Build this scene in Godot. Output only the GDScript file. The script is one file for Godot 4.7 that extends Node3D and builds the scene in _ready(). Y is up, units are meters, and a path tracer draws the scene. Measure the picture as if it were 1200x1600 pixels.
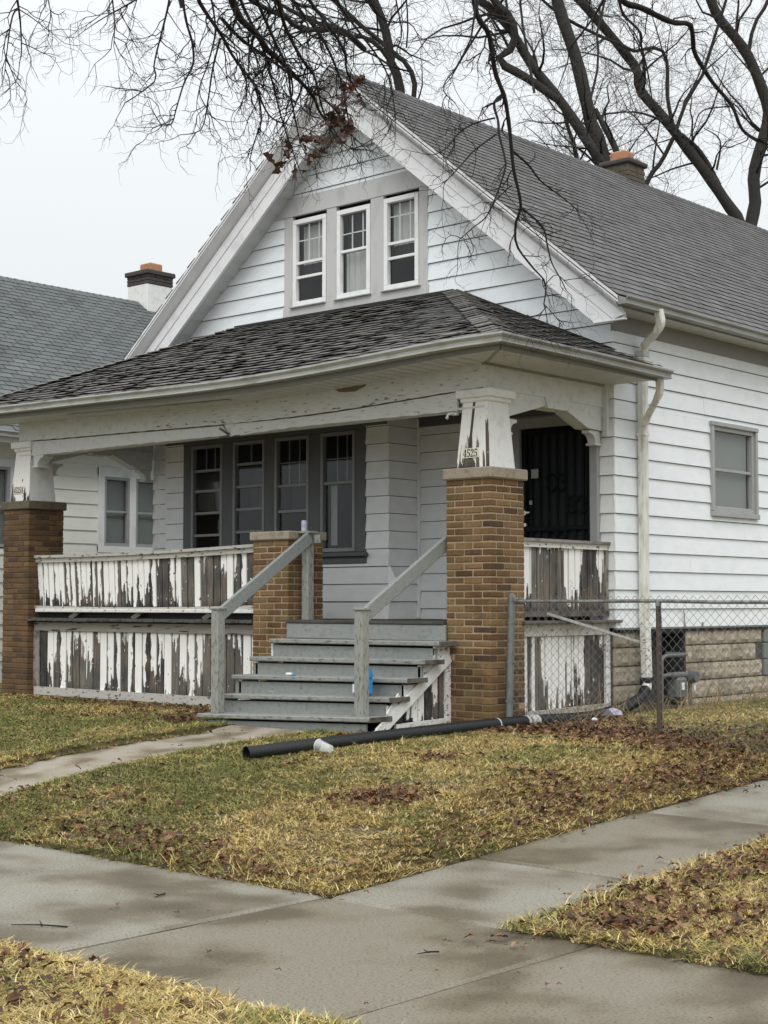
extends Node3D
# A weathered bungalow on a corner lot under an overcast winter sky.
# x runs along the front of the house (right is +), z towards the front street, y up; the origin is the
# front right corner of the right brick pillar at lawn level.

var rng := RandomNumberGenerator.new()
var mats := {}
var tex_cache := {}


# ---------------------------------------------------------------- mesh building
class MB:
	var v := PackedVector3Array()
	var n := PackedVector3Array()
	var t := PackedVector2Array()
	var c := PackedColorArray()
	var i := PackedInt32Array()
	var col := Color(1, 1, 1)
	var colored := false

	# corners run counter-clockwise as seen from the front
	func q(a: Vector3, b: Vector3, e: Vector3, d: Vector3, ua := Vector2.ZERO, ub := Vector2.ZERO, ue := Vector2.ZERO, ud := Vector2.ZERO) -> void:
		var k := v.size()
		var nn := (e - a).cross(d - b)
		if nn.length_squared() < 1e-14:
			nn = Vector3.UP
		nn = nn.normalized()
		v.append_array(PackedVector3Array([a, b, e, d]))
		n.append_array(PackedVector3Array([nn, nn, nn, nn]))
		t.append_array(PackedVector2Array([ua, ub, ue, ud]))
		if colored:
			c.append_array(PackedColorArray([col, col, col, col]))
		i.append_array(PackedInt32Array([k, k + 2, k + 1, k, k + 3, k + 2]))

	func tri(a: Vector3, b: Vector3, e: Vector3) -> void:
		var k := v.size()
		var nn := (b - a).cross(e - a).normalized()
		v.append_array(PackedVector3Array([a, b, e]))
		n.append_array(PackedVector3Array([nn, nn, nn]))
		t.append_array(PackedVector2Array([Vector2.ZERO, Vector2.ZERO, Vector2.ZERO]))
		if colored:
			c.append_array(PackedColorArray([col, col, col]))
		i.append_array(PackedInt32Array([k, k + 2, k + 1]))

	# p0..p3 the lower ring and p4..p7 the upper one, both counter-clockwise from above
	func hexa(p: Array) -> void:
		q(p[4], p[5], p[6], p[7])
		q(p[3], p[2], p[1], p[0])
		for k in 4:
			var m := (k + 1) % 4
			q(p[k], p[m], p[m + 4], p[k + 4])

	func box(lo: Vector3, hi: Vector3) -> void:
		hexa([Vector3(lo.x, lo.y, hi.z), Vector3(hi.x, lo.y, hi.z), Vector3(hi.x, lo.y, lo.z), Vector3(lo.x, lo.y, lo.z),
			Vector3(lo.x, hi.y, hi.z), Vector3(hi.x, hi.y, hi.z), Vector3(hi.x, hi.y, lo.z), Vector3(lo.x, hi.y, lo.z)])

	# a box with chamfered edges, centred at o in the frame bs
	func cham(o: Vector3, size: Vector3, bev: float, bs := Basis()) -> void:
		var h := size * 0.5
		var ins := [h - Vector3(0, bev, bev), h - Vector3(bev, 0, bev), h - Vector3(bev, bev, 0)]
		var P := func(ax: int, sx: float, sy: float, sz: float) -> Vector3:
			var w: Vector3 = ins[ax]
			return o + bs * Vector3(w.x * sx, w.y * sy, w.z * sz)
		for s in [1.0, -1.0]:
			_qq(P.call(0, s, -1, -1), P.call(0, s, 1, -1), P.call(0, s, 1, 1), P.call(0, s, -1, 1), bs * Vector3(s, 0, 0))
			_qq(P.call(1, -1, s, -1), P.call(1, 1, s, -1), P.call(1, 1, s, 1), P.call(1, -1, s, 1), bs * Vector3(0, s, 0))
			_qq(P.call(2, -1, -1, s), P.call(2, 1, -1, s), P.call(2, 1, 1, s), P.call(2, -1, 1, s), bs * Vector3(0, 0, s))
		for s in [1.0, -1.0]:
			for r in [1.0, -1.0]:
				_qq(P.call(0, s, r, -1), P.call(0, s, r, 1), P.call(1, s, r, 1), P.call(1, s, r, -1), bs * Vector3(s, r, 0))
				_qq(P.call(0, s, -1, r), P.call(0, s, 1, r), P.call(2, s, 1, r), P.call(2, s, -1, r), bs * Vector3(s, 0, r))
				_qq(P.call(1, -1, s, r), P.call(1, 1, s, r), P.call(2, 1, s, r), P.call(2, -1, s, r), bs * Vector3(0, s, r))
				for m in [1.0, -1.0]:
					var a: Vector3 = P.call(0, s, r, m)
					var b: Vector3 = P.call(1, s, r, m)
					var e: Vector3 = P.call(2, s, r, m)
					if (b - a).cross(e - a).dot(bs * Vector3(s, r, m)) > 0.0:
						tri(a, b, e)
					else:
						tri(a, e, b)

	func _qq(a: Vector3, b: Vector3, e: Vector3, d: Vector3, out: Vector3) -> void:
		if (b - a).cross(e - a).dot(out) > 0.0:
			q(a, b, e, d)
		else:
			q(d, e, b, a)

	# a bar of rectangular section from a to b; w across (along side), h along the up hint
	func bar(a: Vector3, b: Vector3, w: float, h: float, hint := Vector3.UP, bev := 0.0) -> void:
		var z := (b - a).normalized()
		var x := hint.cross(z).normalized()
		var y := z.cross(x)
		if bev > 0.0:
			cham((a + b) * 0.5, Vector3(w, h, (b - a).length()), bev, Basis(x, y, z))
			return
		var hx := x * w * 0.5
		var hy := y * h * 0.5
		hexa([a - hx - hy, a + hx - hy, b + hx - hy, b - hx - hy, a - hx + hy, a + hx + hy, b + hx + hy, b - hx + hy])

	func tube(p: PackedVector3Array, r: PackedFloat32Array, sides := 8, caps := true, smooth := true) -> void:
		if p.size() < 2:
			return
		var up := Vector3.UP
		var d0 := (p[1] - p[0]).normalized()
		if absf(d0.y) > 0.9:
			up = Vector3.RIGHT
		var x := up.cross(d0).normalized()
		var base := v.size()
		for k in p.size():
			var d: Vector3
			if k == 0:
				d = p[1] - p[0]
			elif k == p.size() - 1:
				d = p[k] - p[k - 1]
			else:
				d = (p[k + 1] - p[k]).normalized() + (p[k] - p[k - 1]).normalized()
			d = d.normalized()
			x = (x - d * x.dot(d)).normalized()
			var y := d.cross(x)
			for s in sides:
				var a := TAU * s / sides
				var o := x * cos(a) + y * sin(a)
				v.append(p[k] + o * r[k])
				n.append(o)
				t.append(Vector2(float(s) / sides, k))
				if colored:
					c.append(col)
		for k in p.size() - 1:
			for s in sides:
				var a := base + k * sides + s
				var b := base + k * sides + (s + 1) % sides
				i.append_array(PackedInt32Array([a, a + sides, b, b, a + sides, b + sides]))
		if caps:
			for e in [0, p.size() - 1]:
				var k0 := v.size()
				var d := (p[1] - p[0]).normalized() * -1.0 if e == 0 else (p[e] - p[e - 1]).normalized()
				for s in sides:
					v.append(v[base + e * sides + s])
					n.append(d)
					t.append(Vector2.ZERO)
					if colored:
						c.append(col)
				for s in sides - 2:
					if e == 0:
						i.append_array(PackedInt32Array([k0, k0 + s + 1, k0 + s + 2]))
					else:
						i.append_array(PackedInt32Array([k0, k0 + s + 2, k0 + s + 1]))

	# a section (list of Vector2: out, up) swept from a to b; out is the horizontal outward direction
	func sweep(sec: Array, path: Array, outs: Array, closed := true, caps := true) -> void:
		var rings: Array = []
		for k in path.size():
			var ring: Array = []
			for s in sec:
				ring.append(path[k] + outs[k] * s.x + Vector3.UP * s.y)
			rings.append(ring)
		var m: int = sec.size()
		for k in path.size() - 1:
			for s in (m if closed else m - 1):
				var s2: int = (s + 1) % m
				q(rings[k][s], rings[k + 1][s], rings[k + 1][s2], rings[k][s2])
		if caps and closed:
			var pv := PackedVector2Array(sec)
			var tr := Geometry2D.triangulate_polygon(pv)
			for e in [0, path.size() - 1]:
				for k in tr.size() / 3:
					tri(rings[e][tr[k * 3]], rings[e][tr[k * 3 + 1]], rings[e][tr[k * 3 + 2]])

	# a flat outline (Vector2 list) with thickness: o + ux * x + uy * y, from depth d0 to d1 along nz
	func slab(poly: Array, o: Vector3, ux: Vector3, uy: Vector3, nz: Vector3, d0: float, d1: float) -> void:
		var pv := PackedVector2Array(poly)
		if Geometry2D.is_polygon_clockwise(pv):
			pv.reverse()
		var tr := Geometry2D.triangulate_polygon(pv)
		var flip := ux.cross(uy).dot(nz) < 0.0
		var F: Array = []
		var B: Array = []
		for p in pv:
			F.append(o + ux * p.x + uy * p.y + nz * d1)
			B.append(o + ux * p.x + uy * p.y + nz * d0)
		for k in tr.size() / 3:
			var a: int = tr[k * 3]
			var b: int = tr[k * 3 + 1]
			var e: int = tr[k * 3 + 2]
			var cr := (pv[b] - pv[a]).cross(pv[e] - pv[a])
			if (cr < 0.0) != flip:
				var w := b
				b = e
				e = w
			tri(F[a], F[b], F[e])
			tri(B[a], B[e], B[b])
		for k in pv.size():
			var m := (k + 1) % pv.size()
			if flip:
				q(B[m], B[k], F[k], F[m])
			else:
				q(B[k], B[m], F[m], F[k])

	func mesh() -> ArrayMesh:
		var a := []
		a.resize(Mesh.ARRAY_MAX)
		a[Mesh.ARRAY_VERTEX] = v
		a[Mesh.ARRAY_NORMAL] = n
		a[Mesh.ARRAY_TEX_UV] = t
		if colored:
			a[Mesh.ARRAY_COLOR] = c
		a[Mesh.ARRAY_INDEX] = i
		var m := ArrayMesh.new()
		m.add_surface_from_arrays(Mesh.PRIMITIVE_TRIANGLES, a)
		return m


# ---------------------------------------------------------------- nodes
func thing(called: String, label: String, category: String, at := Vector3.ZERO, group := "") -> Node3D:
	var o := Node3D.new()
	o.name = called
	add_child(o, true)
	o.position = at
	tag(o, label, category, group)
	return o


func tag(o: Node, label := "", category := "", group := "", kind := "") -> Node:
	if label:
		o.set_meta("label", label)
	if category:
		o.set_meta("category", category)
	if group:
		o.set_meta("group", group)
	if kind:
		o.set_meta("kind", kind)
	return o


# a mesh given in world coordinates (moved by xf), hung under parent
func part(parent: Node3D, called: String, what, m: Material, xf := Transform3D()) -> MeshInstance3D:
	var o := MeshInstance3D.new()
	o.name = called
	o.mesh = what.mesh() if what is MB else what
	o.material_override = m
	parent.add_child(o, true)
	if parent == self:
		o.transform = xf
	else:
		o.transform = parent.global_transform.affine_inverse() * xf
	return o


func many(parent: Node3D, called: String, m: Mesh, mat: Material, at: Array, tint: PackedColorArray, label := "", category := "") -> MultiMeshInstance3D:
	var mm := MultiMesh.new()
	mm.transform_format = MultiMesh.TRANSFORM_3D
	mm.use_colors = true
	mm.mesh = m
	mm.instance_count = at.size()
	for k in at.size():
		mm.set_instance_transform(k, at[k])
		mm.set_instance_color(k, tint[k])
	var o := MultiMeshInstance3D.new()
	o.name = called
	o.multimesh = mm
	o.material_override = mat
	parent.add_child(o, true)
	if parent != self:
		o.transform = parent.global_transform.affine_inverse()
	tag(o, label, category, "", "stuff")
	return o


# ---------------------------------------------------------------- textures and materials
func L(r: float, g: float, b: float) -> Color:
	return Color(r, g, b).linear_to_srgb()


func noise(sd: int, freq: float, oct := 4, kind := FastNoiseLite.TYPE_SIMPLEX_SMOOTH) -> FastNoiseLite:
	var f := FastNoiseLite.new()
	f.seed = sd
	f.frequency = freq
	f.noise_type = kind
	f.fractal_octaves = oct
	return f


# a seamless noise picture through a ramp of [position, linear colour]
func ramp_tex(key: String, sd: int, freq: float, ramp: Array, size := 256, oct := 4, kind := FastNoiseLite.TYPE_SIMPLEX_SMOOTH) -> ImageTexture:
	if tex_cache.has(key):
		return tex_cache[key]
	var src := noise(sd, freq, oct, kind).get_seamless_image(size, size)
	src.convert(Image.FORMAT_L8)
	var d := src.get_data()
	var lut := PackedByteArray()
	lut.resize(768)
	for k in 256:
		var x := k / 255.0
		var c: Color = ramp[0][1]
		for m in ramp.size() - 1:
			var p0: float = ramp[m][0]
			var p1: float = ramp[m + 1][0]
			if x >= p0:
				var ca: Color = ramp[m][1]
				var cb: Color = ramp[m + 1][1]
				c = ca.lerp(cb, clampf((x - p0) / maxf(p1 - p0, 1e-4), 0, 1))
		c = c.linear_to_srgb()
		lut[k * 3] = int(clampf(c.r, 0, 1) * 255)
		lut[k * 3 + 1] = int(clampf(c.g, 0, 1) * 255)
		lut[k * 3 + 2] = int(clampf(c.b, 0, 1) * 255)
	var o := PackedByteArray()
	o.resize(size * size * 3)
	for k in size * size:
		var b := d[k] * 3
		o[k * 3] = lut[b]
		o[k * 3 + 1] = lut[b + 1]
		o[k * 3 + 2] = lut[b + 2]
	var tex := ImageTexture.create_from_image(Image.create_from_data(size, size, false, Image.FORMAT_RGB8, o))
	tex_cache[key] = tex
	return tex


func gray(x: float) -> Color:
	return Color(x, x, x)


# base colour (linear) x a tint picture (world triplanar) x a second, broader one; bump in centimetres
func mat(key: String, c: Color, rough := 0.8, tex: Texture2D = null, scale := Vector3.ONE, detail: Texture2D = null, dscale := Vector3.ONE, bump: Texture2D = null, bump_cm := 0.2) -> StandardMaterial3D:
	if mats.has(key):
		return mats[key]
	var m := StandardMaterial3D.new()
	m.resource_name = key
	m.albedo_color = c.linear_to_srgb()
	m.roughness = rough
	if tex or bump:
		m.uv1_triplanar = true
		m.uv1_world_triplanar = true
		m.uv1_scale = scale
		m.albedo_texture = tex
	if detail:
		m.detail_enabled = true
		m.detail_albedo = detail
		m.detail_blend_mode = BaseMaterial3D.BLEND_MODE_MUL
		m.detail_uv_layer = BaseMaterial3D.DETAIL_UV_2
		m.uv2_triplanar = true
		m.uv2_world_triplanar = true
		m.uv2_scale = dscale
	if bump:
		m.heightmap_enabled = true
		m.heightmap_texture = bump
		m.heightmap_scale = bump_cm
	mats[key] = m
	return m


# rows of boards from which white paint has flaked: u along the row, v down the board; paint runs down in tongues
# and bare weathered wood shows below and between them. Also returns a relief picture of the paint film.
func peel_maps(w: int, h: int, boards: int, sd: int, bare: float, stripe := 1.0, kept := 0.0) -> Array:
	var fine := noise(sd, 0.055, 3)
	var edge := noise(sd + 1, 0.02, 4)
	var grain := noise(sd + 2, 0.16, 3)
	var r := RandomNumberGenerator.new()
	r.seed = sd
	# per board: how far down the paint still reaches, between which sides, how the lower edge slants, the wood's tone
	var reach := []
	var side := []
	var tone := []
	var skew := []
	for k in boards:
		var f := r.randf()
		var q: float
		if float(k) / boards < kept:
			q = r.randf_range(0.72, 1.02)
		elif f < bare * 0.5:
			q = r.randf_range(-0.4, 0.15)
		elif f < bare:
			q = r.randf_range(0.2, 0.75)
		else:
			q = r.randf_range(0.72, 1.12)
		reach.append(q)
		var a := -0.2
		var b := 1.2
		var sf := r.randf()
		if sf < 0.30 * stripe:
			a = r.randf_range(0.1, 0.55)
		elif sf < 0.60 * stripe:
			b = r.randf_range(0.45, 0.9)
		side.append([a, b])
		tone.append(clampf(0.45 + 0.35 * sin(k * 0.41 + sd * 2.0) + r.randf_range(-0.4, 0.4), 0.0, 1.0))
		skew.append(r.randf_range(-0.5, 0.5))
	var col := PackedByteArray()
	col.resize(w * h * 3)
	var hgt := PackedByteArray()
	hgt.resize(w * h)
	var bw := float(w) / boards
	for x in w:
		var k := mini(int(x / bw), boards - 1)
		var u := x / bw - k
		var tongue: float = edge.get_noise_2d(x * 2.6, k * 50.0) * 0.5 + grain.get_noise_2d(x * 0.5, k * 31.0) * 0.22 + skew[k] * (u - 0.5) * 0.6
		var g1 := grain.get_noise_2d(x * 1.0, 7.0)
		for y in h:
			var v := float(y) / h
			var e1 := edge.get_noise_2d(x * 1.3 + k * 97.0, y * 0.6)
			var f1 := fine.get_noise_2d(x, y * 0.6)
			var lim: float = reach[k] + tongue * (0.45 + 0.55 * stripe) + e1 * 0.25 + f1 * 0.08
			var wav := e1 * 0.55 + f1 * 0.12 - (v - 0.4) * 0.25
			var painted: bool = v < lim and u > side[k][0] - wav * 0.5 and u < side[k][1] + wav * 0.5
			if painted and f1 + e1 * 0.6 > 0.74:
				painted = false
			if not painted and f1 - e1 * 0.4 > 0.70:
				painted = true
			var c: Color
			if painted:
				var s := 0.88 + 0.05 * e1
				c = Color(s, s * 0.99, s * 0.96)
			else:
				var gr := grain.get_noise_2d(x * 1.6, y * 0.06) * 0.5 + 0.5
				var blot := edge.get_noise_2d(x * 0.7 + 900.0, y * 0.35) * 0.5 + 0.5
				var t: float = clampf(tone[k] * 0.6 + blot * 0.6 - 0.12, 0.0, 1.0)
				c = Color(0.024, 0.023, 0.022).lerp(Color(0.215, 0.195, 0.170), t)
				if blot > 0.60 and gr > 0.5:
					c = c.lerp(Color(0.20, 0.115, 0.06), 0.35)
				c = c * (0.35 + 1.25 * gr + 0.35 * g1)
				if v > 0.86:
					c = c * lerpf(1.0, 0.5, (v - 0.86) / 0.14)
			c = c.linear_to_srgb()
			var o := (y * w + x) * 3
			col[o] = int(clampf(c.r, 0, 1) * 255)
			col[o + 1] = int(clampf(c.g, 0, 1) * 255)
			col[o + 2] = int(clampf(c.b, 0, 1) * 255)
			hgt[y * w + x] = 200 if painted else int(70 + 60 * grain.get_noise_2d(x * 1.6, y * 0.06))
	return [ImageTexture.create_from_image(Image.create_from_data(w, h, false, Image.FORMAT_RGB8, col)),
		ImageTexture.create_from_image(Image.create_from_data(w, h, false, Image.FORMAT_L8, hgt))]


func peel_mat(key: String, w: int, h: int, boards: int, sd: int, bare: float, stripe := 1.0, kept := 0.0) -> StandardMaterial3D:
	var maps := peel_maps(w, h, boards, sd, bare, stripe, kept)
	var m := StandardMaterial3D.new()
	m.resource_name = key
	m.albedo_texture = maps[0]
	m.roughness = 0.85
	m.heightmap_enabled = true
	m.heightmap_texture = maps[1]
	m.heightmap_scale = 0.45
	mats[key] = m
	return m


func make_materials() -> void:
	var soft := ramp_tex("soft", 3, 0.02, [[0.0, gray(0.80)], [0.45, gray(1.0)], [1.0, gray(1.0)]])
	var dirt := ramp_tex("dirt", 5, 0.02, [[0.0, Color(0.55, 0.52, 0.45)], [0.28, Color(0.86, 0.84, 0.80)], [0.5, gray(1.0)], [1.0, gray(1.0)]])
	var clean := ramp_tex("clean", 8, 0.03, [[0.0, gray(0.94)], [0.5, gray(1.0)], [1.0, gray(1.0)]])
	var faint := ramp_tex("faint", 7, 0.02, [[0.0, Color(0.93, 0.935, 0.93)], [0.35, Color(0.98, 0.985, 0.985)], [0.6, gray(1.0)], [1.0, gray(1.0)]])
	var grime := ramp_tex("grime", 9, 0.025, [[0.0, Color(0.18, 0.16, 0.12)], [0.3, Color(0.6, 0.57, 0.5)], [0.55, gray(0.95)], [1.0, gray(1.0)]])
	var speck := ramp_tex("speck", 11, 0.12, [[0.0, gray(0.45)], [0.4, gray(0.9)], [0.7, gray(1.0)], [1.0, gray(1.25)]], 256, 3)
	var wave := ramp_tex("wave", 13, 0.015, [[0.0, gray(0.25)], [1.0, gray(0.75)]])
	var rough_b := ramp_tex("rough_b", 15, 0.06, [[0.0, gray(0.0)], [1.0, gray(1.0)]], 256, 5)
	var fleck := ramp_tex("fleck", 17, 0.05, [[0.0, Color(0.10, 0.09, 0.08)], [0.13, Color(0.14, 0.13, 0.12)], [0.17, gray(0.88)], [0.6, gray(1.0)], [1.0, gray(1.0)]], 512, 5)
	# siding: dented aluminium, chalky, washed with faint vertical dirt
	mat("siding", Color(0.84, 0.875, 0.895), 0.45, clean, Vector3(0.5, 0.9, 0.5), faint, Vector3(0.35, 0.35, 0.35), wave, 0.4)
	mat("siding_cream", Color(0.84, 0.835, 0.76), 0.5, clean, Vector3(0.5, 0.9, 0.5), faint, Vector3(0.35, 0.35, 0.35))
	mat("siding_porch", Color(0.89, 0.895, 0.89), 0.55, clean, Vector3(0.5, 0.9, 0.5), faint, Vector3(0.6, 0.5, 0.6), wave, 0.4)
	mat("post_white", Color(0.80, 0.80, 0.79), 0.6, soft, Vector3(1, 1, 1))
	mat("soffit", Color(0.56, 0.57, 0.57), 0.6, soft, Vector3(0.8, 0.8, 0.8))
	mat("rake_white", Color(0.78, 0.78, 0.79), 0.5, soft, Vector3(0.5, 0.5, 0.5))
	mat("trim_gray", Color(0.54, 0.535, 0.53), 0.55, soft, Vector3(0.7, 0.3, 0.7))
	mat("trim_dark", Color(0.115, 0.118, 0.118), 0.6, soft, Vector3(0.7, 0.3, 0.7))
	mat("vinyl", Color(0.84, 0.84, 0.84), 0.35, soft, Vector3(0.6, 0.6, 0.6))
	mat("storm_gray", Color(0.36, 0.365, 0.36), 0.4, soft, Vector3(0.7, 0.7, 0.7))
	mat("porch_frame", Color(0.26, 0.265, 0.265), 0.45, soft, Vector3(0.7, 0.7, 0.7))
	mat("frieze", Color(0.27, 0.265, 0.26), 0.65, faint, Vector3(0.4, 0.4, 0.4))
	mat("gutter", Color(0.29, 0.295, 0.28), 0.4, dirt, Vector3(0.25, 1.6, 0.25), soft, Vector3(2, 2, 2))
	mat("gutter_clean", Color(0.44, 0.45, 0.43), 0.35, dirt, Vector3(0.4, 1.2, 0.4))
	mat("spout", Color(0.78, 0.775, 0.735), 0.4, dirt, Vector3(3.0, 0.5, 3.0), dirt, Vector3(1.3, 0.35, 1.3))
	mat("beam", Color(0.66, 0.67, 0.66), 0.75, fleck, Vector3(0.22, 1.3, 0.22), faint, Vector3(0.7, 0.7, 0.7), rough_b, 0.15)
	mat("beam_good", Color(0.66, 0.675, 0.67), 0.7, faint, Vector3(0.5, 0.8, 0.5), soft, Vector3(1.5, 1.5, 1.5))
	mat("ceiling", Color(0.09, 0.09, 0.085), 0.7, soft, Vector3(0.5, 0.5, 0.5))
	mat("stone_cap", Color(0.36, 0.31, 0.24), 0.9, speck, Vector3(1.4, 1.4, 1.4), dirt, Vector3(1.1, 1.1, 1.1), rough_b, 0.3)
	mat("stone_cap_dark", Color(0.15, 0.125, 0.09), 0.9, speck, Vector3(1.4, 1.4, 1.4), dirt, Vector3(1.1, 1.1, 1.1), rough_b, 0.3)
	mat("mortar_soiled", Color(0.25, 0.19, 0.12), 0.95, speck, Vector3(2, 2, 2), null, Vector3.ONE, rough_b, 0.2)
	mat("mortar_dark", Color(0.13, 0.10, 0.065), 0.95, speck, Vector3(2, 2, 2), null, Vector3.ONE, rough_b, 0.2)
	mat("mortar", Color(0.42, 0.33, 0.225), 0.95, speck, Vector3(2, 2, 2), null, Vector3.ONE, rough_b, 0.2)
	mat("stucco_white", Color(0.78, 0.78, 0.75), 0.8, soft, Vector3(1, 1, 1))
	mat("wood_bare", Color(0.15, 0.135, 0.12), 0.9, speck, Vector3(0.5, 3.5, 3.5), grime, Vector3(0.6, 0.9, 0.6), rough_b, 0.3)
	mat("wood_gray", Color(0.32, 0.30, 0.27), 0.9, speck, Vector3(0.5, 3.5, 3.5), grime, Vector3(0.6, 0.9, 0.6), rough_b, 0.3)
	mat("flaky", Color(0.80, 0.79, 0.76), 0.8, ramp_tex("flaky", 21, 0.03, [[0.0, Color(0.06, 0.05, 0.045)], [0.24, Color(0.22, 0.18, 0.15)], [0.27, gray(0.9)], [1.0, gray(1.0)]], 512, 5), Vector3(0.7, 1.4, 0.7), null, Vector3.ONE, rough_b, 0.25)
	mat("flaky_gray", Color(0.50, 0.48, 0.44), 0.8, ramp_tex("flaky", 21, 0.03, []), Vector3(0.5, 1.1, 0.5), null, Vector3.ONE, rough_b, 0.25)
	# gray-green porch paint, scuffed
	var scuff := ramp_tex("scuff", 23, 0.05, [[0.0, Color(0.22, 0.22, 0.20)], [0.11, Color(0.48, 0.47, 0.45)], [0.16, gray(0.90)], [0.55, gray(1.0)], [1.0, gray(1.08)]], 512, 5)
	mat("step_paint", Color(0.275, 0.292, 0.28), 0.6, scuff, Vector3(0.45, 0.9, 0.9), soft, Vector3(1.5, 1.5, 1.5), rough_b, 0.1)
	mat("step_worn", Color(0.30, 0.305, 0.285), 0.65, ramp_tex("worn", 25, 0.04, [[0.0, Color(0.2, 0.18, 0.15)], [0.26, Color(0.60, 0.58, 0.54)], [0.38, gray(0.93)], [1.0, gray(1.0)]], 512, 5), Vector3(0.4, 1.2, 1.2), null, Vector3.ONE, rough_b, 0.15)
	mat("post_paint", Color(0.32, 0.325, 0.30), 0.65, ramp_tex("worn", 25, 0.04, []), Vector3(1.6, 0.45, 1.6), soft, Vector3(1, 1, 1), rough_b, 0.15)
	mat("deck", Color(0.085, 0.083, 0.078), 0.7, speck, Vector3(3.0, 0.6, 0.6), grime, Vector3(0.5, 0.5, 0.5))
	# shingles
	var sh := ramp_tex("grit", 27, 0.2, [[0.0, gray(0.6)], [0.5, gray(0.95)], [1.0, gray(1.3)]], 256, 2)
	var streak := ramp_tex("streak", 29, 0.02, [[0.0, Color(0.62, 0.64, 0.58)], [0.4, gray(0.95)], [1.0, gray(1.1)]])
	var tones := [0.84, 0.93, 1.0, 1.07, 1.18]
	for k in 5:
		var f: float = tones[k]
		mat("roof_%d" % k, Color(0.132, 0.130, 0.129) * f, 0.9, sh, Vector3(1.5, 1.5, 1.5), streak, Vector3(0.3, 0.12, 0.3))
		mat("porch_roof_%d" % k, Color(0.185, 0.177, 0.168) * f, 0.92, sh, Vector3(1.5, 1.5, 1.5), ramp_tex("moss", 31, 0.025, [[0.0, Color(0.62, 0.68, 0.34)], [0.22, Color(0.85, 0.86, 0.7)], [0.35, gray(1.0)], [1.0, gray(1.1)]]), Vector3(0.45, 0.45, 0.45))
		mat("far_roof_%d" % k, Color(0.138, 0.151, 0.151) * f, 0.9, sh, Vector3(1.5, 1.5, 1.5), streak, Vector3(0.2, 0.12, 0.2))
	for key in ["roof", "porch_roof", "far_roof"]:
		var m: StandardMaterial3D = mats[key + "_2"].duplicate()
		m.vertex_color_use_as_albedo = true
		mats[key + "_many"] = m
	mat("felt", Color(0.03, 0.03, 0.03), 0.95)
	mat("fascia", Color(0.20, 0.20, 0.185), 0.6, faint, Vector3(1, 1, 1))
	# bricks
	var bt := ramp_tex("brick_face", 33, 0.05, [[0.0, Color(0.55, 0.50, 0.45)], [0.4, gray(0.95)], [0.75, gray(1.05)], [1.0, Color(1.25, 1.2, 1.1)]], 256, 5)
	var bc := [Color(0.190, 0.114, 0.047), Color(0.157, 0.092, 0.038), Color(0.230, 0.140, 0.059), Color(0.129, 0.072, 0.031), Color(0.196, 0.131, 0.063), Color(0.165, 0.086, 0.038), Color(0.087, 0.050, 0.026), Color(0.515, 0.347, 0.202)]
	for k in 8:
		mat("brick_%d" % k, bc[k], 0.9, bt, Vector3(2.3, 2.3, 2.3), dirt, Vector3(0.5, 0.3, 0.5), rough_b, 0.25)
	mat("block", Color(0.36, 0.32, 0.25), 0.95, speck, Vector3(1.4, 1.4, 1.4), dirt, Vector3(0.8, 0.8, 0.8), rough_b, 0.5)
	mat("block_light", Color(0.48, 0.42, 0.33), 0.95, speck, Vector3(1.4, 1.4, 1.4), dirt, Vector3(0.8, 0.8, 0.8), rough_b, 0.5)
	mat("parge", Color(0.10, 0.098, 0.09), 0.95, speck, Vector3(1, 1, 1), dirt, Vector3(0.8, 0.8, 0.8))
	mat("chimney_brick", Color(0.115, 0.098, 0.07), 0.95, bt, Vector3(2, 2, 2), dirt, Vector3(0.6, 0.6, 0.6))
	mat("chimney_dark", Color(0.07, 0.06, 0.055), 0.95, bt, Vector3(2, 2, 2))
	mat("clay", Color(0.44, 0.215, 0.12), 0.85, dirt, Vector3(1.5, 1.5, 1.5))
	# ground
	var agg := ramp_tex("agg", 35, 0.10, [[0.0, gray(0.35)], [0.38, gray(0.80)], [0.6, gray(1.05)], [1.0, Color(1.7, 1.65, 1.5)]], 512, 4)
	var wet := ramp_tex("wet", 37, 0.008, [[0.0, Color(0.30, 0.26, 0.18)], [0.30, Color(0.52, 0.475, 0.38)], [0.5, Color(0.86, 0.84, 0.78)], [0.682, gray(1.0)], [1.0, gray(1.1)]], 512, 7)
	mat("concrete", Color(0.285, 0.268, 0.222), 0.6, agg, Vector3(0.9, 0.9, 0.9), wet, Vector3(0.17, 0.3, 0.21), rough_b, 0.06)
	mat("concrete_b", Color(0.235, 0.211, 0.160), 0.55, agg, Vector3(0.9, 0.9, 0.9), wet, Vector3(0.21, 0.3, 0.19), rough_b, 0.06)
	mat("path", Color(0.36, 0.32, 0.26), 0.9, agg, Vector3(1.3, 1.3, 1.3), wet, Vector3(0.3, 0.3, 0.3), rough_b, 0.15)
	mat("asphalt", Color(0.05, 0.05, 0.05), 0.9, agg, Vector3(1, 1, 1))
	mat("soil", Color(0.11, 0.085, 0.045), 0.95, ramp_tex("soil", 39, 0.04, [[0.0, Color(0.5, 0.45, 0.4)], [0.45, Color(1.0, 0.95, 0.8)], [1.0, Color(1.5, 1.5, 1.1)]], 512, 5), Vector3(0.8, 0.8, 0.8), null, Vector3.ONE, rough_b, 0.8)
	# plants
	mat("bark", Color(0.050, 0.046, 0.041), 0.95, ramp_tex("bark_t", 41, 0.06, [[0.0, gray(0.35)], [0.5, gray(0.9)], [1.0, gray(1.5)]], 256, 4), Vector3(2.2, 0.7, 2.2), null, Vector3.ONE, rough_b, 2.0)
	mat("twig", Color(0.014, 0.012, 0.012), 0.9)
	mat("far_twig", Color(0.085, 0.078, 0.072), 0.9)
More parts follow.
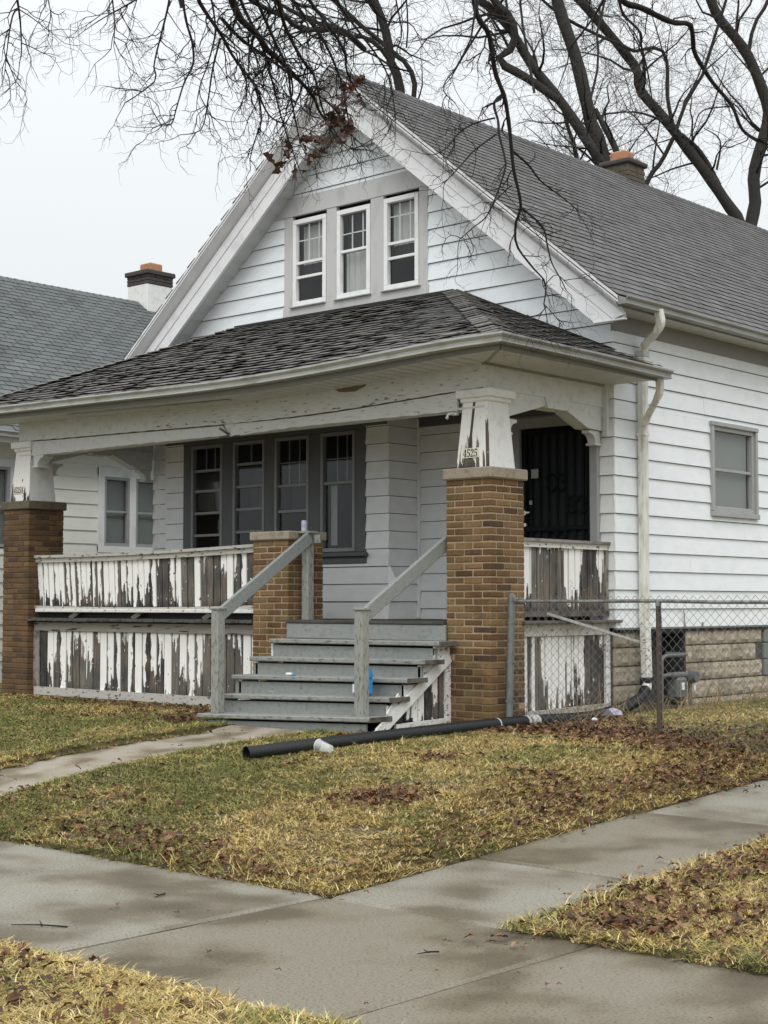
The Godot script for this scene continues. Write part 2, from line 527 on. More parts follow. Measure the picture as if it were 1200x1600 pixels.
	for key in ["grass", "leaf"]:
		var g := mat(key, Color(1, 1, 1), 0.75 if key == "leaf" else 0.85)
		g.vertex_color_use_as_albedo = true
		g.backlight_enabled = true
		g.backlight = Color(0.25, 0.25, 0.2)
	# metal, plastic, small things
	mat("galv", Color(0.36, 0.37, 0.37), 0.45, grime, Vector3(1.5, 0.8, 1.5))
	mats["galv"].metallic = 0.6
	mat("post_green", Color(0.17, 0.20, 0.20), 0.5, dirt, Vector3(2, 1, 2))
	mat("rust", Color(0.085, 0.062, 0.053), 0.85, ramp_tex("rusty", 43, 0.04, [[0.0, Color(1.6, 0.8, 0.6)], [0.5, gray(1.0)], [1.0, Color(0.7, 0.9, 1.0)]], 256, 4), Vector3(2, 1, 2))
	mat("wire", Color(0.24, 0.235, 0.225), 0.6)
	mats["wire"].metallic = 0.4
	mat("black_plastic", Color(0.016, 0.017, 0.018), 0.45, ramp_tex("dusty", 47, 0.04, [[0.0, Color(2.6, 2.3, 1.8)], [0.35, gray(1.3)], [0.6, gray(1.0)], [1.0, gray(0.8)]]), Vector3(1.2, 1.2, 1.2))
	mat("black_iron", Color(0.008, 0.009, 0.010), 0.6)
	mats["black_iron"].metallic_specular = 0.25
	mat("door_panel", Color(0.035, 0.039, 0.042), 0.7)
	mats["door_panel"].metallic_specular = 0.2
	mat("tape", Color(0.55, 0.55, 0.53), 0.35, dirt, Vector3(3, 3, 3))
	mat("brass", Color(0.65, 0.60, 0.48), 0.3)
	mats["brass"].metallic = 0.8
	mat("paper", Color(0.36, 0.38, 0.37), 0.8)
	mat("plate", Color(0.80, 0.77, 0.66), 0.5, dirt, Vector3(4, 4, 4))
	mat("ink", Color(0.015, 0.013, 0.012), 0.5)
	mat("blue_plastic", Color(0.03, 0.30, 0.75), 0.3)
	mat("red_label", Color(0.60, 0.05, 0.03), 0.5)
	mat("white_label", Color(0.78, 0.80, 0.80), 0.5)
	mat("lilac", Color(0.42, 0.40, 0.56), 0.5)
	mat("can", Color(0.55, 0.56, 0.62), 0.3)
	mats["can"].metallic = 0.5
	mat("meter", Color(0.13, 0.14, 0.142), 0.5, dirt, Vector3(3, 3, 3))
	mat("curtain", Color(0.50, 0.52, 0.50), 0.9, soft, Vector3(5, 0.2, 5))
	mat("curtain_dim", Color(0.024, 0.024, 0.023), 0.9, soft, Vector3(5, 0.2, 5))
	mat("blind", Color(0.23, 0.25, 0.24), 0.8)
	mat("room", Color(0.02, 0.02, 0.02), 0.9)
	mat("attic", Color(0.07, 0.068, 0.065), 0.9)
	var g := mat("glass", Color(0.04, 0.045, 0.045), 0.04)
	g.transparency = BaseMaterial3D.TRANSPARENCY_ALPHA
	g.albedo_color.a = 0.05
	g.metallic_specular = 0.35
	var cup := mat("clear_plastic", Color(0.8, 0.82, 0.82), 0.1)
	cup.transparency = BaseMaterial3D.TRANSPARENCY_ALPHA
	cup.albedo_color.a = 0.45
	mat("glass_block", Color(0.20, 0.23, 0.215), 0.15, soft, Vector3(2, 2, 2))


# ---------------------------------------------------------------- ground
func walk_y(z: float) -> float:   # the walk along the side street climbs gently away from the corner
	if z > 5.3:
		return -0.5
	return minf(-0.5 + (5.3 - z) * 0.046, -0.05)


func lawn_y(x: float, z: float) -> float:
	var dz := 5.37 - z
	var dx := 2.98 - x
	if x > 4.28:
		var e := clampf((x - 4.28) / 0.5, 0, 1)
		if z > 5.37 and z < 7.30:
			return -0.62
		return (walk_y(z) if z < 5.37 else -0.5) + 0.02 * e + (0.03 * clampf((z - 7.30) / 0.4, 0, 1) if z > 7.30 else 0.0)
	if z > 7.30:
		return -0.49 + 0.035 * clampf((z - 7.30) / 0.4, 0, 1)
	if z >= 5.37:
		return -0.62
	if x >= 2.98:
		return -0.62 if z > -40 else -0.2
	var a := -0.475 * exp(-dz / 2.0)
	var b := (walk_y(z) + 0.015) * exp(-dx / 0.75)
	if z > 1.2 and x > -2.28 and x < -1.12:   # the worn path lies lower than the turf
		return minf(a, b) - 0.16
	return minf(a, b) - 0.25 * maxf(0.0, minf(-a, -b)) * 0.2


func ground() -> void:
	var bump := noise(71, 0.9, 3)
	var xs := []
	var zs := []
	var x := -160.0
	while x < 160.0:
		xs.append(x)
		x += 12.0 if x < -24 or x > 14 else (0.22 if x > -9 and x < 9.5 else 1.0)
	var z := -220.0
	while z < 60.0:
		zs.append(z)
		z += 12.0 if z < -34 or z > 14 else (0.22 if z > -9 and z < 9.2 else 1.0)
	for e in [5.355, 5.375, 7.285, 7.305]:
		zs.append(e)
	for e in [-2.30, -2.27, -1.13, -1.10, 2.965, 2.985, 4.275, 4.295]:
		xs.append(e)
	xs.sort()
	zs.sort()
	var mb := MB.new()
	var cols: int = xs.size()
	for zz in zs:
		for xx in xs:
			var y := lawn_y(xx, zz)
			if zz > 9.3:
				y = minf(y, -0.75)
			if absf(xx) < 12 and absf(zz) < 12 and y > -0.6:
				y += bump.get_noise_2d(xx, zz) * (0.018 if xx < -2.5 or xx > -0.8 else 0.0)
			mb.v.append(Vector3(xx, y, zz))
			var e := 0.05
			mb.n.append(Vector3(lawn_y(xx - e, zz) - lawn_y(xx + e, zz), 2 * e, lawn_y(xx, zz - e) - lawn_y(xx, zz + e)).normalized())
			mb.t.append(Vector2(xx, zz))
	for r in zs.size() - 1:
		for k in cols - 1:
			var a := r * cols + k
			mb.i.append_array(PackedInt32Array([a, a + 1, a + cols, a + 1, a + cols + 1, a + cols]))
	tag(part(self, "lawn_ground", mb, mats["soil"]), "", "", "", "structure")
	# the street and its kerb, behind the photographer
	var st := MB.new()
	st.box(Vector3(-60, -0.9, 9.48), Vector3(60, -0.66, 17.0))
	tag(part(self, "road", st, mats["asphalt"]), "", "", "", "structure")
	var kb := MB.new()
	kb.cham(Vector3(0, -0.66, 9.39), Vector3(120, 0.36, 0.16), 0.02)
	tag(part(self, "kerb", kb, mats["concrete"]), "", "", "", "structure")


func slab_piece(parent: Node3D, x0: float, x1: float, z0: float, z1: float, ya: float, yb: float, m: Material, called := "paving_slab") -> void:
	# y at z0 is ya and at z1 is yb; rounded arrises along the joints
	var g := 0.012
	var b := 0.020
	var dy := [rng.randf_range(-0.007, 0.007), 0.0]
	var mb := MB.new()
	var lo := []
	var mid := []
	var top := []
	for c in [[x0, z1, yb], [x1, z1, yb], [x1, z0, ya], [x0, z0, ya]]:
		var px: float = c[0]
		var pz: float = c[1]
		var py: float = c[2] + dy[0]
		var sx := 1.0 if px == x0 else -1.0
		var sz := 1.0 if pz == z0 else -1.0
		lo.append(Vector3(px + sx * g, py - 0.12, pz + sz * g))
		mid.append(Vector3(px + sx * g, py - b * 0.7, pz + sz * g))
		top.append(Vector3(px + sx * (g + b), py, pz + sz * (g + b)))
	for k in 4:
		var j := (k + 1) % 4
		mb.q(lo[k], lo[j], mid[j], mid[k])
		mb.q(mid[k], mid[j], top[j], top[k])
	mb.q(top[0], top[1], top[2], top[3])
	part(parent, called, mb, m)


func paving() -> void:
	var base := MB.new()
	base.box(Vector3(-30, -0.66, 5.40), Vector3(30, -0.535, 7.27))
	var front := tag(part(self, "front_sidewalk", base, mats["soil"]), "", "", "", "structure") as Node3D
	var xs := [-11.9, -10.05, -8.2, -6.35, -4.5, -2.65, -0.72, 1.13, 2.97, 4.76, 6.6, 8.45, 10.3, 12.1]
	for k in xs.size() - 1:
		slab_piece(front, xs[k], xs[k + 1], 5.37, 7.29, -0.5, -0.5, mats["concrete_b"] if xs[k] > 2.9 and xs[k] < 3.0 or k % 4 == 1 else mats["concrete"])
	var sb := MB.new()
	sb.hexa([Vector3(3.0, -0.66, 5.36), Vector3(4.26, -0.66, 5.36), Vector3(4.26, -0.4, -30), Vector3(3.0, -0.4, -30),
		Vector3(3.0, -0.535, 5.36), Vector3(4.26, -0.535, 5.36), Vector3(4.26, -0.09, -30), Vector3(3.0, -0.09, -30)])
	var side := tag(part(self, "side_sidewalk", sb, mats["soil"]), "", "", "", "structure") as Node3D
	var z := [5.37, 4.05, 2.14, 0.35, -1.45, -3.25, -5.05, -6.85, -8.65, -12.3, -16.0, -30.0]
	for k in z.size() - 1:
		slab_piece(side, 2.98, 4.28, z[k + 1], z[k], walk_y(z[k + 1]), walk_y(z[k]), mats["concrete_b"] if k % 2 else mats["concrete"])
	var pb := MB.new()
	pb.box(Vector3(-2.2, -0.6, 1.4), Vector3(-1.2, -0.52, 5.35))
	var path := tag(part(self, "garden_path", pb, mats["soil"]), "", "", "", "structure") as Node3D
	var pz := [5.365, 4.75, 4.15, 3.5, 2.9, 2.3, 1.75, 1.22]
	for k in pz.size() - 1:
		slab_piece(path, -2.29, -1.11, pz[k + 1], pz[k], lawn_y(-2.5, pz[k + 1]) - 0.045 * clampf((pz[k + 1] - 1.2) / 0.6, 0, 1), lawn_y(-2.5, pz[k]) - 0.045 * clampf((pz[k] - 1.2) / 0.6, 0, 1), mats["path"])


# ---------------------------------------------------------------- siding
# horizontal strips [ya, yb, spans], cut where an opening begins or ends; lim gives the wall's ends at a height
func strips(y0: float, y1: float, lim: Callable, holes: Array) -> Array:
	var cuts := [y0, y1]
	for r in holes:
		for y in [r.position.y, r.end.y]:
			if y > y0 + 1e-3 and y < y1 - 1e-3:
				cuts.append(y)
	cuts.sort()
	var out := []
	for k in cuts.size() - 1:
		var ya: float = cuts[k]
		var yb: float = cuts[k + 1]
		if yb - ya < 1e-3:
			continue
		var ym := (ya + yb) * 0.5
		var spans := [[-1000.0, 1000.0]]
		var sorted := holes.duplicate()
		sorted.sort_custom(func(p, w): return p.position.x < w.position.x)
		for r in sorted:
			if ym > r.position.y and ym < r.end.y:
				var last: Array = spans.pop_back()
				if r.position.x > last[0]:
					spans.append([last[0], r.position.x])
				spans.append([maxf(r.end.x, last[0]), last[1]])
		var la: Vector2 = lim.call(ya)
		var lb: Vector2 = lim.call(yb)
		var res := []
		for s in spans:
			var a0 := maxf(s[0], la.x)
			var a1 := minf(s[1], la.y)
			var b0 := maxf(s[0], lb.x)
			var b1 := minf(s[1], lb.y)
			if a1 - a0 > 0.004 or b1 - b0 > 0.004:
				if b1 < b0:
					b0 = clampf((b0 + b1) * 0.5, a0, a1)
					b1 = b0
				res.append([a0, a1, b0, b1])
		if res:
			out.append([ya, yb, res])
	return out


func wall_core(parent: Node3D, called: String, o: Vector3, u: Vector3, n: Vector3, y0: float, y1: float, lim: Callable, holes: Array, m: Material, step := 10.0) -> MeshInstance3D:
	var mb := MB.new()
	var y := y0
	while y < y1 - 1e-3:
		var yt := minf(y + step, y1)
		for st in strips(y, yt, lim, holes):
			for s in st[2]:
				var f := func(uu: float, yy: float, d: float) -> Vector3: return o + u * uu + Vector3.UP * yy + n * d
				mb.hexa([f.call(s[0], st[0], 0.0), f.call(s[1], st[0], 0.0), f.call(s[1], st[0], -0.12), f.call(s[0], st[0], -0.12),
					f.call(s[2], st[1], 0.0), f.call(s[3], st[1], 0.0), f.call(s[3], st[1], -0.12), f.call(s[2], st[1], -0.12)])
		y = yt
	return part(parent, called, mb, m)


# lapped boards of 203 mm exposure on a wall core; each board is a part, notched round the openings
func siding(parent: Node3D, o: Vector3, u: Vector3, n: Vector3, y0: float, y1: float, lim: Callable, holes: Array, phase: float, m: Material, warp := 0.0) -> void:
	var e := 0.203
	var k0 := int(floor((y0 - phase) / e + 0.001))
	var y := phase + k0 * e
	while y < y1 - 0.01:
		var ya := maxf(y, y0)
		var yb := minf(y + e - (0.007 if y + e < y1 else 0.0), y1)
		var pieces := {}
		var sts := strips(ya, yb, lim, holes)
		var most := 1
		for st in sts:
			most = maxi(most, st[2].size())
		var whole := sts.any(func(st): return st[2].size() == 1) and most > 1
		# long courses are made of two lengths that lap at a joint
		var joint := INF
		if most == 1 and sts.size() == 1 and sts[0][2].size() == 1:
			var s0: Array = sts[0][2][0]
			if s0[1] - s0[0] > 3.5:
				joint = lerpf(s0[0], s0[1], rng.randf_range(0.2, 0.8)) if s0[1] - s0[0] < 10.0 else s0[0] + rng.randf_range(0.8, 4.5)
				if joint > maxf(s0[0], s0[2]) + 0.3 and joint < minf(s0[1], s0[3]) - 0.3:
					sts = [[ya, yb, [[s0[0], joint, s0[2], joint], [joint + 0.002, s0[1], joint + 0.002, s0[3]]]]]
		for st in sts:
			var kk := 0
			for s in st[2]:
				var key := 0 if whole else kk
				if not pieces.has(key):
					pieces[key] = MB.new()
				var mb: MB = pieces[key]
				var wob := rng.randf_range(-0.002, 0.002) + warp * rng.randf_range(-1, 1)
				var f := func(uu: float, yy: float) -> Vector3:
					return o + u * uu + Vector3.UP * yy + n * (0.024 - 0.021 * clampf((yy - y) / e, 0, 1) + wob)
				var a: Vector3 = f.call(s[0], st[0])
				var b: Vector3 = f.call(s[1], st[0])
				var c: Vector3 = f.call(s[3], st[1])
				var d: Vector3 = f.call(s[2], st[1])
				mb.q(a, b, c, d)
				var back := n * -0.0205
				if st[0] <= ya + 1e-4:
					mb.q(a + back, b + back, b, a)
					mb.q(a + back + Vector3.UP * 0.012, b + back + Vector3.UP * 0.012, b + back, a + back)
				mb.q(d, c, c + back * 0.2, d + back * 0.2)
				mb.q(a + back, a, d, d + back * 0.2)
				mb.q(b, b + back, c + back * 0.2, c)
				kk += 1
		for key in pieces:
			part(parent, "siding_board", pieces[key], m)
		y += e


# ---------------------------------------------------------------- windows
# o is the lower left outer corner of the frame on the wall plane, u to the right, n out of the wall.
# rails: heights of cross bars as fractions; lights: [x fractions, from, to] of thin glazing bars;
# hung: [x0, y0, x1, y1, material, depth] cloth or blinds behind the glass
func window(parent: Node3D, o: Vector3, u: Vector3, n: Vector3, w: float, h: float, fw: float, fm: Material, rails: Array, lights: Array, hung: Array, proud := 0.022, label := "") -> MeshInstance3D:
	var U := Vector3.UP
	var mb := MB.new()
	var bs := Basis(u, U, n)
	var dep := 0.07
	var mid := n * (proud - dep * 0.5)
	mb.cham(o + u * w * 0.5 + U * fw * 0.55 + mid, Vector3(w, fw * 1.1, dep), 0.004, bs)
	mb.cham(o + u * w * 0.5 + U * (h - fw * 0.5) + mid, Vector3(w, fw, dep), 0.004, bs)
	for s in [0.5 * fw, w - 0.5 * fw]:
		mb.cham(o + u * s + U * (h * 0.5 + fw * 0.05) + mid, Vector3(fw, h - fw * 2.1, dep), 0.004, bs)
	# inner bead, a little further in
	var f := part(parent, "window", mb, fm)
	if label:
		f.set_meta("label", label)
	var stops := [fw * 1.1]
	for k in rails.size():
		var y: float = h * rails[k]
		var r := MB.new()
		r.cham(o + u * w * 0.5 + U * y + n * (proud - 0.035 - 0.003 * k), Vector3(w - fw * 2.0, 0.034, 0.034), 0.003, bs)
		part(f, "sash_rail", r, fm)
		stops.append(y)
	stops.append(h - fw)
	for k in stops.size() - 1:
		var g := MB.new()
		var d := proud - 0.048 + 0.008 * (k % 2)
		g.cham(o + u * w * 0.5 + U * (stops[k] + stops[k + 1]) * 0.5 + n * d, Vector3(w - fw * 2.0, stops[k + 1] - stops[k], 0.004), 0.0005, bs)
		part(f, "pane", g, mats["glass"])
	for l in lights:
		var g := MB.new()
		for x in l[0]:
			g.bar(o + u * (w * x) + U * h * l[1] + n * (proud - 0.057), o + u * (w * x) + U * h * l[2] + n * (proud - 0.057), 0.012, 0.012, n)
		if l.size() > 3:
			g.bar(o + u * fw + U * h * l[3] + n * (proud - 0.057), o + u * (w - fw) + U * h * l[3] + n * (proud - 0.057), 0.012, 0.012, n)
		part(f, "glazing_bar", g, fm)
	for c in hung:
		var g := MB.new()
		var x0: float = w * c[0]
		var x1: float = w * c[2]
		var steps := 14
		for s in steps:
			var xa := lerpf(x0, x1, float(s) / steps)
			var xb := lerpf(x0, x1, float(s + 1) / steps)
			var fold := 0.0 if c[4] == mats["blind"] else 0.010
			var da: float = c[5] + fold * sin(s * 2.1)
			var db: float = c[5] + fold * sin((s + 1) * 2.1)
			g.q(o + u * xa + U * h * c[1] - n * da, o + u * xb + U * h * c[1] - n * db, o + u * xb + U * h * c[3] - n * db, o + u * xa + U * h * c[3] - n * da)
		part(f, "curtain", g, c[4])
	return f


# the dark room behind a window or a group of windows
func room(parent: Node3D, o: Vector3, u: Vector3, n: Vector3, w: float, h: float, d: float, m: Material) -> void:
	var U := Vector3.UP
	var mb := MB.new()
	var a := o - n * 0.121
	var b := o - n * d
	mb.q(b, b + u * w, b + u * w + U * h, b + U * h)
	mb.q(a, b, b + U * h, a + U * h)
	mb.q(b + u * w, a + u * w, a + u * w + U * h, b + u * w + U * h)
	mb.q(a, a + u * w, b + u * w, b)
	mb.q(b + U * h, b + u * w + U * h, a + u * w + U * h, a + U * h)
	part(parent, "room", mb, m)


# ---------------------------------------------------------------- shingles
func tab_mesh(w: float, l: float, curl: float, sd: int, lift := 0.022) -> MB:
	var r := RandomNumberGenerator.new()
	r.seed = sd
	var mb := MB.new()
	var top := []
	var th := 0.006
	for j in 3:
		var row := []
		for k in 4:
			var x := (k / 3.0 - 0.5) * w
			var z := -l * (1.0 - j / 2.0)
			var y := lerpf(0.001, lift, j / 2.0)
			if j == 2:
				y += curl * (r.randf() * 0.8 + (0.9 if k == 0 or k == 3 else 0.1) * r.randf())
				z += r.randf_range(-0.4, 0.4) * curl * 0.5
			elif j == 1:
				y += curl * 0.15 * r.randf()
			row.append(Vector3(x, y, z))
		top.append(row)
	for j in 2:
		for k in 3:
			mb.q(top[j + 1][k], top[j + 1][k + 1], top[j][k + 1], top[j][k])
	var dn := Vector3(0, -th, 0)
	for k in 3:
		mb.q(top[2][k] + dn, top[2][k + 1] + dn, top[2][k + 1], top[2][k])
	for j in 2:
		mb.q(top[j][0] + dn, top[j + 1][0] + dn, top[j + 1][0], top[j][0])
		mb.q(top[j + 1][3] + dn, top[j][3] + dn, top[j][3], top[j + 1][3])
	return mb


func add_xf(mb: MB, src: MB, xf: Transform3D, col: Color) -> void:
	var k := mb.v.size()
	mb.v.append_array(xf * src.v)
	mb.n.append_array(Transform3D(xf.basis.orthonormalized(), Vector3.ZERO) * src.n)
	mb.t.append_array(src.t)
	var cs := PackedColorArray()
	cs.resize(src.v.size())
	cs.fill(col)
	mb.c.append_array(cs)
	var idx := src.i.duplicate()
	for j in idx.size():
		idx[j] += k
	mb.i.append_array(idx)


# a roof plane: o the eave corner, u along the eave, s up the slope. The largest in view are parts, the rest one part.
func shingle_plane(parent: Node3D, called: String, o: Vector3, u: Vector3, s: Vector3, height: float, lim: Callable, expo: float, tw: float, curl: float, key: String, most: int, sag: Callable, skip := 0.0) -> void:
	var nrm := u.cross(s).normalized()
	var protos: Array = []
	var shared: Array = []
	for k in 7:
		var p := tab_mesh(tw - (0.011 if curl > 0.005 else 0.019), expo + 0.05, curl * [1.0, 0.5, 1.4, 0.8, 0.3, 1.9, 0.7][k], 100 + k, 0.018 if curl > 0.005 else 0.012)
		protos.append(p)
		shared.append(p.mesh())
	var eye := Vector3(9.015, 1.13, 11.7)
	var list := []
	var row := 0
	var sv := 0.0
	while sv < height - 0.02:
		var lm: Vector2 = lim.call(sv + expo * 0.5)
		var uu := lm.x - rng.randf() * (0.04 if curl > 0.005 else 0.012) - (tw * 0.5 if row % 2 else 0.0)
		while uu < lm.y:
			var a := maxf(uu, lm.x)
			var b := minf(uu + tw, lm.y)
			if b - a > 0.03 and rng.randf() >= skip:
				var c := o + u * ((a + b) * 0.5) + s * (sv + rng.randf_range(-0.004, 0.004) * (1.0 + curl * 60.0)) + nrm * 0.004
				var tl := rng.randf_range(-1, 1) * curl * 0.6
				var fit := minf(1.0, (height - 0.005 - sv) / (expo + 0.05))   # the top courses end at the ridge
				var bs := Basis(u * ((b - a) / tw), nrm, -s * fit) * Basis(Vector3.UP, tl)
				c.y -= sag.call(c.x, sv / height)
				list.append([c.distance_squared_to(eye), Transform3D(bs, c), rng.randi() % 7, rng.randi() % 5])
			uu += tw
		sv += expo
		row += 1
	if most > 0:
		list.sort_custom(func(p, w): return p[0] < w[0])
	var rest := MB.new()
	rest.colored = true
	for k in list.size():
		var it: Array = list[k]
		if k < most:
			part(parent, called, shared[it[2]], mats["%s_%d" % [key, it[3]]], it[1])
		else:
			add_xf(rest, protos[it[2]], it[1], gray([0.80, 0.92, 1.0, 1.1, 1.24][it[3]]))
	if rest.v.size():
		tag(part(parent, called, rest, mats[key + "_many"]), "", "", "", "stuff")


# ---------------------------------------------------------------- brick pillars
func brick_pillar(o: Vector3, top: float, label: String, cap_key: String, cap_h: float, mix: Array) -> Node3D:
	# o is the front right corner at the lawn; the pillar is 545 mm square
	var side := 0.545
	var e := 0.0677
	var root := thing("brick_pillar", label, "pillar", o + Vector3(-side * 0.5, 0, -side * 0.5), "brick porch pillars")
	var core := MB.new()
	core.box(o + Vector3(-side + 0.007, -0.15, -side + 0.007), o + Vector3(-0.007, top, -0.007))
	part(root, "mortar", core, mats["mortar_dark" if cap_key == "stone_cap_dark" else "mortar"])
	if cap_key == "stone_cap" and top > 2.0:   # soiled joints near the ground
		var low := MB.new()
		low.box(o + Vector3(-side + 0.0055, -0.15, -side + 0.0055), o + Vector3(-0.0055, 0.62, -0.0055))
		part(root, "mortar", low, mats["mortar_soiled"])
	var protos := []
	for k in 6:
		var mb := MB.new()
		var r := Vector3(0.213, 0.0565, 0.098) + Vector3(rng.randf_range(-0.003, 0.002), rng.randf_range(-0.002, 0.001), 0)
		mb.cham(Vector3.ZERO, r, 0.004 + 0.002 * (k % 3), Basis(Vector3.UP, rng.randf_range(-0.008, 0.008)))
		protos.append(mb.mesh())
	var rows := int(round(top / e))
	for r in range(-1, rows):
		var y := o.y + (r + 0.5) * e + (top - rows * e)
		for f in 4:
			var bs := Basis(Vector3.UP, f * PI * 0.5)
			var c := o + Vector3(-side * 0.5, 0, -side * 0.5)
			# pinwheel bond, turned the other way in every second course
			for k in 2:
				var off := -side * 0.5 + 0.1065 + k * 0.2235
				if r % 2 == 0:
					off = -off
				var pos := c + bs * Vector3(off, 0, side * 0.5 - 0.049 + rng.randf_range(-0.002, 0.002))
				pos.y = y
				var tone := mix[rng.randi() % mix.size()] as int
				if r < 9 and tone < 5 and rng.randf() < 0.5:
					tone = [1, 3, 1, 3, 1][tone]
				if r < 10 and rng.randf() < 0.07 and cap_key == "stone_cap":
					tone = 7
				part(root, "brick", protos[rng.randi() % 6], mats["brick_%d" % tone], Transform3D(bs, pos))
	var cap := MB.new()
	cap.cham(o + Vector3(-side * 0.5, top + cap_h * 0.5, -side * 0.5), Vector3(side + 0.06, cap_h, side + 0.06), 0.012)
	part(root, "stone_cap", cap, mats[cap_key])
	return root


func lettering(parent: Node3D, text: String, at: Vector3, size: float, bs: Basis, m: Material, called := "lettering", squeeze := 1.0) -> void:
	var tm := TextMesh.new()
	var f := SystemFont.new()
	f.font_names = PackedStringArray(["Droid Serif"])
	f.font_weight = 700
	tm.font = f
	tm.text = text
	tm.font_size = 48
	tm.pixel_size = size / 48.0
	tm.depth = 0.004
	var p := part(parent, called, tm, m, Transform3D(bs * Basis.from_scale(Vector3(squeeze, 1, 1)), at))
	p.mesh = tm


# the tapered wooden post on a pillar, with its moulded cap and house number
func tapered_post(root: Node3D, o: Vector3, y0: float, y1: float, number: String, face: Material) -> void:
	var c := o + Vector3(-0.228, 0, -0.228)
	var b := 0.203
	var t := 0.155
	var mb := MB.new()
	var lo := []
	var hi := []
	for s in [[-1, 1], [1, 1], [1, -1], [-1, -1]]:
		lo.append(Vector3(c.x + s[0] * b, y0, c.z + s[1] * b))
		hi.append(Vector3(c.x + s[0] * t, y1, c.z + s[1] * t))
	for k in 4:
		var j := (k + 1) % 4
		var u0 := 0.0 if k == 0 else 0.55
		var u1 := 0.5 if k == 0 else 0.56
		mb.q(lo[k], lo[j], hi[j], hi[k], Vector2(u0, 1), Vector2(u1, 1), Vector2(u1, 0), Vector2(u0, 0))
	var post := part(root, "tapered_post", mb, mats["post_white"])
	var fm := MB.new()
	var pz := Vector3(0, 0, 0.004)
	fm.q(lo[0] + pz, lo[1] + pz, hi[1] + pz, hi[0] + pz, Vector2(0, 1), Vector2(1, 1), Vector2(1, 0), Vector2(0, 0))
	part(post, "front_face", fm, face)
	var cp := MB.new()
	cp.cham(Vector3(c.x, y1 + 0.02, c.z), Vector3(t * 2 + 0.055, 0.055, t * 2 + 0.055), 0.012)
	cp.cham(Vector3(c.x, y1 + 0.075, c.z), Vector3(t * 2 + 0.115, 0.08, t * 2 + 0.115), 0.006)
	part(post, "post_cap", cp, mats["post_white"])
	# number plate on the front face
	var nrm := Vector3(0, b - t, y1 - y0).normalized()
	var up := Vector3(0, y1 - y0, -(b - t)).normalized()
	var wide := 0.205 if number.length() < 5 else 0.225
	var py := 0.145
	var pc := Vector3(c.x - 0.03, y0, c.z + b) + up * py + nrm * 0.006
	var pl := MB.new()
	pl.cham(pc, Vector3(wide, 0.098, 0.018), 0.002, Basis(Vector3.RIGHT, up, nrm))
	var plate := part(post, "number_plate", pl, mats["plate"])
	lettering(post, number, pc + nrm * 0.0085 - up * 0.002, 0.108, Basis(Vector3.RIGHT, up, nrm), mats["ink"], "house_number", 0.74 if number.length() < 5 else 0.64)


const FRONT_Z := -2.15
const BAY_Z := -1.615
const LEFT_X := -7.5
const BACK_Z := -17.0
const RIDGE := Vector3(-3.75, 7.67, 0)
const SLOPE := 0.82


func sag_at(x: float) -> float:   # the front beam and eave have sunk in the middle
	var t := clampf((x + 7.9) / 7.9, 0, 1)
	return 0.085 * sin(PI * t) * (1.0 - 0.25 * sin(TAU * t))


func gable_lim(y: float) -> Vector2:
	var w := minf((RIDGE.y - 0.12 - y) / SLOPE, 3.75)
	w = maxf(w, 0.0)
	return Vector2(RIDGE.x - w, RIDGE.x + w)


func build_house() -> void:
	var house := thing("house", "weathered white clapboard bungalow with front gable and sagging columned porch", "house", Vector3(-3.75, 0, -9.5))
	house_walls(house)
	house_windows(house)
	main_roof(house)
	porch_roof(house)
	porch_beams(house)
	porch_rails(house)
	foundation(house)
	front_door(house)
	spouts(house)


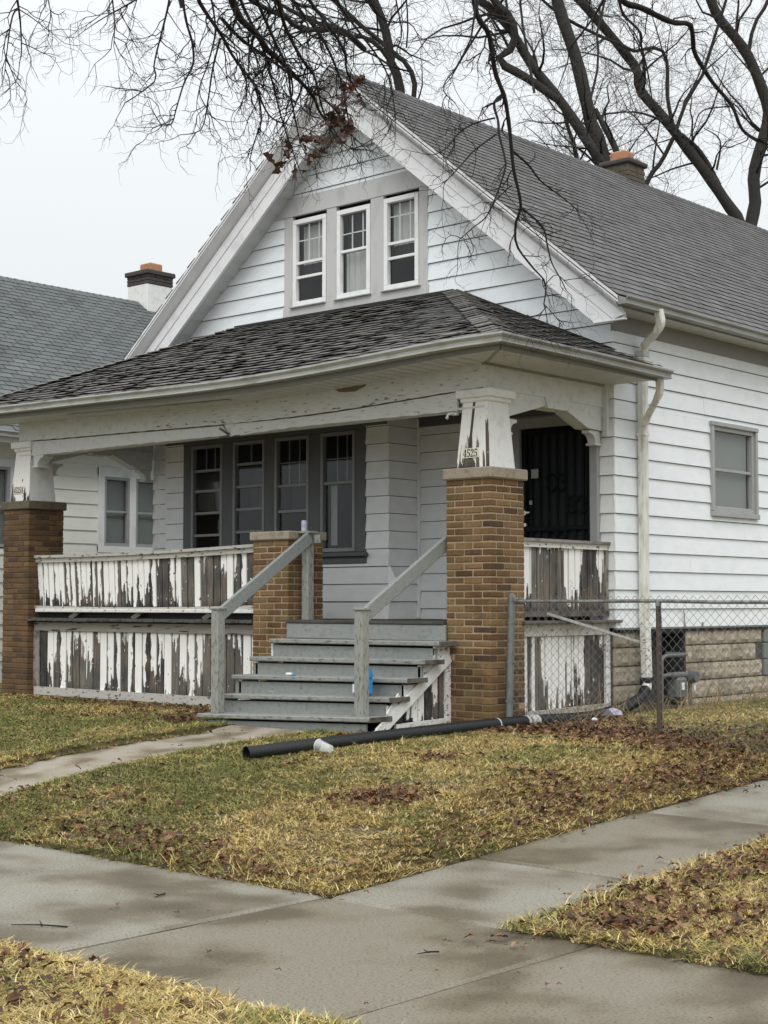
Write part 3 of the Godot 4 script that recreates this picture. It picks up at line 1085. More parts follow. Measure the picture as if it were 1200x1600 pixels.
func house_walls(house: Node3D) -> void:
	var X := Vector3.RIGHT
	var Z := Vector3.BACK
	var all := func(a: float, b: float) -> Callable: return func(_y: float) -> Vector2: return Vector2(a, b)
	# front gable above the porch
	var go := Vector3(0, 0, FRONT_Z)
	var holes := [Rect2(-4.955, 4.70, 2.40, 1.38)]
	var gw := wall_core(house, "gable_wall", go, X, Z, 3.32, 7.5, gable_lim, holes, mats["felt"], 0.3)
	siding(gw, go, X, Z, 3.32, 7.45, func(y: float) -> Vector2: return gable_lim(y) + Vector2(0, 0.017 if y < 4.4 else 0.0), holes + [Rect2(-9, 6.07, 12, 0.235)], 0.873, mats["siding"])
	# front walls under the porch: beside the bay on both sides
	var recess := all.call(-2.72, 0.017) as Callable
	var door := [Rect2(-1.30, 0.9, 1.13, 2.28)]
	var rw := wall_core(house, "recessed_wall", go, X, Z, 0.82, 3.32, all.call(-2.72, 0.0), door, mats["felt"])
	siding(rw, go, X, Z, 0.873, 3.32, recess, door, 0.873, mats["siding_porch"])
	var lw := wall_core(house, "front_wall", go, X, Z, 0.82, 3.32, all.call(LEFT_X, -6.61), [], mats["felt"])
	siding(lw, go, X, Z, 0.873, 3.32, all.call(LEFT_X - 0.017, -6.61), [], 0.873, mats["siding_porch"])
	# the bay
	var bo := Vector3(0, 0, BAY_Z)
	var bh := [Rect2(-6.26, 1.61, 3.20, 1.64)]
	var bw := wall_core(house, "bay_wall", bo, X, Z, 0.82, 3.32, all.call(-6.61, -2.72), bh, mats["felt"])
	siding(bw, bo, X, Z, 0.955, 3.32, all.call(-6.627, -2.703), bh, 0.955, mats["siding_porch"])
	for sd in [[-2.72, 1.0], [-6.61, -1.0]]:
		var u := Vector3(0, 0, -1.0 * sd[1])
		var so := Vector3(sd[0], 0, BAY_Z if sd[1] > 0 else FRONT_Z)
		var sw := wall_core(house, "bay_side_wall", so, u, X * sd[1], 0.82, 3.32, all.call(0.0, 0.535), [], mats["felt"])
		siding(sw, so, u, X * sd[1], 0.955, 3.32, all.call(0.0, 0.535), [], 0.955, mats["siding_porch"])
	# an upturned corner of one bay board
	var lift := MB.new()
	lift.hexa([Vector3(-2.73, 1.375, -1.60), Vector3(-2.685, 1.362, -1.60), Vector3(-2.685, 1.362, -1.625), Vector3(-2.73, 1.375, -1.625),
		Vector3(-2.735, 1.57, -1.607), Vector3(-2.728, 1.57, -1.607), Vector3(-2.728, 1.57, -1.625), Vector3(-2.735, 1.57, -1.625)])
	lift.hexa([Vector3(-2.69, 1.335, -1.575), Vector3(-2.60, 1.342, -1.645), Vector3(-2.60, 1.346, -1.655), Vector3(-2.69, 1.342, -1.59),
		Vector3(-2.712, 1.58, -1.606), Vector3(-2.704, 1.58, -1.616), Vector3(-2.704, 1.58, -1.62), Vector3(-2.712, 1.58, -1.612)])
	part(bw, "loose_corner_cap", lift, mats["siding"])
	# corner bead between bay and recess
	var cb := MB.new()
	cb.cham(Vector3(-2.69, 2.13, FRONT_Z + 0.03), Vector3(0.035, 2.35, 0.035), 0.006)
	part(rw, "corner_bead", cb, mats["siding_porch"])
	# long right wall
	var ro := Vector3(0, 0, FRONT_Z)
	var u := Vector3.FORWARD
	var L2 := FRONT_Z - BACK_Z
	var side_hole := [Rect2(1.99, 2.14, 1.09, 1.105), Rect2(7.0, 2.14, 1.2, 1.1), Rect2(10.5, 2.14, 1.2, 1.1)]
	var sw2 := wall_core(house, "side_wall", ro, u, X, 0.82, 4.28, all.call(0.0, L2), side_hole, mats["felt"])
	siding(sw2, ro, u, X, 0.873, 4.04, all.call(-0.017, L2), side_hole, 0.873, mats["siding"])
	var fz := MB.new()
	fz.cham(Vector3(0.012, 4.14, FRONT_Z - L2 * 0.5 - 0.03), Vector3(0.026, 0.20, L2), 0.003)
	part(sw2, "frieze_board", fz, mats["frieze"])
	var fe := MB.new()
	fe.cham(Vector3(0.004, 4.14, FRONT_Z - 0.008), Vector3(0.05, 0.215, 0.045), 0.003)
	part(sw2, "corner_block", fe, mats["frieze"])
	# torn edge pieces hanging below the lowest board
	for t in [[-3.02, 0.02, 0.14], [-3.52, 0.05, 0.20], [-3.9, 0.0, 0.05]]:
		var tb := MB.new()
		tb.bar(Vector3(0.03, 0.87, t[0]), Vector3(0.032 + t[1] * 0.2, 0.87 + t[2], t[0] + t[1]), 0.006, 0.022)
		part(sw2, "torn_strip", tb, mats["frieze"])
	var sill := MB.new()
	sill.cham(Vector3(-0.01, 0.862, FRONT_Z - L2 * 0.5), Vector3(0.05, 0.02, L2), 0.003)
	part(sw2, "starter_strip", sill, mats["frieze"])
	# left and back walls, plain
	var lo := Vector3(LEFT_X, 0, BACK_Z)
	var lw2 := wall_core(house, "side_wall", lo, Z, Vector3.LEFT, 0.82, 4.28, all.call(0.0, L2), [], mats["siding"])
	siding(lw2, lo, Z, Vector3.LEFT, 0.873, 4.25, all.call(0.0, L2 + 0.017), [], 0.873, mats["siding"])
	var ko := Vector3(0, 0, BACK_Z)
	wall_core(house, "rear_wall", ko, Vector3.LEFT, Vector3.FORWARD, 0.82, 7.5, func(y: float) -> Vector2: return Vector2(-gable_lim(y).y, -gable_lim(y).x), [], mats["siding"], 0.3)


func house_windows(house: Node3D) -> void:
	var X := Vector3.RIGHT
	var Z := Vector3.BACK
	# gable: three windows in one gray surround
	var tr := MB.new()
	var zf := FRONT_Z + 0.018
	var bar := func(x0: float, y0: float, x1: float, y1: float, z: float) -> void:
		tr.cham(Vector3((x0 + x1) * 0.5, (y0 + y1) * 0.5, z - 0.03), Vector3(x1 - x0, y1 - y0, 0.07), 0.004)
	bar.call(-4.955, 4.885, -4.81, 6.07, zf)
	bar.call(-4.205, 4.885, -4.04, 6.07, zf)
	bar.call(-3.465, 4.885, -3.255, 6.07, zf)
	bar.call(-2.69, 4.885, -2.555, 6.07, zf)
	bar.call(-4.97, 4.70, -2.54, 4.884, zf + 0.008)
	tr.slab([Vector2(-5.62, 6.071), Vector2(-1.88, 6.071), Vector2(-2.15, 6.302), Vector2(-5.35, 6.302)], Vector3(0, 0, FRONT_Z), X, Vector3.UP, Z, -0.02, 0.03)
	part(house, "gable_window_surround", tr, mats["trim_gray"])
	var gs := [[-4.80, 0], [-4.03, 1], [-3.248, 2]]
	for k in 3:
		var o := Vector3(gs[k][0], 4.895, FRONT_Z)
		var w := [0.585, 0.558, 0.552][k] as float
		var h := [1.12, 1.115, 1.128][k] as float
		if k == 0:
			window(house, o, X, Z, w, h, 0.06, mats["vinyl"], [0.335, 0.50], [[[0.42, 0.72], 0.5, 0.94, 0.76]], [[0.1, 0.5, 0.9, 0.94, mats["curtain"], 0.12], [0.1, 0.34, 0.9, 0.52, mats["curtain_dim"], 0.14]], 0.03)
		elif k == 1:
			window(house, o, X, Z, w, h, 0.06, mats["vinyl"], [0.53], [[[0.40, 0.72], 0.53, 0.93, 0.73]], [[0.1, 0.06, 0.9, 0.53, mats["curtain"], 0.10], [0.1, 0.53, 0.9, 0.95, mats["curtain_dim"], 0.13]], 0.03)
		else:
			window(house, o, X, Z, w, h, 0.06, mats["vinyl"], [0.345, 0.505], [[[0.40, 0.70], 0.5, 0.94, 0.80]], [[0.1, 0.5, 0.9, 0.95, mats["curtain"], 0.10], [0.1, 0.34, 0.9, 0.5, mats["curtain_dim"], 0.12]], 0.03)
	room(house, Vector3(-4.955, 4.70, FRONT_Z), X, Z, 2.40, 1.38, 1.4, mats["attic"])
	var ls := MB.new()
	for k in 3:
		var x: float = gs[k][0]
		ls.cham(Vector3(x + 0.285, 4.888, FRONT_Z + 0.045), Vector3(0.62, 0.016, 0.05), 0.003)
	part(house, "window_sill", ls, mats["gutter_clean"])
	var fl := MB.new()
	fl.bar(Vector3(-5.05, 4.70, FRONT_Z + 0.05), Vector3(-2.45, 4.695, FRONT_Z + 0.05), 0.05, 0.018)
	part(house, "flashing", fl, mats["vinyl"])
	# bay: four storm windows in a dark surround
	var bt := MB.new()
	var zb := BAY_Z + 0.022
	var bb := func(x0: float, y0: float, x1: float, y1: float, z: float) -> void:
		bt.cham(Vector3((x0 + x1) * 0.5, (y0 + y1) * 0.5, z - 0.035), Vector3(x1 - x0, y1 - y0, 0.08), 0.004)
	var xs := [[-6.11, -5.515], [-5.32, -4.745], [-4.57, -3.98], [-3.785, -3.225]]
	bb.call(-6.26, 1.735, -6.115, 3.17, zb)
	for k in 3:
		bb.call(xs[k][1] + 0.005, 1.735, xs[k + 1][0] - 0.005, 3.17, zb)
	bb.call(-3.22, 1.735, -3.06, 3.17, zb)
	bb.call(-6.26, 3.171, -3.06, 3.26, zb + 0.006)
	bb.call(-6.28, 1.60, -3.04, 1.734, zb + 0.012)
	part(house, "bay_window_surround", bt, mats["trim_dark"])
	var sl := MB.new()
	sl.cham(Vector3(-4.66, 1.70, BAY_Z + 0.055), Vector3(3.30, 0.035, 0.07), 0.005)
	part(house, "window_sill", sl, mats["trim_dark"])
	var rails := [[0.185, 0.385, 0.585, 0.77], [0.20, 0.40, 0.60, 0.80], [0.36, 0.58], [0.575]]
	var hung := [[[0.1, 0.39, 0.35, 0.75, mats["curtain_dim"], 0.2]], [[0.1, 0.4, 0.9, 0.75, mats["curtain_dim"], 0.24]], [[0.1, 0.36, 0.9, 0.8, mats["curtain_dim"], 0.24]], [[0.07, 0.06, 0.27, 0.575, mats["curtain"], 0.12]]]
	var lites := [[[[0.40, 0.68], 0.77, 0.97]], [[[0.5], 0.80, 0.97]], [[[0.36, 0.66], 0.58, 0.97, 0.78]], [[[0.42, 0.70], 0.575, 0.97, 0.78]]]
	for k in 4:
		window(house, Vector3(xs[k][0], 1.74, BAY_Z), X, Z, xs[k][1] - xs[k][0], 1.425, 0.042, mats["porch_frame"], rails[k], lites[k], hung[k], 0.03)
	room(house, Vector3(-6.26, 1.61, BAY_Z), X, Z, 3.20, 1.64, 2.5, mats["room"])
	# side windows
	var U := Vector3.FORWARD
	for k in 3:
		var z := [-4.14, -9.15, -12.65][k] as float
		var w := [1.09, 1.2, 1.2][k] as float
		var o := Vector3(0, 2.14, z)
		var sr := MB.new()
		var edge := 0.045
		var bs := Basis(U, Vector3.UP, X)
		sr.cham(o + U * w * 0.5 + Vector3.UP * 0.03 + X * 0.02, Vector3(w + 0.02, 0.06, 0.09), 0.005, bs)
		sr.cham(o + U * w * 0.5 + Vector3.UP * (1.105 - 0.025) + X * 0.02, Vector3(w + 0.02, 0.05, 0.08), 0.005, bs)
		for e in [edge * 0.5, w - edge * 0.5]:
			sr.cham(o + U * e + Vector3.UP * 0.56 + X * 0.018, Vector3(edge, 0.99, 0.07), 0.005, bs)
		part(house, "window_surround", sr, mats["storm_gray"])
		var hg := [[0.05, 0.05, 0.95, 0.95, mats["blind"], 0.06]]
		window(house, o + U * 0.046 + Vector3.UP * 0.062, U, X, w - 0.092, 1.0, 0.055, mats["storm_gray"], [0.49], [], hg, 0.024)
		room(house, o, U, X, w, 1.105, 0.8, mats["room"])


func main_roof(house: Node3D) -> void:
	var ez := 4.10
	var ey := RIDGE.y - ez * SLOPE
	var z0 := -1.70
	var z1 := BACK_Z - 0.4
	var deck := MB.new()
	for s in [1.0, -1.0]:
		var a := Vector3(RIDGE.x, RIDGE.y, z0)
		var b := Vector3(RIDGE.x + s * ez, ey, z0)
		var dn := Vector3(0, -0.05, 0)
		var back := Vector3(0, 0, z1 - z0)
		deck.hexa([b + dn, a + dn, a + dn + back, b + dn + back, b, a, a + back, b + back] if s < 0 else [a + dn, b + dn, b + dn + back, a + dn + back, a, b, b + back, a + back])
	var roof := part(house, "main_roof", deck, mats["felt"])
	var run := Vector3(-ez, ez * SLOPE, 0)
	var len := run.length()
	var s := run / len
	var flat := func(_x: float, _t: float) -> float: return 0.0
	shingle_plane(roof, "roof_shingle", Vector3(RIDGE.x + ez, ey, z0), Vector3.FORWARD, s, len, func(_v: float) -> Vector2: return Vector2(-0.012, z0 - z1), 0.14, 0.305, 0.0035, "roof", 300, flat)
	shingle_plane(roof, "left_slope_shingle", Vector3(RIDGE.x - ez, ey, z1), Vector3.BACK, Vector3(-s.x, s.y, 0), len, func(_v: float) -> Vector2: return Vector2(0, z0 - z1 + 0.012), 0.14, 0.305, 0.0035, "roof", 0, flat)
	ridge_caps(roof, RIDGE, z0, z1, SLOPE, mats["roof_1"])
	# rake: drip edge, sloped shadow board, barge board with a step; from the apex down each side
	var cs := cos(atan(SLOPE))
	for q in [1.0, -1.0]:
		var low := ez + 0.005
		var P := func(d: float, down: float, zz: float) -> Vector3:   # down is vertical, below the roof plane
			return Vector3(RIDGE.x + q * d, RIDGE.y - d * SLOPE - down, zz)
		var tri := func(mb: MB, prof: Array, end_y: float) -> void:
			# prof: [down, z] polyline, outermost first; each line runs from the apex to the eave or to the level cut end_y
			for k in prof.size() - 1:
				var a: Array = prof[k]
				var b: Array = prof[k + 1]
				var la := minf(low, (RIDGE.y - a[0] - end_y) / SLOPE)
				var lb := minf(low, (RIDGE.y - b[0] - end_y) / SLOPE)
				var c0: Vector3 = P.call(0.0, a[0], a[1])
				var c1: Vector3 = P.call(la, a[0], a[1])
				var c2: Vector3 = P.call(lb, b[0], b[1])
				var c3: Vector3 = P.call(0.0, b[0], b[1])
				if q > 0:
					mb.q(c3, c2, c1, c0)
				else:
					mb.q(c0, c1, c2, c3)
		var drip := MB.new()
		tri.call(drip, [[0.0, z0 - 0.03], [0.0, z0 + 0.002], [0.072, z0 - 0.002], [0.072, z0 - 0.03]], 3.9)
		part(roof, "drip_edge", drip, mats["rake_white"])
		var crown := MB.new()
		tri.call(crown, [[0.066, z0 - 0.008], [0.165, z0 - 0.150], [0.19, z0 - 0.152], [0.19, z0 - 0.17]], 4.11)
		part(roof, "crown_board", crown, mats["rake_white"])
		var barge := MB.new()
		tri.call(barge, [[0.178, z0 - 0.122], [0.325, z0 - 0.119], [0.332, z0 - 0.140], [0.345, z0 - 0.125], [0.53, z0 - 0.125], [0.53, z0 - 0.165], [0.2, z0 - 0.165]], 4.09)
		# the level return at its foot
		var r0: Vector3 = P.call((RIDGE.y - 0.53 - 4.09) / SLOPE, 0.53, z0 - 0.085)
		var r1: Vector3 = P.call(low, 0.19, z0 - 0.085)
		r1.y = 4.09
		barge.hexa([Vector3(minf(r0.x, r1.x), 4.075, z0 - 0.12), Vector3(maxf(r0.x, r1.x), 4.075, z0 - 0.12), Vector3(maxf(r0.x, r1.x), 4.075, z0 - 0.17), Vector3(minf(r0.x, r1.x), 4.075, z0 - 0.17),
			Vector3(minf(r0.x, r1.x), 4.092, z0 - 0.12), Vector3(maxf(r0.x, r1.x), 4.092, z0 - 0.12), Vector3(maxf(r0.x, r1.x), 4.092, z0 - 0.17), Vector3(minf(r0.x, r1.x), 4.092, z0 - 0.17)])
		part(roof, "barge_board", barge, mats["rake_white"])
		# soffit panels between the barge board and the gable wall
		var d := 0.05
		var pitch := 0.21
		while d < 3.74:
			var e := minf(d + pitch - 0.012, 3.77)
			var a: Vector3 = P.call(d, 0.47, z0 - 0.16)
			var b: Vector3 = P.call(e, 0.47, z0 - 0.16)
			var w := Vector3(0, 0, FRONT_Z - (z0 - 0.16) + 0.01)
			var lift := Vector3(0, 0.03, 0)
			var sp := MB.new()
			# lapped: the upper edge of each panel sits behind the one above
			if q > 0:
				sp.q(a + lift, a + lift + w, b + w, b)
				sp.q(b, b + w, b + w + lift * 1.5, b + lift * 1.5)
			else:
				sp.q(b, b + w, a + lift + w, a + lift)
				sp.q(b + lift * 1.5, b + w + lift * 1.5, b + w, b)
			part(roof, "soffit_panel", sp, mats["soffit"])
			d += pitch
	# side eaves: soffit, fascia and gutter
	for q in [1.0, -1.0]:
		var x_wall := 0.0 if q > 0 else LEFT_X
		var x_out: float = RIDGE.x + q * (ez - 0.02)
		var so := MB.new()
		var zz := z0 - 0.172
		while zz > z1:
			so.box(Vector3(minf(x_wall, x_out), 4.215, zz - 0.143), Vector3(maxf(x_wall, x_out), 4.235, zz))
			zz -= 0.15
		so.box(Vector3(minf(x_wall, x_out), 4.2355, z1), Vector3(maxf(x_wall, x_out), 4.245, z0 - 0.172))
		part(roof, "eave_soffit", so, mats["soffit"])
		var fa := MB.new()
		fa.box(Vector3(x_out - 0.012, 4.20, z1), Vector3(x_out + 0.012, 4.30, z0 - 0.02))
		part(roof, "fascia", fa, mats["fascia"])
		var gu := MB.new()
		gu.sweep(gutter_section(), [Vector3(x_out + q * 0.013, 4.305, z0 - 0.02), Vector3(x_out + q * 0.013, 4.285, z1)], [Vector3(q, 0, 0), Vector3(q, 0, 0)])
		part(roof, "eave_gutter", gu, mats["gutter"])
	# chimney behind the ridge
	var ch := MB.new()
	var cc := Vector3(-3.92, 0, -8.50)
	ch.cham(cc + Vector3(0, 7.45, 0), Vector3(0.48, 0.92, 0.46), 0.01)
	var chim := part(house, "chimney", ch, mats["chimney_brick"])
	var brick := MB.new()
	brick.cham(Vector3.ZERO, Vector3(0.20, 0.058, 0.05), 0.004)
	var bm := brick.mesh()
	for r in 12:
		var y := 7.06 + r * 0.0677
		for f in 4:
			var bs := Basis(Vector3.UP, f * PI * 0.5)
			var wide := 0.48 if f % 2 == 0 else 0.46
			var deep := 0.46 if f % 2 == 0 else 0.48
			var n := 2
			for k in n:
				var off := (k - 0.5) * 0.226 + (0.02 if r % 2 else -0.02)
				var pos := cc + bs * Vector3(off, 0, deep * 0.5 - 0.018)
				pos.y = y
				part(chim, "brick", bm, mats["chimney_brick"], Transform3D(bs * Basis.from_scale(Vector3(1.06, 1, 1)), pos))
	var cp := MB.new()
	cp.cham(cc + Vector3(0, 7.93, 0), Vector3(0.57, 0.08, 0.55), 0.02)
	part(chim, "chimney_cap", cp, mats["chimney_dark"])
	var pot := MB.new()
	pot.cham(cc + Vector3(-0.02, 8.05, -0.0), Vector3(0.28, 0.18, 0.27), 0.02)
	part(chim, "flue_tile", pot, mats["clay"])


func ridge_caps(roof: Node3D, at: Vector3, z0: float, z1: float, slope: float, m: Material) -> void:
	var caps := MB.new()
	var z := z0
	while z > z1:
		var w := 0.15
		var l := 0.16
		for q in [1.0, -1.0]:
			var d := Vector3(q * w, -w * slope * 0.97, 0)
			var top := Vector3(at.x, at.y + 0.022, z + 0.012)
			var e := Vector3(0, -0.012, -l - 0.03)
			var dn := Vector3(0, -0.009, 0)
			if q > 0:
				caps.q(top, top + d, top + d + e, top + e)
				caps.q(top + dn, top + d + dn, top + d, top)
			else:
				caps.q(top + d, top, top + e, top + d + e)
				caps.q(top + d + dn, top + dn, top, top + d)
		z -= l
	part(roof, "ridge_cap", caps, m)


func gutter_section() -> Array:
	return [Vector2(0, 0), Vector2(0.008, 0), Vector2(0.008, -0.076), Vector2(0.082, -0.076), Vector2(0.084, -0.044), Vector2(0.104, -0.028), Vector2(0.112, -0.008), Vector2(0.108, -0.004), Vector2(0.106, 0.0), Vector2(0.125, 0.0), Vector2(0.125, -0.018), Vector2(0.112, -0.032), Vector2(0.096, -0.042), Vector2(0.092, -0.068), Vector2(0.104, -0.073), Vector2(0.104, -0.086), Vector2(0.09, -0.09), Vector2(0, -0.09)]


func porch_roof(house: Node3D) -> void:
	var y0 := 3.60
	var rise := 1.15
	var run := 2.65
	var deck := MB.new()
	var A := Vector3(-8.5, y0, 0.5)
	var B := Vector3(0.5, y0, 0.5)
	var C := Vector3(0.5 - run, y0 + rise, 0.5 - run)
	var D := Vector3(-8.5 + run, y0 + rise, 0.5 - run)
	var E := Vector3(0.5, y0, -2.32)
	var F := Vector3(-8.5, y0, -2.15)
	var n := 24
	for k in n:
		var ta := float(k) / n
		var tb := float(k + 1) / n
		var a := A.lerp(B, ta) - Vector3(0, sag_at(lerpf(A.x, B.x, ta)), 0)
		var b := A.lerp(B, tb) - Vector3(0, sag_at(lerpf(A.x, B.x, tb)), 0)
		deck.q(a, b, D.lerp(C, tb), D.lerp(C, ta))
	deck.q(B, E, Vector3(0.0, y0 + 0.5 * rise / run, -2.32), C)
	deck.tri(C, Vector3(0.0, y0 + 0.5 * rise / run, -2.32), Vector3(0.0, y0 + 0.5 * rise / run, -2.15))
	deck.q(F, A, D, Vector3(-7.4, y0 + 1.1 * rise / run, -2.15))
	var roof := part(house, "porch_roof", deck, mats["felt"])
	var len := Vector2(run, rise).length()
	var sg := func(x: float, t: float) -> float: return sag_at(x) * (1.0 - t)
	var flat := func(_x: float, _t: float) -> float: return 0.0
	var k2 := run / len
	var sf := Vector3(0, rise, -run) / len
	shingle_plane(roof, "porch_shingle", A, Vector3.RIGHT, sf, len, func(v: float) -> Vector2: return Vector2(v * k2, 9.0 - v * k2), 0.125, 0.30, 0.015, "porch_roof", 300, sg, 0.012)
	var sr := Vector3(-run, rise, 0) / len
	shingle_plane(roof, "porch_side_shingle", B, Vector3.FORWARD, sr, len, func(v: float) -> Vector2: return Vector2(v * k2, 2.65 + (0.17 if v * k2 < 0.5 else 0.0)), 0.125, 0.30, 0.010, "porch_roof", 150, flat)
	var sl := Vector3(run, rise, 0) / len
	shingle_plane(roof, "porch_left_shingle", F, Vector3.BACK, sl, len, func(v: float) -> Vector2: return Vector2(0, 2.65 - v * k2), 0.125, 0.30, 0.010, "porch_roof", 0, flat)
	# hip caps
	for h in [[B, C], [A, D]]:
		var from: Vector3 = h[0]
		var to: Vector3 = h[1]
		var d := (to - from).normalized()
		var side := Vector3(-d.z, 0, d.x).normalized()
		var up := side.cross(d) if side.cross(d).y > 0 else d.cross(side)
		var steps := 26
		for k in steps:
			var p := from + (to - from) * (float(k) / steps) + up * 0.02
			var l := (to - from).length() / steps + 0.05
			var w := 0.16
			var dropv := -0.040
			var mb := MB.new()
			var lift := up * rng.randf_range(0.012, 0.028)
			var sk := side * rng.randf_range(-0.012, 0.012)
			var m0 := p + lift + sk
			var m1 := p + d * l
			mb.q(m0 - side * w + up * dropv, m0, m1, m1 - side * w + up * dropv)
			mb.q(m0, m0 + side * w + up * dropv, m1 + side * w + up * dropv, m1)
			var dn := up * -0.008
			mb.q(m0 - side * w + up * dropv + dn, m0 + dn, m0, m0 - side * w + up * dropv)
			mb.q(m0 + dn, m0 + side * w + up * dropv + dn, m0 + side * w + up * dropv, m0)
			part(roof, "hip_shingle", mb, mats["porch_roof_%d" % (rng.randi() % 3)])
	# gutters: one run along the front, mitred round the corner to the side
	var path := []
	var outs := []
	for k in 25:
		var x := lerpf(-8.62, 0.5, k / 24.0)
		path.append(Vector3(x, y0 + 0.0 - sag_at(x) * 0.92 - 0.006, 0.5))
		outs.append(Vector3(0, 0, 1))
	outs[24] = Vector3(1, 0, 1)
	var g1 := MB.new()
	g1.sweep(gutter_section(), path, outs)
	part(roof, "front_gutter", g1, mats["gutter_clean"])
	var g2 := MB.new()
	g2.sweep(gutter_section(), [Vector3(0.5, y0 - 0.006, 0.5), Vector3(0.5, y0 - 0.012, -0.9), Vector3(0.5, y0 - 0.03, -2.34)], [Vector3(1, 0, 1), Vector3(1, 0, 0), Vector3(1, 0, 0)])
	part(roof, "side_gutter", g2, mats["gutter"])
	# fascia, soffit panels, frieze moulding
	var fa := MB.new()
	for k in 24:
		var xa := lerpf(-8.5, 0.5, k / 24.0)
		var xb := lerpf(-8.5, 0.5, (k + 1) / 24.0)
		var p := [Vector3(xa, y0 - 0.145 - sag_at(xa), 0.497), Vector3(xb, y0 - 0.145 - sag_at(xb), 0.497), Vector3(xb, y0 - sag_at(xb), 0.497), Vector3(xa, y0 - sag_at(xa), 0.497)]
		fa.q(p[0], p[1], p[2], p[3])
		fa.q(p[1] - Vector3(0, 0, 0.02), p[0] - Vector3(0, 0, 0.02), p[3] - Vector3(0, 0, 0.02), p[2] - Vector3(0, 0, 0.02))
		fa.q(p[0] - Vector3(0, 0, 0.02), p[1] - Vector3(0, 0, 0.02), p[1], p[0])
	fa.box(Vector3(0.477, y0 - 0.145, -2.32), Vector3(0.497, y0, 0.476))
	part(roof, "fascia", fa, mats["fascia"])
	var so := MB.new()
	var x := -8.45
	while x < -0.1:
		var sa := sag_at(x)
		so.box(Vector3(x, y0 - 0.142 - sa, -0.06), Vector3(x + 0.142, y0 - 0.128 - sa, 0.478))
		x += 0.147
	var z := 0.47
	while z > -2.14:
		so.box(Vector3(-0.10, y0 - 0.141, z - 0.142), Vector3(0.476, y0 - 0.127, z))
		z -= 0.147
	part(roof, "porch_soffit", so, mats["soffit"])
	var mitre := MB.new()
	mitre.bar(Vector3(-0.09, y0 - 0.142, -0.06), Vector3(0.48, y0 - 0.142, 0.48), 0.035, 0.012)
	part(roof, "soffit_mitre", mitre, mats["gutter"])
	var bead := MB.new()
	bead.bar(Vector3(-0.085, y0 - 0.15, 0.0), Vector3(-0.085, y0 - 0.15, -2.13), 0.03, 0.03)
	part(roof, "soffit_bead", bead, mats["gutter"])
	# torn strip of soffit trim hanging along the front
	var tr := MB.new()
	for k in 14:
		var xa := lerpf(-6.2, -3.4, k / 14.0)
		var xb := lerpf(-6.2, -3.4, (k + 1) / 14.0)
		tr.bar(Vector3(xa, y0 - 0.165 - sag_at(xa) - 0.012 * sin(k * 0.4), 0.32 - 0.006 * k), Vector3(xb, y0 - 0.165 - sag_at(xb) - 0.012 * sin((k + 1) * 0.4), 0.32 - 0.006 * (k + 1)), 0.05, 0.012)
	part(roof, "loose_trim", tr, mats["gutter_clean"])
	# flashing where the roof meets the gable
	var fl := MB.new()
	fl.bar(Vector3(-5.85, y0 + rise + 0.012, FRONT_Z + 0.035), Vector3(-2.15, y0 + rise + 0.006, FRONT_Z + 0.035), 0.05, 0.03)
	fl.bar(C + Vector3(0.05, 0.0, 0.035), Vector3(0.0, y0 + 0.5 * rise / run + 0.02, FRONT_Z + 0.035), 0.05, 0.03)
	part(roof, "wall_flashing", fl, mats["felt"])
	# ceiling
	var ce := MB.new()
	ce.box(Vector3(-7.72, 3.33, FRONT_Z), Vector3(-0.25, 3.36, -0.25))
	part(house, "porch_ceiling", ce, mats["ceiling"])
	var mo := MB.new()
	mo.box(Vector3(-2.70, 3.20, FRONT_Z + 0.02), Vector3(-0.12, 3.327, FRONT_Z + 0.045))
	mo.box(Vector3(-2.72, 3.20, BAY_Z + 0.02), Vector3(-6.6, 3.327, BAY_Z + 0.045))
	part(house, "ceiling_moulding", mo, mats["trim_dark"])


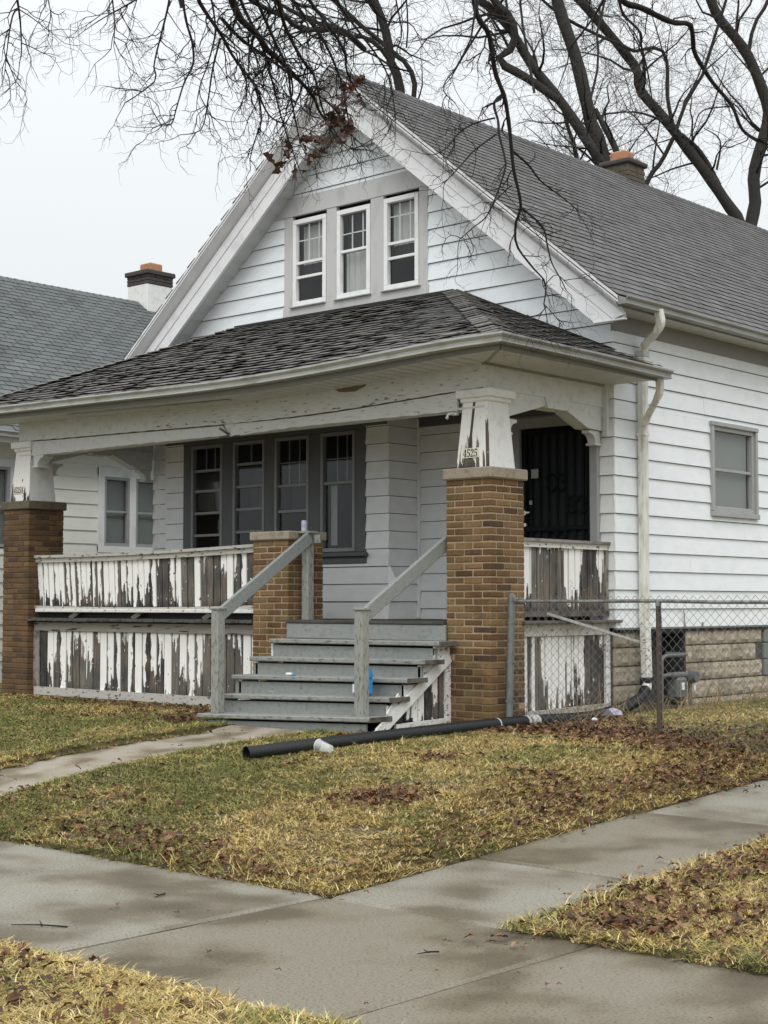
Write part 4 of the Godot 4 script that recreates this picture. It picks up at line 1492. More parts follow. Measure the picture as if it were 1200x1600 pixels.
func porch_beams(house: Node3D) -> void:
	# front beam: an upper fascia board over a lower one that has cracked near the middle
	var core := MB.new()
	core.box(Vector3(-7.69, 3.045, -0.27), Vector3(-0.11, 3.33, -0.13))
	core.box(Vector3(-7.69, 3.026, -0.27), Vector3(-0.11, 3.046, -0.06))
	var beam := part(house, "front_beam", core, mats["beam_good"])
	var mk := func(xa: float, xb: float, top: Callable, bot: Callable, zf: float, m: Material, called: String, cut_a: float, cut_b: float) -> void:
		var mb := MB.new()
		var n := int(maxf(8, (xb - xa) / 0.08))
		for k in n:
			var x0 := lerpf(xa, xb, float(k) / n)
			var x1 := lerpf(xa, xb, float(k + 1) / n)
			var r0 := hash_wob(x0)
			var r1 := hash_wob(x1)
			var c0 := cut_a if k == 0 else 0.0
			var c1 := cut_b if k == n - 1 else 0.0
			mb.hexa([Vector3(x0 + c0, bot.call(x0) + r0, zf), Vector3(x1 + c1, bot.call(x1) + r1, zf), Vector3(x1 + c1, bot.call(x1) + r1, zf - 0.03), Vector3(x0 + c0, bot.call(x0) + r0, zf - 0.03),
				Vector3(x0, top.call(x0) - r0 * 0.5, zf), Vector3(x1, top.call(x1) - r1 * 0.5, zf), Vector3(x1, top.call(x1) - r1 * 0.5, zf - 0.03), Vector3(x0, top.call(x0) - r0 * 0.5, zf - 0.03)])
		part(beam, called, mb, m)
	var ut := func(x: float) -> float: return 3.475 - sag_at(x) * 1.1
	var ub := func(x: float) -> float: return 3.228 - sag_at(x) * 0.95
	var lt := func(x: float) -> float: return 3.214 - sag_at(x) * 0.98
	var lb := func(x: float) -> float: return 3.022 + 0.004 * sin(x * 2.0)
	mk.call(-7.70, -5.05, ut, ub, -0.045, mats["beam_good"], "upper_fascia_board", 0.0, 0.0)
	mk.call(-5.045, -0.085, ut, ub, -0.043, mats["beam"], "upper_fascia_board", 0.0, 0.0)
	mk.call(-7.42, -3.83, lt, lb, -0.052, mats["beam_good"], "lower_fascia_board", 0.0, 0.10)
	mk.call(-3.80, -0.44, func(x: float) -> float: return lt.call(x) + 0.012 * clampf((-x - 2.5) / 1.3, 0, 1), func(x: float) -> float: return lb.call(x) - 0.022 * clampf((-x - 2.8) / 1.0, 0, 1), -0.046, mats["beam"], "lower_fascia_board", 0.10, 0.0)
	# a patch under the eave where the paint has come away, and slivers of paint along the joint
	var bp := MB.new()
	bp.slab([Vector2(-2.12, 3.40), Vector2(-2.02, 3.345), Vector2(-1.80, 3.33), Vector2(-1.66, 3.37), Vector2(-1.60, 3.425), Vector2(-1.85, 3.43)], Vector3(0, 0, -0.043), Vector3.RIGHT, Vector3.UP, Vector3.BACK, 0.0, 0.004)
	part(beam, "bare_patch", bp, mats["bare_board"])
	var ch := MB.new()
	for k in 26:
		var cx := rng.randf_range(-5.0, -1.0)
		var cy: float = ub.call(cx) + rng.randf_range(-0.012, 0.05)
		ch.slab([Vector2(cx, cy), Vector2(cx + rng.randf_range(0.02, 0.09), cy + rng.randf_range(-0.004, 0.01)), Vector2(cx + rng.randf_range(0.0, 0.05), cy + rng.randf_range(0.008, 0.022))], Vector3(0, 0, -0.043), Vector3.RIGHT, Vector3.UP, Vector3.BACK, 0.0, 0.0035)
	part(beam, "flaked_spots", ch, mats["bare_board"])
	var spl := MB.new()
	spl.bar(Vector3(-3.86, 3.10, -0.03), Vector3(-3.70, 3.02, -0.025), 0.012, 0.02)
	spl.bar(Vector3(-3.9, 3.005, -0.07), Vector3(-3.55, 3.0, -0.05), 0.02, 0.014)
	part(beam, "split_board", spl, mats["wood_bare"])
	for q in 2:
		var xf := -0.09 if q == 0 else -7.68
		var outn := 1.0 if q == 0 else -1.0
		var cb := MB.new()
		cb.box(Vector3(minf(xf, xf - outn * 0.18) + 0.012, 3.15, -2.13), Vector3(maxf(xf, xf - outn * 0.18) - 0.012, 3.34, -0.275))
		var sb := part(house, "side_beam", cb, mats["beam_good"])
		var up := MB.new()
		up.box(Vector3(minf(xf, xf - outn * 0.03), 3.216, -2.128), Vector3(maxf(xf, xf - outn * 0.03), 3.472, -0.047))
		part(sb, "upper_fascia_board", up, mats["beam_good"])
		# arched lower board, a keystone at its crown; both faces
		var half_a := [Vector2(0.30, 2.955), Vector2(0.45, 2.975), Vector2(1.06, 3.135), Vector2(1.01, 3.208), Vector2(0.30, 3.208)]
		var half_b := [Vector2(2.10, 2.965), Vector2(1.82, 2.975), Vector2(1.40, 3.135), Vector2(1.46, 3.208), Vector2(2.10, 3.208)]
		var key := [Vector2(1.075, 3.112), Vector2(1.385, 3.112), Vector2(1.445, 3.219), Vector2(1.025, 3.219)]
		for side in [0.0, 0.15]:
			var f: float = xf - outn * side
			for h in [half_a, half_b]:
				var mb := MB.new()
				mb.slab(h, Vector3(f, 0, 0), Vector3.FORWARD, Vector3.UP, Vector3(outn, 0, 0), -0.034, -0.015)
				part(sb, "arch_board", mb, mats["beam_good"])
			var kb := MB.new()
			kb.slab(key, Vector3(f, 0, 0), Vector3.FORWARD, Vector3.UP, Vector3(outn, 0, 0), -0.036, 0.008)
			part(sb, "keystone", kb, mats["beam_good"])
		var under := MB.new()
		for seg in [[0.45, 2.975, 1.06, 3.135], [1.06, 3.13, 1.40, 3.13], [1.40, 3.135, 1.82, 2.975], [1.82, 2.974, 2.10, 2.965]]:
			var x0 := xf - outn * 0.03
			var x1 := xf - outn * 0.155
			under.hexa([Vector3(minf(x0, x1), seg[1] + 0.002, -seg[0]), Vector3(maxf(x0, x1), seg[1] + 0.002, -seg[0]), Vector3(maxf(x0, x1), seg[3] + 0.002, -seg[2]), Vector3(minf(x0, x1), seg[3] + 0.002, -seg[2]),
				Vector3(minf(x0, x1), seg[1] + 0.02, -seg[0]), Vector3(maxf(x0, x1), seg[1] + 0.02, -seg[0]), Vector3(maxf(x0, x1), seg[3] + 0.02, -seg[2]), Vector3(minf(x0, x1), seg[3] + 0.02, -seg[2])])
		part(sb, "arch_soffit", under, mats["beam_good"])
		bracket(sb, Vector3(xf - outn * 0.10, 2.965, -2.10), Vector3.BACK, 0.10)
		bracket(sb, Vector3(xf - outn * 0.10, 2.955, -0.42), Vector3.FORWARD, 0.10)
		if q == 0:
			var vb := MB.new()
			vb.cham(Vector3(-0.07, 3.25, -2.11), Vector3(0.06, 0.70, 0.06), 0.004)
			part(sb, "end_board", vb, mats["beam_good"])
	bracket(beam, Vector3(-7.40, 3.02, -0.14), Vector3.RIGHT, 0.16)
	# stub of the lost bracket and an old hook by the right pillar
	var st := MB.new()
	st.cham(Vector3(-0.50, 2.995, -0.09), Vector3(0.07, 0.03, 0.05), 0.006)
	st.tube(PackedVector3Array([Vector3(-0.50, 3.0, -0.06), Vector3(-0.545, 2.99, -0.04), Vector3(-0.555, 2.965, -0.03)]), PackedFloat32Array([0.012, 0.014, 0.012]), 6)
	st.cham(Vector3(-0.555, 2.955, -0.03), Vector3(0.035, 0.03, 0.035), 0.012)
	part(beam, "bracket_stub", st, mats["flaky"])


func hash_wob(x: float) -> float:
	return 0.0045 * sin(x * 17.3) * sin(x * 41.0 + 1.7)


# a small scrolled corbel hung under a beam: o its top inner corner, out the direction it points, w its width
func bracket(parent: Node3D, o: Vector3, out: Vector3, w: float) -> void:
	var mb := MB.new()
	var poly := [Vector2(0, 0), Vector2(0, -0.155), Vector2(0.085, -0.155), Vector2(0.085, -0.14)]
	for k in 8:
		var a := lerpf(0.15, 1.45, k / 7.0)
		poly.append(Vector2(0.185 - 0.10 * cos(a) * 1.0, -0.145 + 0.11 * sin(a)))
	poly.append(Vector2(0.20, -0.03))
	poly.append(Vector2(0.20, 0))
	var side := out.cross(Vector3.UP)
	mb.slab(poly, o, out, Vector3.UP, side, -w * 0.5, w * 0.5)
	mb.cham(o + out * 0.05 + Vector3.UP * -0.145, Vector3(0.12, 0.024, w + 0.03), 0.004, Basis(out, Vector3.UP, side))
	part(parent, "bracket", mb, mats["beam_good"])


# one row of upright boards; each samples its own strip of the flaked-paint picture
func board_row(parent: Node3D, called: String, a: Vector3, b: Vector3, y0: Callable, y1: Callable, n: int, out: Vector3, m: Material, rack := 0.0, u_from := 0.0, u_to := 1.0) -> void:
	for k in n:
		var t0 := float(k) / n
		var t1 := float(k + 1) / n
		var gap := 0.008 / (b - a).length()
		var wob := out * rng.randf_range(-0.005, 0.005)
		var dl := Vector3(0, rng.randf_range(-0.006, 0.004), 0)
		var dir := (b - a).normalized()
		var rk := dir * rack * (1.0 - t0)
		var p0 := a.lerp(b, t0 + gap) + wob
		var p1 := a.lerp(b, t1 - gap) + wob
		var A := Vector3(p0.x, y0.call(t0), p0.z) + dl
		var B := Vector3(p1.x, y0.call(t1), p1.z) + dl
		var C := Vector3(p1.x, y1.call(t1), p1.z) + rk
		var D := Vector3(p0.x, y1.call(t0), p0.z) + rk
		var ua := lerpf(u_from, u_to, t0 + gap)
		var ub := lerpf(u_from, u_to, t1 - gap)
		var th := out * -0.018
		var ch := dir * 0.004
		var ci := out * -0.004
		var mb := MB.new()
		mb.q(A + ch, B - ch, C - ch, D + ch, Vector2(ua, 1), Vector2(ub, 1), Vector2(ub, 0), Vector2(ua, 0))
		mb.q(A + ci, A + ch, D + ch, D + ci, Vector2(ua, 1), Vector2(ua, 1), Vector2(ua, 0), Vector2(ua, 0))
		mb.q(B - ch, B + ci, C + ci, C - ch, Vector2(ub, 1), Vector2(ub, 1), Vector2(ub, 0), Vector2(ub, 0))
		mb.q(A + th, A + ci, D + ci, D + th, Vector2(ua, 1), Vector2(ua, 1), Vector2(ua, 0), Vector2(ua, 0))
		mb.q(B + ci, B + th, C + th, C + ci, Vector2(ub, 1), Vector2(ub, 1), Vector2(ub, 0), Vector2(ub, 0))
		mb.q(B + th, A + th, D + th, C + th, Vector2(ub, 1), Vector2(ua, 1), Vector2(ua, 0), Vector2(ub, 0))
		mb.q(D + ch, C - ch, C + th, D + th, Vector2(ua, 0), Vector2(ub, 0), Vector2(ub, 0), Vector2(ua, 0))
		mb.q(A + th, B + th, B - ch, A + ch, Vector2(ua, 1), Vector2(ub, 1), Vector2(ub, 1), Vector2(ua, 1))
		part(parent, called, mb, m)


func porch_rails(house: Node3D) -> void:
	var X := Vector3.RIGHT
	var Z := Vector3.BACK
	# floor of narrow boards on a dark frame
	var fr := MB.new()
	fr.box(Vector3(-7.85, 0.80, -2.14), Vector3(-0.15, 0.925, -0.14))
	var floor_ := part(house, "porch_floor", fr, mats["felt"])
	var pl := MB.new()
	pl.cham(Vector3.ZERO, Vector3(0.084, 0.026, 2.15), 0.003)
	var pm := pl.mesh()
	var x := -7.83
	while x < -0.12:
		part(floor_, "floor_board", pm, mats["deck"], Transform3D(Basis(), Vector3(x, 0.939 + rng.randf_range(-0.002, 0.002), -1.125 + rng.randf_range(0, 0.012))))
		x += 0.0875
	# left front: balustrade of close boards
	var k1 := MB.new()
	k1.box(Vector3(-7.40, 0.95, -0.19), Vector3(-3.30, 1.68, -0.18))
	var rail := part(house, "front_balustrade", k1, mats["felt"])
	var dip := func(t: float) -> float: return -0.022 * sin(PI * t)
	board_row(rail, "balustrade_board", Vector3(-7.36, 0, -0.145), Vector3(-3.30, 0, -0.145), func(t: float) -> float: return 1.105 + 0.5 * dip.call(t), func(t: float) -> float: return 1.655 + 0.045 * t + dip.call(t), 37, Z, mats["peel_rail"], -0.055)
	for p in [[0.0, 1.685, 0.05, 0.065, -0.135, "flaky_gray", "top_rail"], [0.0, 1.727, 0.15, 0.034, -0.16, "flaky_gray", "cap_board"], [0.0, 1.085, 0.05, 0.04, -0.13, "flaky_gray", "bottom_rail"]]:
		var mb := MB.new()
		var n := 12
		for k in n:
			var ta := float(k) / n
			var tb := float(k + 1) / n
			var up := 0.045 if p[1] > 1.5 else 0.008
			mb.bar(Vector3(lerpf(-7.40, -3.29, ta), p[1] + up * ta + dip.call(ta), p[4]), Vector3(lerpf(-7.40, -3.29, tb), p[1] + up * tb + dip.call(tb), p[4]), p[2], p[3])
		part(rail, p[6], mb, mats[p[5]])
	# white ledge on blocks, sagging over the gap above the floor edge
	var le := MB.new()
	le.cham(Vector3(-5.33, 1.045, -0.10), Vector3(4.02, 0.042, 0.06), 0.006)
	part(rail, "white_ledge", le, mats["flaky"])
	for bx in [-6.55, -5.35, -4.1]:
		var bl := MB.new()
		bl.bar(Vector3(bx - 0.05, 0.955, -0.06), Vector3(bx + 0.03, 1.03, -0.14), 0.09, 0.05)
		part(rail, "support_block", bl, mats["wood_bare"])
	var fe := MB.new()
	for k in 40:
		var xa := -7.40 + k * 0.103
		fe.cham(Vector3(xa + 0.05, 0.927 + rng.randf_range(-0.003, 0.003), -0.045), Vector3(0.098, 0.03, 0.11 + rng.randf_range(-0.012, 0.012)), 0.004)
	part(floor_, "floor_edge", fe, mats["deck"])
	# skirting under the floor
	var k2 := MB.new()
	k2.box(Vector3(-7.42, -0.1, -0.17), Vector3(-3.28, 0.9, -0.155))
	var skirt := part(house, "front_skirting", k2, mats["felt"])
	board_row(skirt, "skirting_board", Vector3(-7.28, 0, -0.12), Vector3(-3.29, 0, -0.12), func(t: float) -> float: return 0.045 + 0.03 * t, func(_t: float) -> float: return 0.79, 30, Z, mats["peel_skirt"])
	var hb := MB.new()
	hb.cham(Vector3(-5.34, 0.843, -0.105), Vector3(4.1, 0.112, 0.03), 0.005)
	part(skirt, "top_board", hb, mats["peel_plank"])
	var vb := MB.new()
	vb.cham(Vector3(-7.345, 0.42, -0.11), Vector3(0.115, 0.74, 0.03), 0.004)
	part(skirt, "end_board", vb, mats["wood_gray"])
	var gb := MB.new()
	gb.bar(Vector3(-7.36, 0.035, -0.10), Vector3(-3.3, 0.03, -0.10), 0.04, 0.10)
	part(skirt, "ground_board", gb, mats["flaky_gray"])
	# right side: the same in short
	var k3 := MB.new()
	k3.box(Vector3(-0.135, 1.0, -2.13), Vector3(-0.125, 1.72, -0.55))
	var side := part(house, "side_balustrade", k3, mats["felt"])
	board_row(side, "balustrade_board", Vector3(-0.095, 0, -0.55), Vector3(-0.095, 0, -2.10), func(_t: float) -> float: return 1.06, func(_t: float) -> float: return 1.70, 14, X, mats["peel_side"], 0.0, 0.0, 0.5)
	for p in [[1.722, 0.05, 0.055, -0.09, "flaky"], [1.765, 0.13, 0.03, -0.10, "wood_gray"], [1.03, 0.06, 0.06, -0.09, "wood_bare"]]:
		var mb := MB.new()
		mb.bar(Vector3(p[3], p[0], -0.54), Vector3(p[3], p[0], -2.125), p[1], p[2])
		part(side, "side_rail", mb, mats[p[4]])
	var ev := MB.new()
	ev.cham(Vector3(-0.09, 1.37, -2.105), Vector3(0.05, 0.66, 0.045), 0.004)
	part(side, "end_board", ev, mats["wood_gray"])
	var k4 := MB.new()
	k4.box(Vector3(-0.14, -0.1, -2.15), Vector3(-0.13, 0.95, -0.5))
	var sks := part(house, "side_skirting", k4, mats["felt"])
	board_row(sks, "skirting_board", Vector3(-0.10, 0, -0.55), Vector3(-0.10, 0, -2.07), func(t: float) -> float: return 0.03 + 0.05 * t, func(_t: float) -> float: return 0.80, 13, X, mats["peel_side"], 0.0, 0.5, 1.0)
	var tb := MB.new()
	tb.cham(Vector3(-0.085, 0.865, -1.34), Vector3(0.03, 0.125, 1.62), 0.005)
	part(sks, "top_board", tb, mats["flaky"])
	var lb := MB.new()
	lb.cham(Vector3(-0.05, 0.945, -1.36), Vector3(0.20, 0.03, 1.72), 0.005)
	part(sks, "ledge_board", lb, mats["wood_bare"])
	var eb := MB.new()
	eb.cham(Vector3(-0.085, 0.42, -2.115), Vector3(0.035, 0.76, 0.09), 0.004)
	part(sks, "end_board", eb, mats["flaky"])
	var rg := MB.new()
	rg.bar(Vector3(-0.07, 0.03, -0.56), Vector3(-0.07, 0.05, -2.12), 0.05, 0.07)
	part(sks, "ground_board", rg, mats["flaky_gray"])


func foundation(house: Node3D) -> void:
	var core := MB.new()
	var z := FRONT_Z
	# the wall steps back where the gas pipe enters
	core.box(Vector3(-0.3, -0.2, -2.72), Vector3(-0.045, 0.86, FRONT_Z))
	core.box(Vector3(-0.5, -0.2, -3.60), Vector3(-0.30, 0.86, -2.72))
	core.box(Vector3(-0.3, -0.2, BACK_Z), Vector3(-0.045, 0.86, -3.60))
	core.box(Vector3(LEFT_X + 0.05, -0.2, BACK_Z), Vector3(LEFT_X + 0.3, 0.86, FRONT_Z))
	core.box(Vector3(LEFT_X + 0.3, -0.2, FRONT_Z - 0.3), Vector3(-0.3, 0.86, FRONT_Z - 0.02))
	core.box(Vector3(LEFT_X + 0.3, -0.2, BACK_Z), Vector3(-0.3, 0.86, BACK_Z + 0.25))
	var f := part(house, "foundation", core, mats["parge"])
	# rock-faced blocks with pitted faces
	var protos := []
	for k in 4:
		var mb := MB.new()
		mb.cham(Vector3(0, 0, -0.03), Vector3(0.294, 0.190, 0.08), 0.014)
		var n := noise(200 + k, 4.0, 3)
		var nx := 10
		var ny := 5
		var P := func(a: int, b: int) -> Vector3:
			var edge := 0.0 if a == 0 or b == 0 or a == nx or b == ny else 1.0
			var ux := (float(a) / nx - 0.5) * 0.268
			var uy := (float(b) / ny - 0.5) * 0.172
			var pit := 0.0
			for c in [-0.01]:
				pit += exp(-((ux - c - 0.02) * (ux - c - 0.02) + (uy - 0.02) * (uy - 0.02)) / 0.0012)
			return Vector3(ux, uy, 0.0105 + edge * (0.012 + 0.022 * n.get_noise_2d(a, b * 1.3) - 0.032 * pit))
		for a in nx:
			for b in ny:
				mb.q(P.call(a, b), P.call(a + 1, b), P.call(a + 1, b + 1), P.call(a, b + 1))
		protos.append(mb.mesh())
	var side := Basis(Vector3.FORWARD, Vector3.UP, Vector3.RIGHT)
	for r in 5:
		var y := 0.86 - 0.1 - r * 0.2
		var zz := FRONT_Z - 0.02 - (0.0 if r % 2 else 0.1)
		# corner piece, left of the recess
		for k in 2:
			if k < 2:
				part(f, "block", protos[rng.randi() % 4], mats["block"], Transform3D(side * Basis.from_scale(Vector3(1.0, 1, 1)), Vector3(-0.035, y, -2.31 - k * 0.27)))
		var z2 := -3.60 - (0.15 if r % 2 else 0.0)
		if r % 2:
			part(f, "block", protos[0], mats["block_light"], Transform3D(side * Basis.from_scale(Vector3(0.48, 1, 1)), Vector3(-0.035, y, -3.675)))
		var k := 0
		while z2 > -9.0:
			if not (z2 - 0.3 < -5.42 and z2 > -6.3 and r < 3):
				part(f, "block", protos[rng.randi() % 4], mats["block_light" if rng.randf() < 0.75 else "block"], Transform3D(side, Vector3(-0.035, y, z2 - 0.15)))
			z2 -= 0.3
	var gb := MB.new()
	for a in 3:
		for b in 4:
			gb.cham(Vector3(-0.03, 0.76 - a * 0.2, -5.53 - b * 0.2), Vector3(0.05, 0.192, 0.192), 0.012)
	part(f, "glass_block", gb, mats["glass_block"])
	var jamb := MB.new()
	jamb.box(Vector3(-0.30, -0.1, -3.605), Vector3(-0.02, 0.86, -3.565))
	jamb.box(Vector3(-0.298, 0.80, -3.6), Vector3(-0.02, 0.858, -2.72))
	part(f, "recess_frame", jamb, mats["felt"])


func front_door(house: Node3D) -> void:
	var x0 := -1.20
	var x1 := -0.275
	var y0 := 0.955
	var y1 := 3.06
	var z := FRONT_Z + 0.02
	var tr := MB.new()
	tr.cham(Vector3(x0 - 0.055, 2.03, z), Vector3(0.10, 2.17, 0.09), 0.005)
	tr.cham(Vector3(x1 + 0.052, 2.03, z), Vector3(0.10, 2.17, 0.09), 0.005)
	tr.cham(Vector3((x0 + x1) * 0.5, y1 + 0.062, z + 0.004), Vector3(1.14, 0.115, 0.09), 0.005)
	var frame := part(house, "door_frame", tr, mats["storm_gray"])
	var pn := MB.new()
	pn.box(Vector3(x0, y0, FRONT_Z - 0.06), Vector3(x1, y1, FRONT_Z - 0.03))
	var door := part(house, "front_door", pn, mats["door_panel"])
	door.set_meta("label", "black iron security door")
	# iron security grille in front of it: stiles, rails, bars and scrolls
	var g := MB.new()
	for xx in [x0 + 0.03, x1 - 0.03]:
		g.cham(Vector3(xx, (y0 + y1) * 0.5, FRONT_Z + 0.0), Vector3(0.06, y1 - y0, 0.04), 0.004)
	for yy in [y0 + 0.04, 1.70, 1.95, y1 - 0.04]:
		g.cham(Vector3((x0 + x1) * 0.5, yy, FRONT_Z + 0.001), Vector3(x1 - x0 - 0.1, 0.05, 0.034), 0.004)
	part(door, "grille_frame", g, mats["black_iron"])
	for k in 7:
		var b := MB.new()
		var xx := lerpf(x0 + 0.06, x1 - 0.06, (k + 0.5) / 7.0)
		b.bar(Vector3(xx, y0 + 0.06, FRONT_Z), Vector3(xx, y1 - 0.06, FRONT_Z), 0.03, 0.016, Vector3.BACK)
		part(door, "grille_bar", b, mats["black_iron"])
	for c in [Vector2(x0 + 0.46, 2.45), Vector2(x1 - 0.2, 2.20), Vector2(x1 - 0.2, 1.40), Vector2(x0 + 0.2, 1.40), Vector2(x1 - 0.46, 1.83)]:
		var s := MB.new()
		for q in [1.0, -1.0]:
			for v in [1.0, -1.0]:
				var pts := PackedVector3Array()
				var rad := PackedFloat32Array()
				for k in 13:
					var a := k / 12.0 * 4.6
					var r := 0.085 * (1.0 - k / 15.0)
					pts.append(Vector3(c.x + q * (0.085 - r * cos(a)), c.y + v * (0.03 + r * sin(a)), FRONT_Z + 0.012))
					rad.append(0.011)
				s.tube(pts, rad, 5)
		part(door, "iron_scroll", s, mats["black_iron"])
	var st := MB.new()
	st.box(Vector3(-1.06, 2.51, FRONT_Z + 0.03), Vector3(-0.965, 2.61, FRONT_Z + 0.034))
	part(door, "notice", st, mats["paper"])
	var s2 := MB.new()
	s2.box(Vector3(-1.09, 2.22, FRONT_Z + 0.03), Vector3(-1.05, 2.265, FRONT_Z + 0.034))
	part(door, "sticker", s2, mats["paper"])
	var kn := MB.new()
	kn.tube(PackedVector3Array([Vector3(-1.145, 2.13, FRONT_Z + 0.01), Vector3(-1.145, 2.13, FRONT_Z + 0.05)]), PackedFloat32Array([0.028, 0.025]), 12)
	kn.bar(Vector3(-1.145, 2.13, FRONT_Z + 0.055), Vector3(-1.07, 2.135, FRONT_Z + 0.055), 0.018, 0.014)
	part(door, "door_handle", kn, mats["brass"])
	var lk := MB.new()
	lk.tube(PackedVector3Array([Vector3(-1.15, 2.0, FRONT_Z + 0.01), Vector3(-1.15, 2.0, FRONT_Z + 0.035)]), PackedFloat32Array([0.022, 0.02]), 12)
	part(door, "lock", lk, mats["brass"])
	room(house, Vector3(x0 - 0.1, 0.9, FRONT_Z), Vector3.RIGHT, Vector3.BACK, 1.13, 2.28, 0.6, mats["room"])


# a rectangular sheet-metal pipe through the points
func spout_pipe(p: Array, w: float, d: float, flute := false) -> MB:
	var mb := MB.new()
	for k in p.size() - 1:
		var a: Vector3 = p[k]
		var b: Vector3 = p[k + 1]
		var dir := (b - a).normalized()
		mb.bar(a - dir * 0.012, b + dir * 0.012, w, d, Vector3.RIGHT, 0.012)
	return mb


func spouts(house: Node3D) -> void:
	var dsp := MB.new()
	var xw := 0.085
	dsp = spout_pipe([Vector3(xw, 3.88, -2.60), Vector3(xw, 0.93, -2.58)], 0.10, 0.085)
	for c in [-0.025, 0.0, 0.025]:
		dsp.cham(Vector3(xw + 0.043, 2.4, -2.59 + c), Vector3(0.007, 2.93, 0.009), 0.002)
	var pipe := part(house, "downspout", dsp, mats["spout"])
	var low := spout_pipe([Vector3(xw + 0.005, 0.935, -2.585), Vector3(xw + 0.012, 0.33, -2.60)], 0.105, 0.09)
	part(pipe, "lower_section", low, mats["flaky"])
	# elbows from the main gutter
	var pts := []
	for q in [Vector3(0.41, 4.24, -2.40), Vector3(0.41, 4.13, -2.44), Vector3(0.395, 4.09, -2.455), Vector3(0.36, 4.05, -2.47), Vector3(0.31, 4.02, -2.50), Vector3(0.20, 3.975, -2.55), Vector3(0.14, 3.94, -2.58), Vector3(0.10, 3.895, -2.60), Vector3(0.087, 3.84, -2.60)]:
		pts.append(q)
	part(pipe, "elbow", spout_pipe(pts, 0.095, 0.08), mats["spout"])
	var collar := MB.new()
	collar.cham(Vector3(xw, 3.83, -2.60), Vector3(0.10, 0.07, 0.115), 0.006)
	part(pipe, "collar", collar, mats["gutter_clean"])
	var e2 := []
	for q in [Vector3(0.50, 3.50, -2.25), Vector3(0.50, 3.40, -2.27), Vector3(0.485, 3.35, -2.285), Vector3(0.44, 3.29, -2.31), Vector3(0.26, 3.17, -2.45), Vector3(0.18, 3.12, -2.52), Vector3(0.14, 3.06, -2.54)]:
		e2.append(q)
	part(pipe, "porch_elbow", spout_pipe(e2, 0.075, 0.07), mats["spout"])
	for y in [2.95, 1.15]:
		var st := MB.new()
		st.cham(Vector3(xw, y, -2.59), Vector3(0.098, 0.03, 0.112), 0.003)
		part(pipe, "strap", st, mats["spout"])


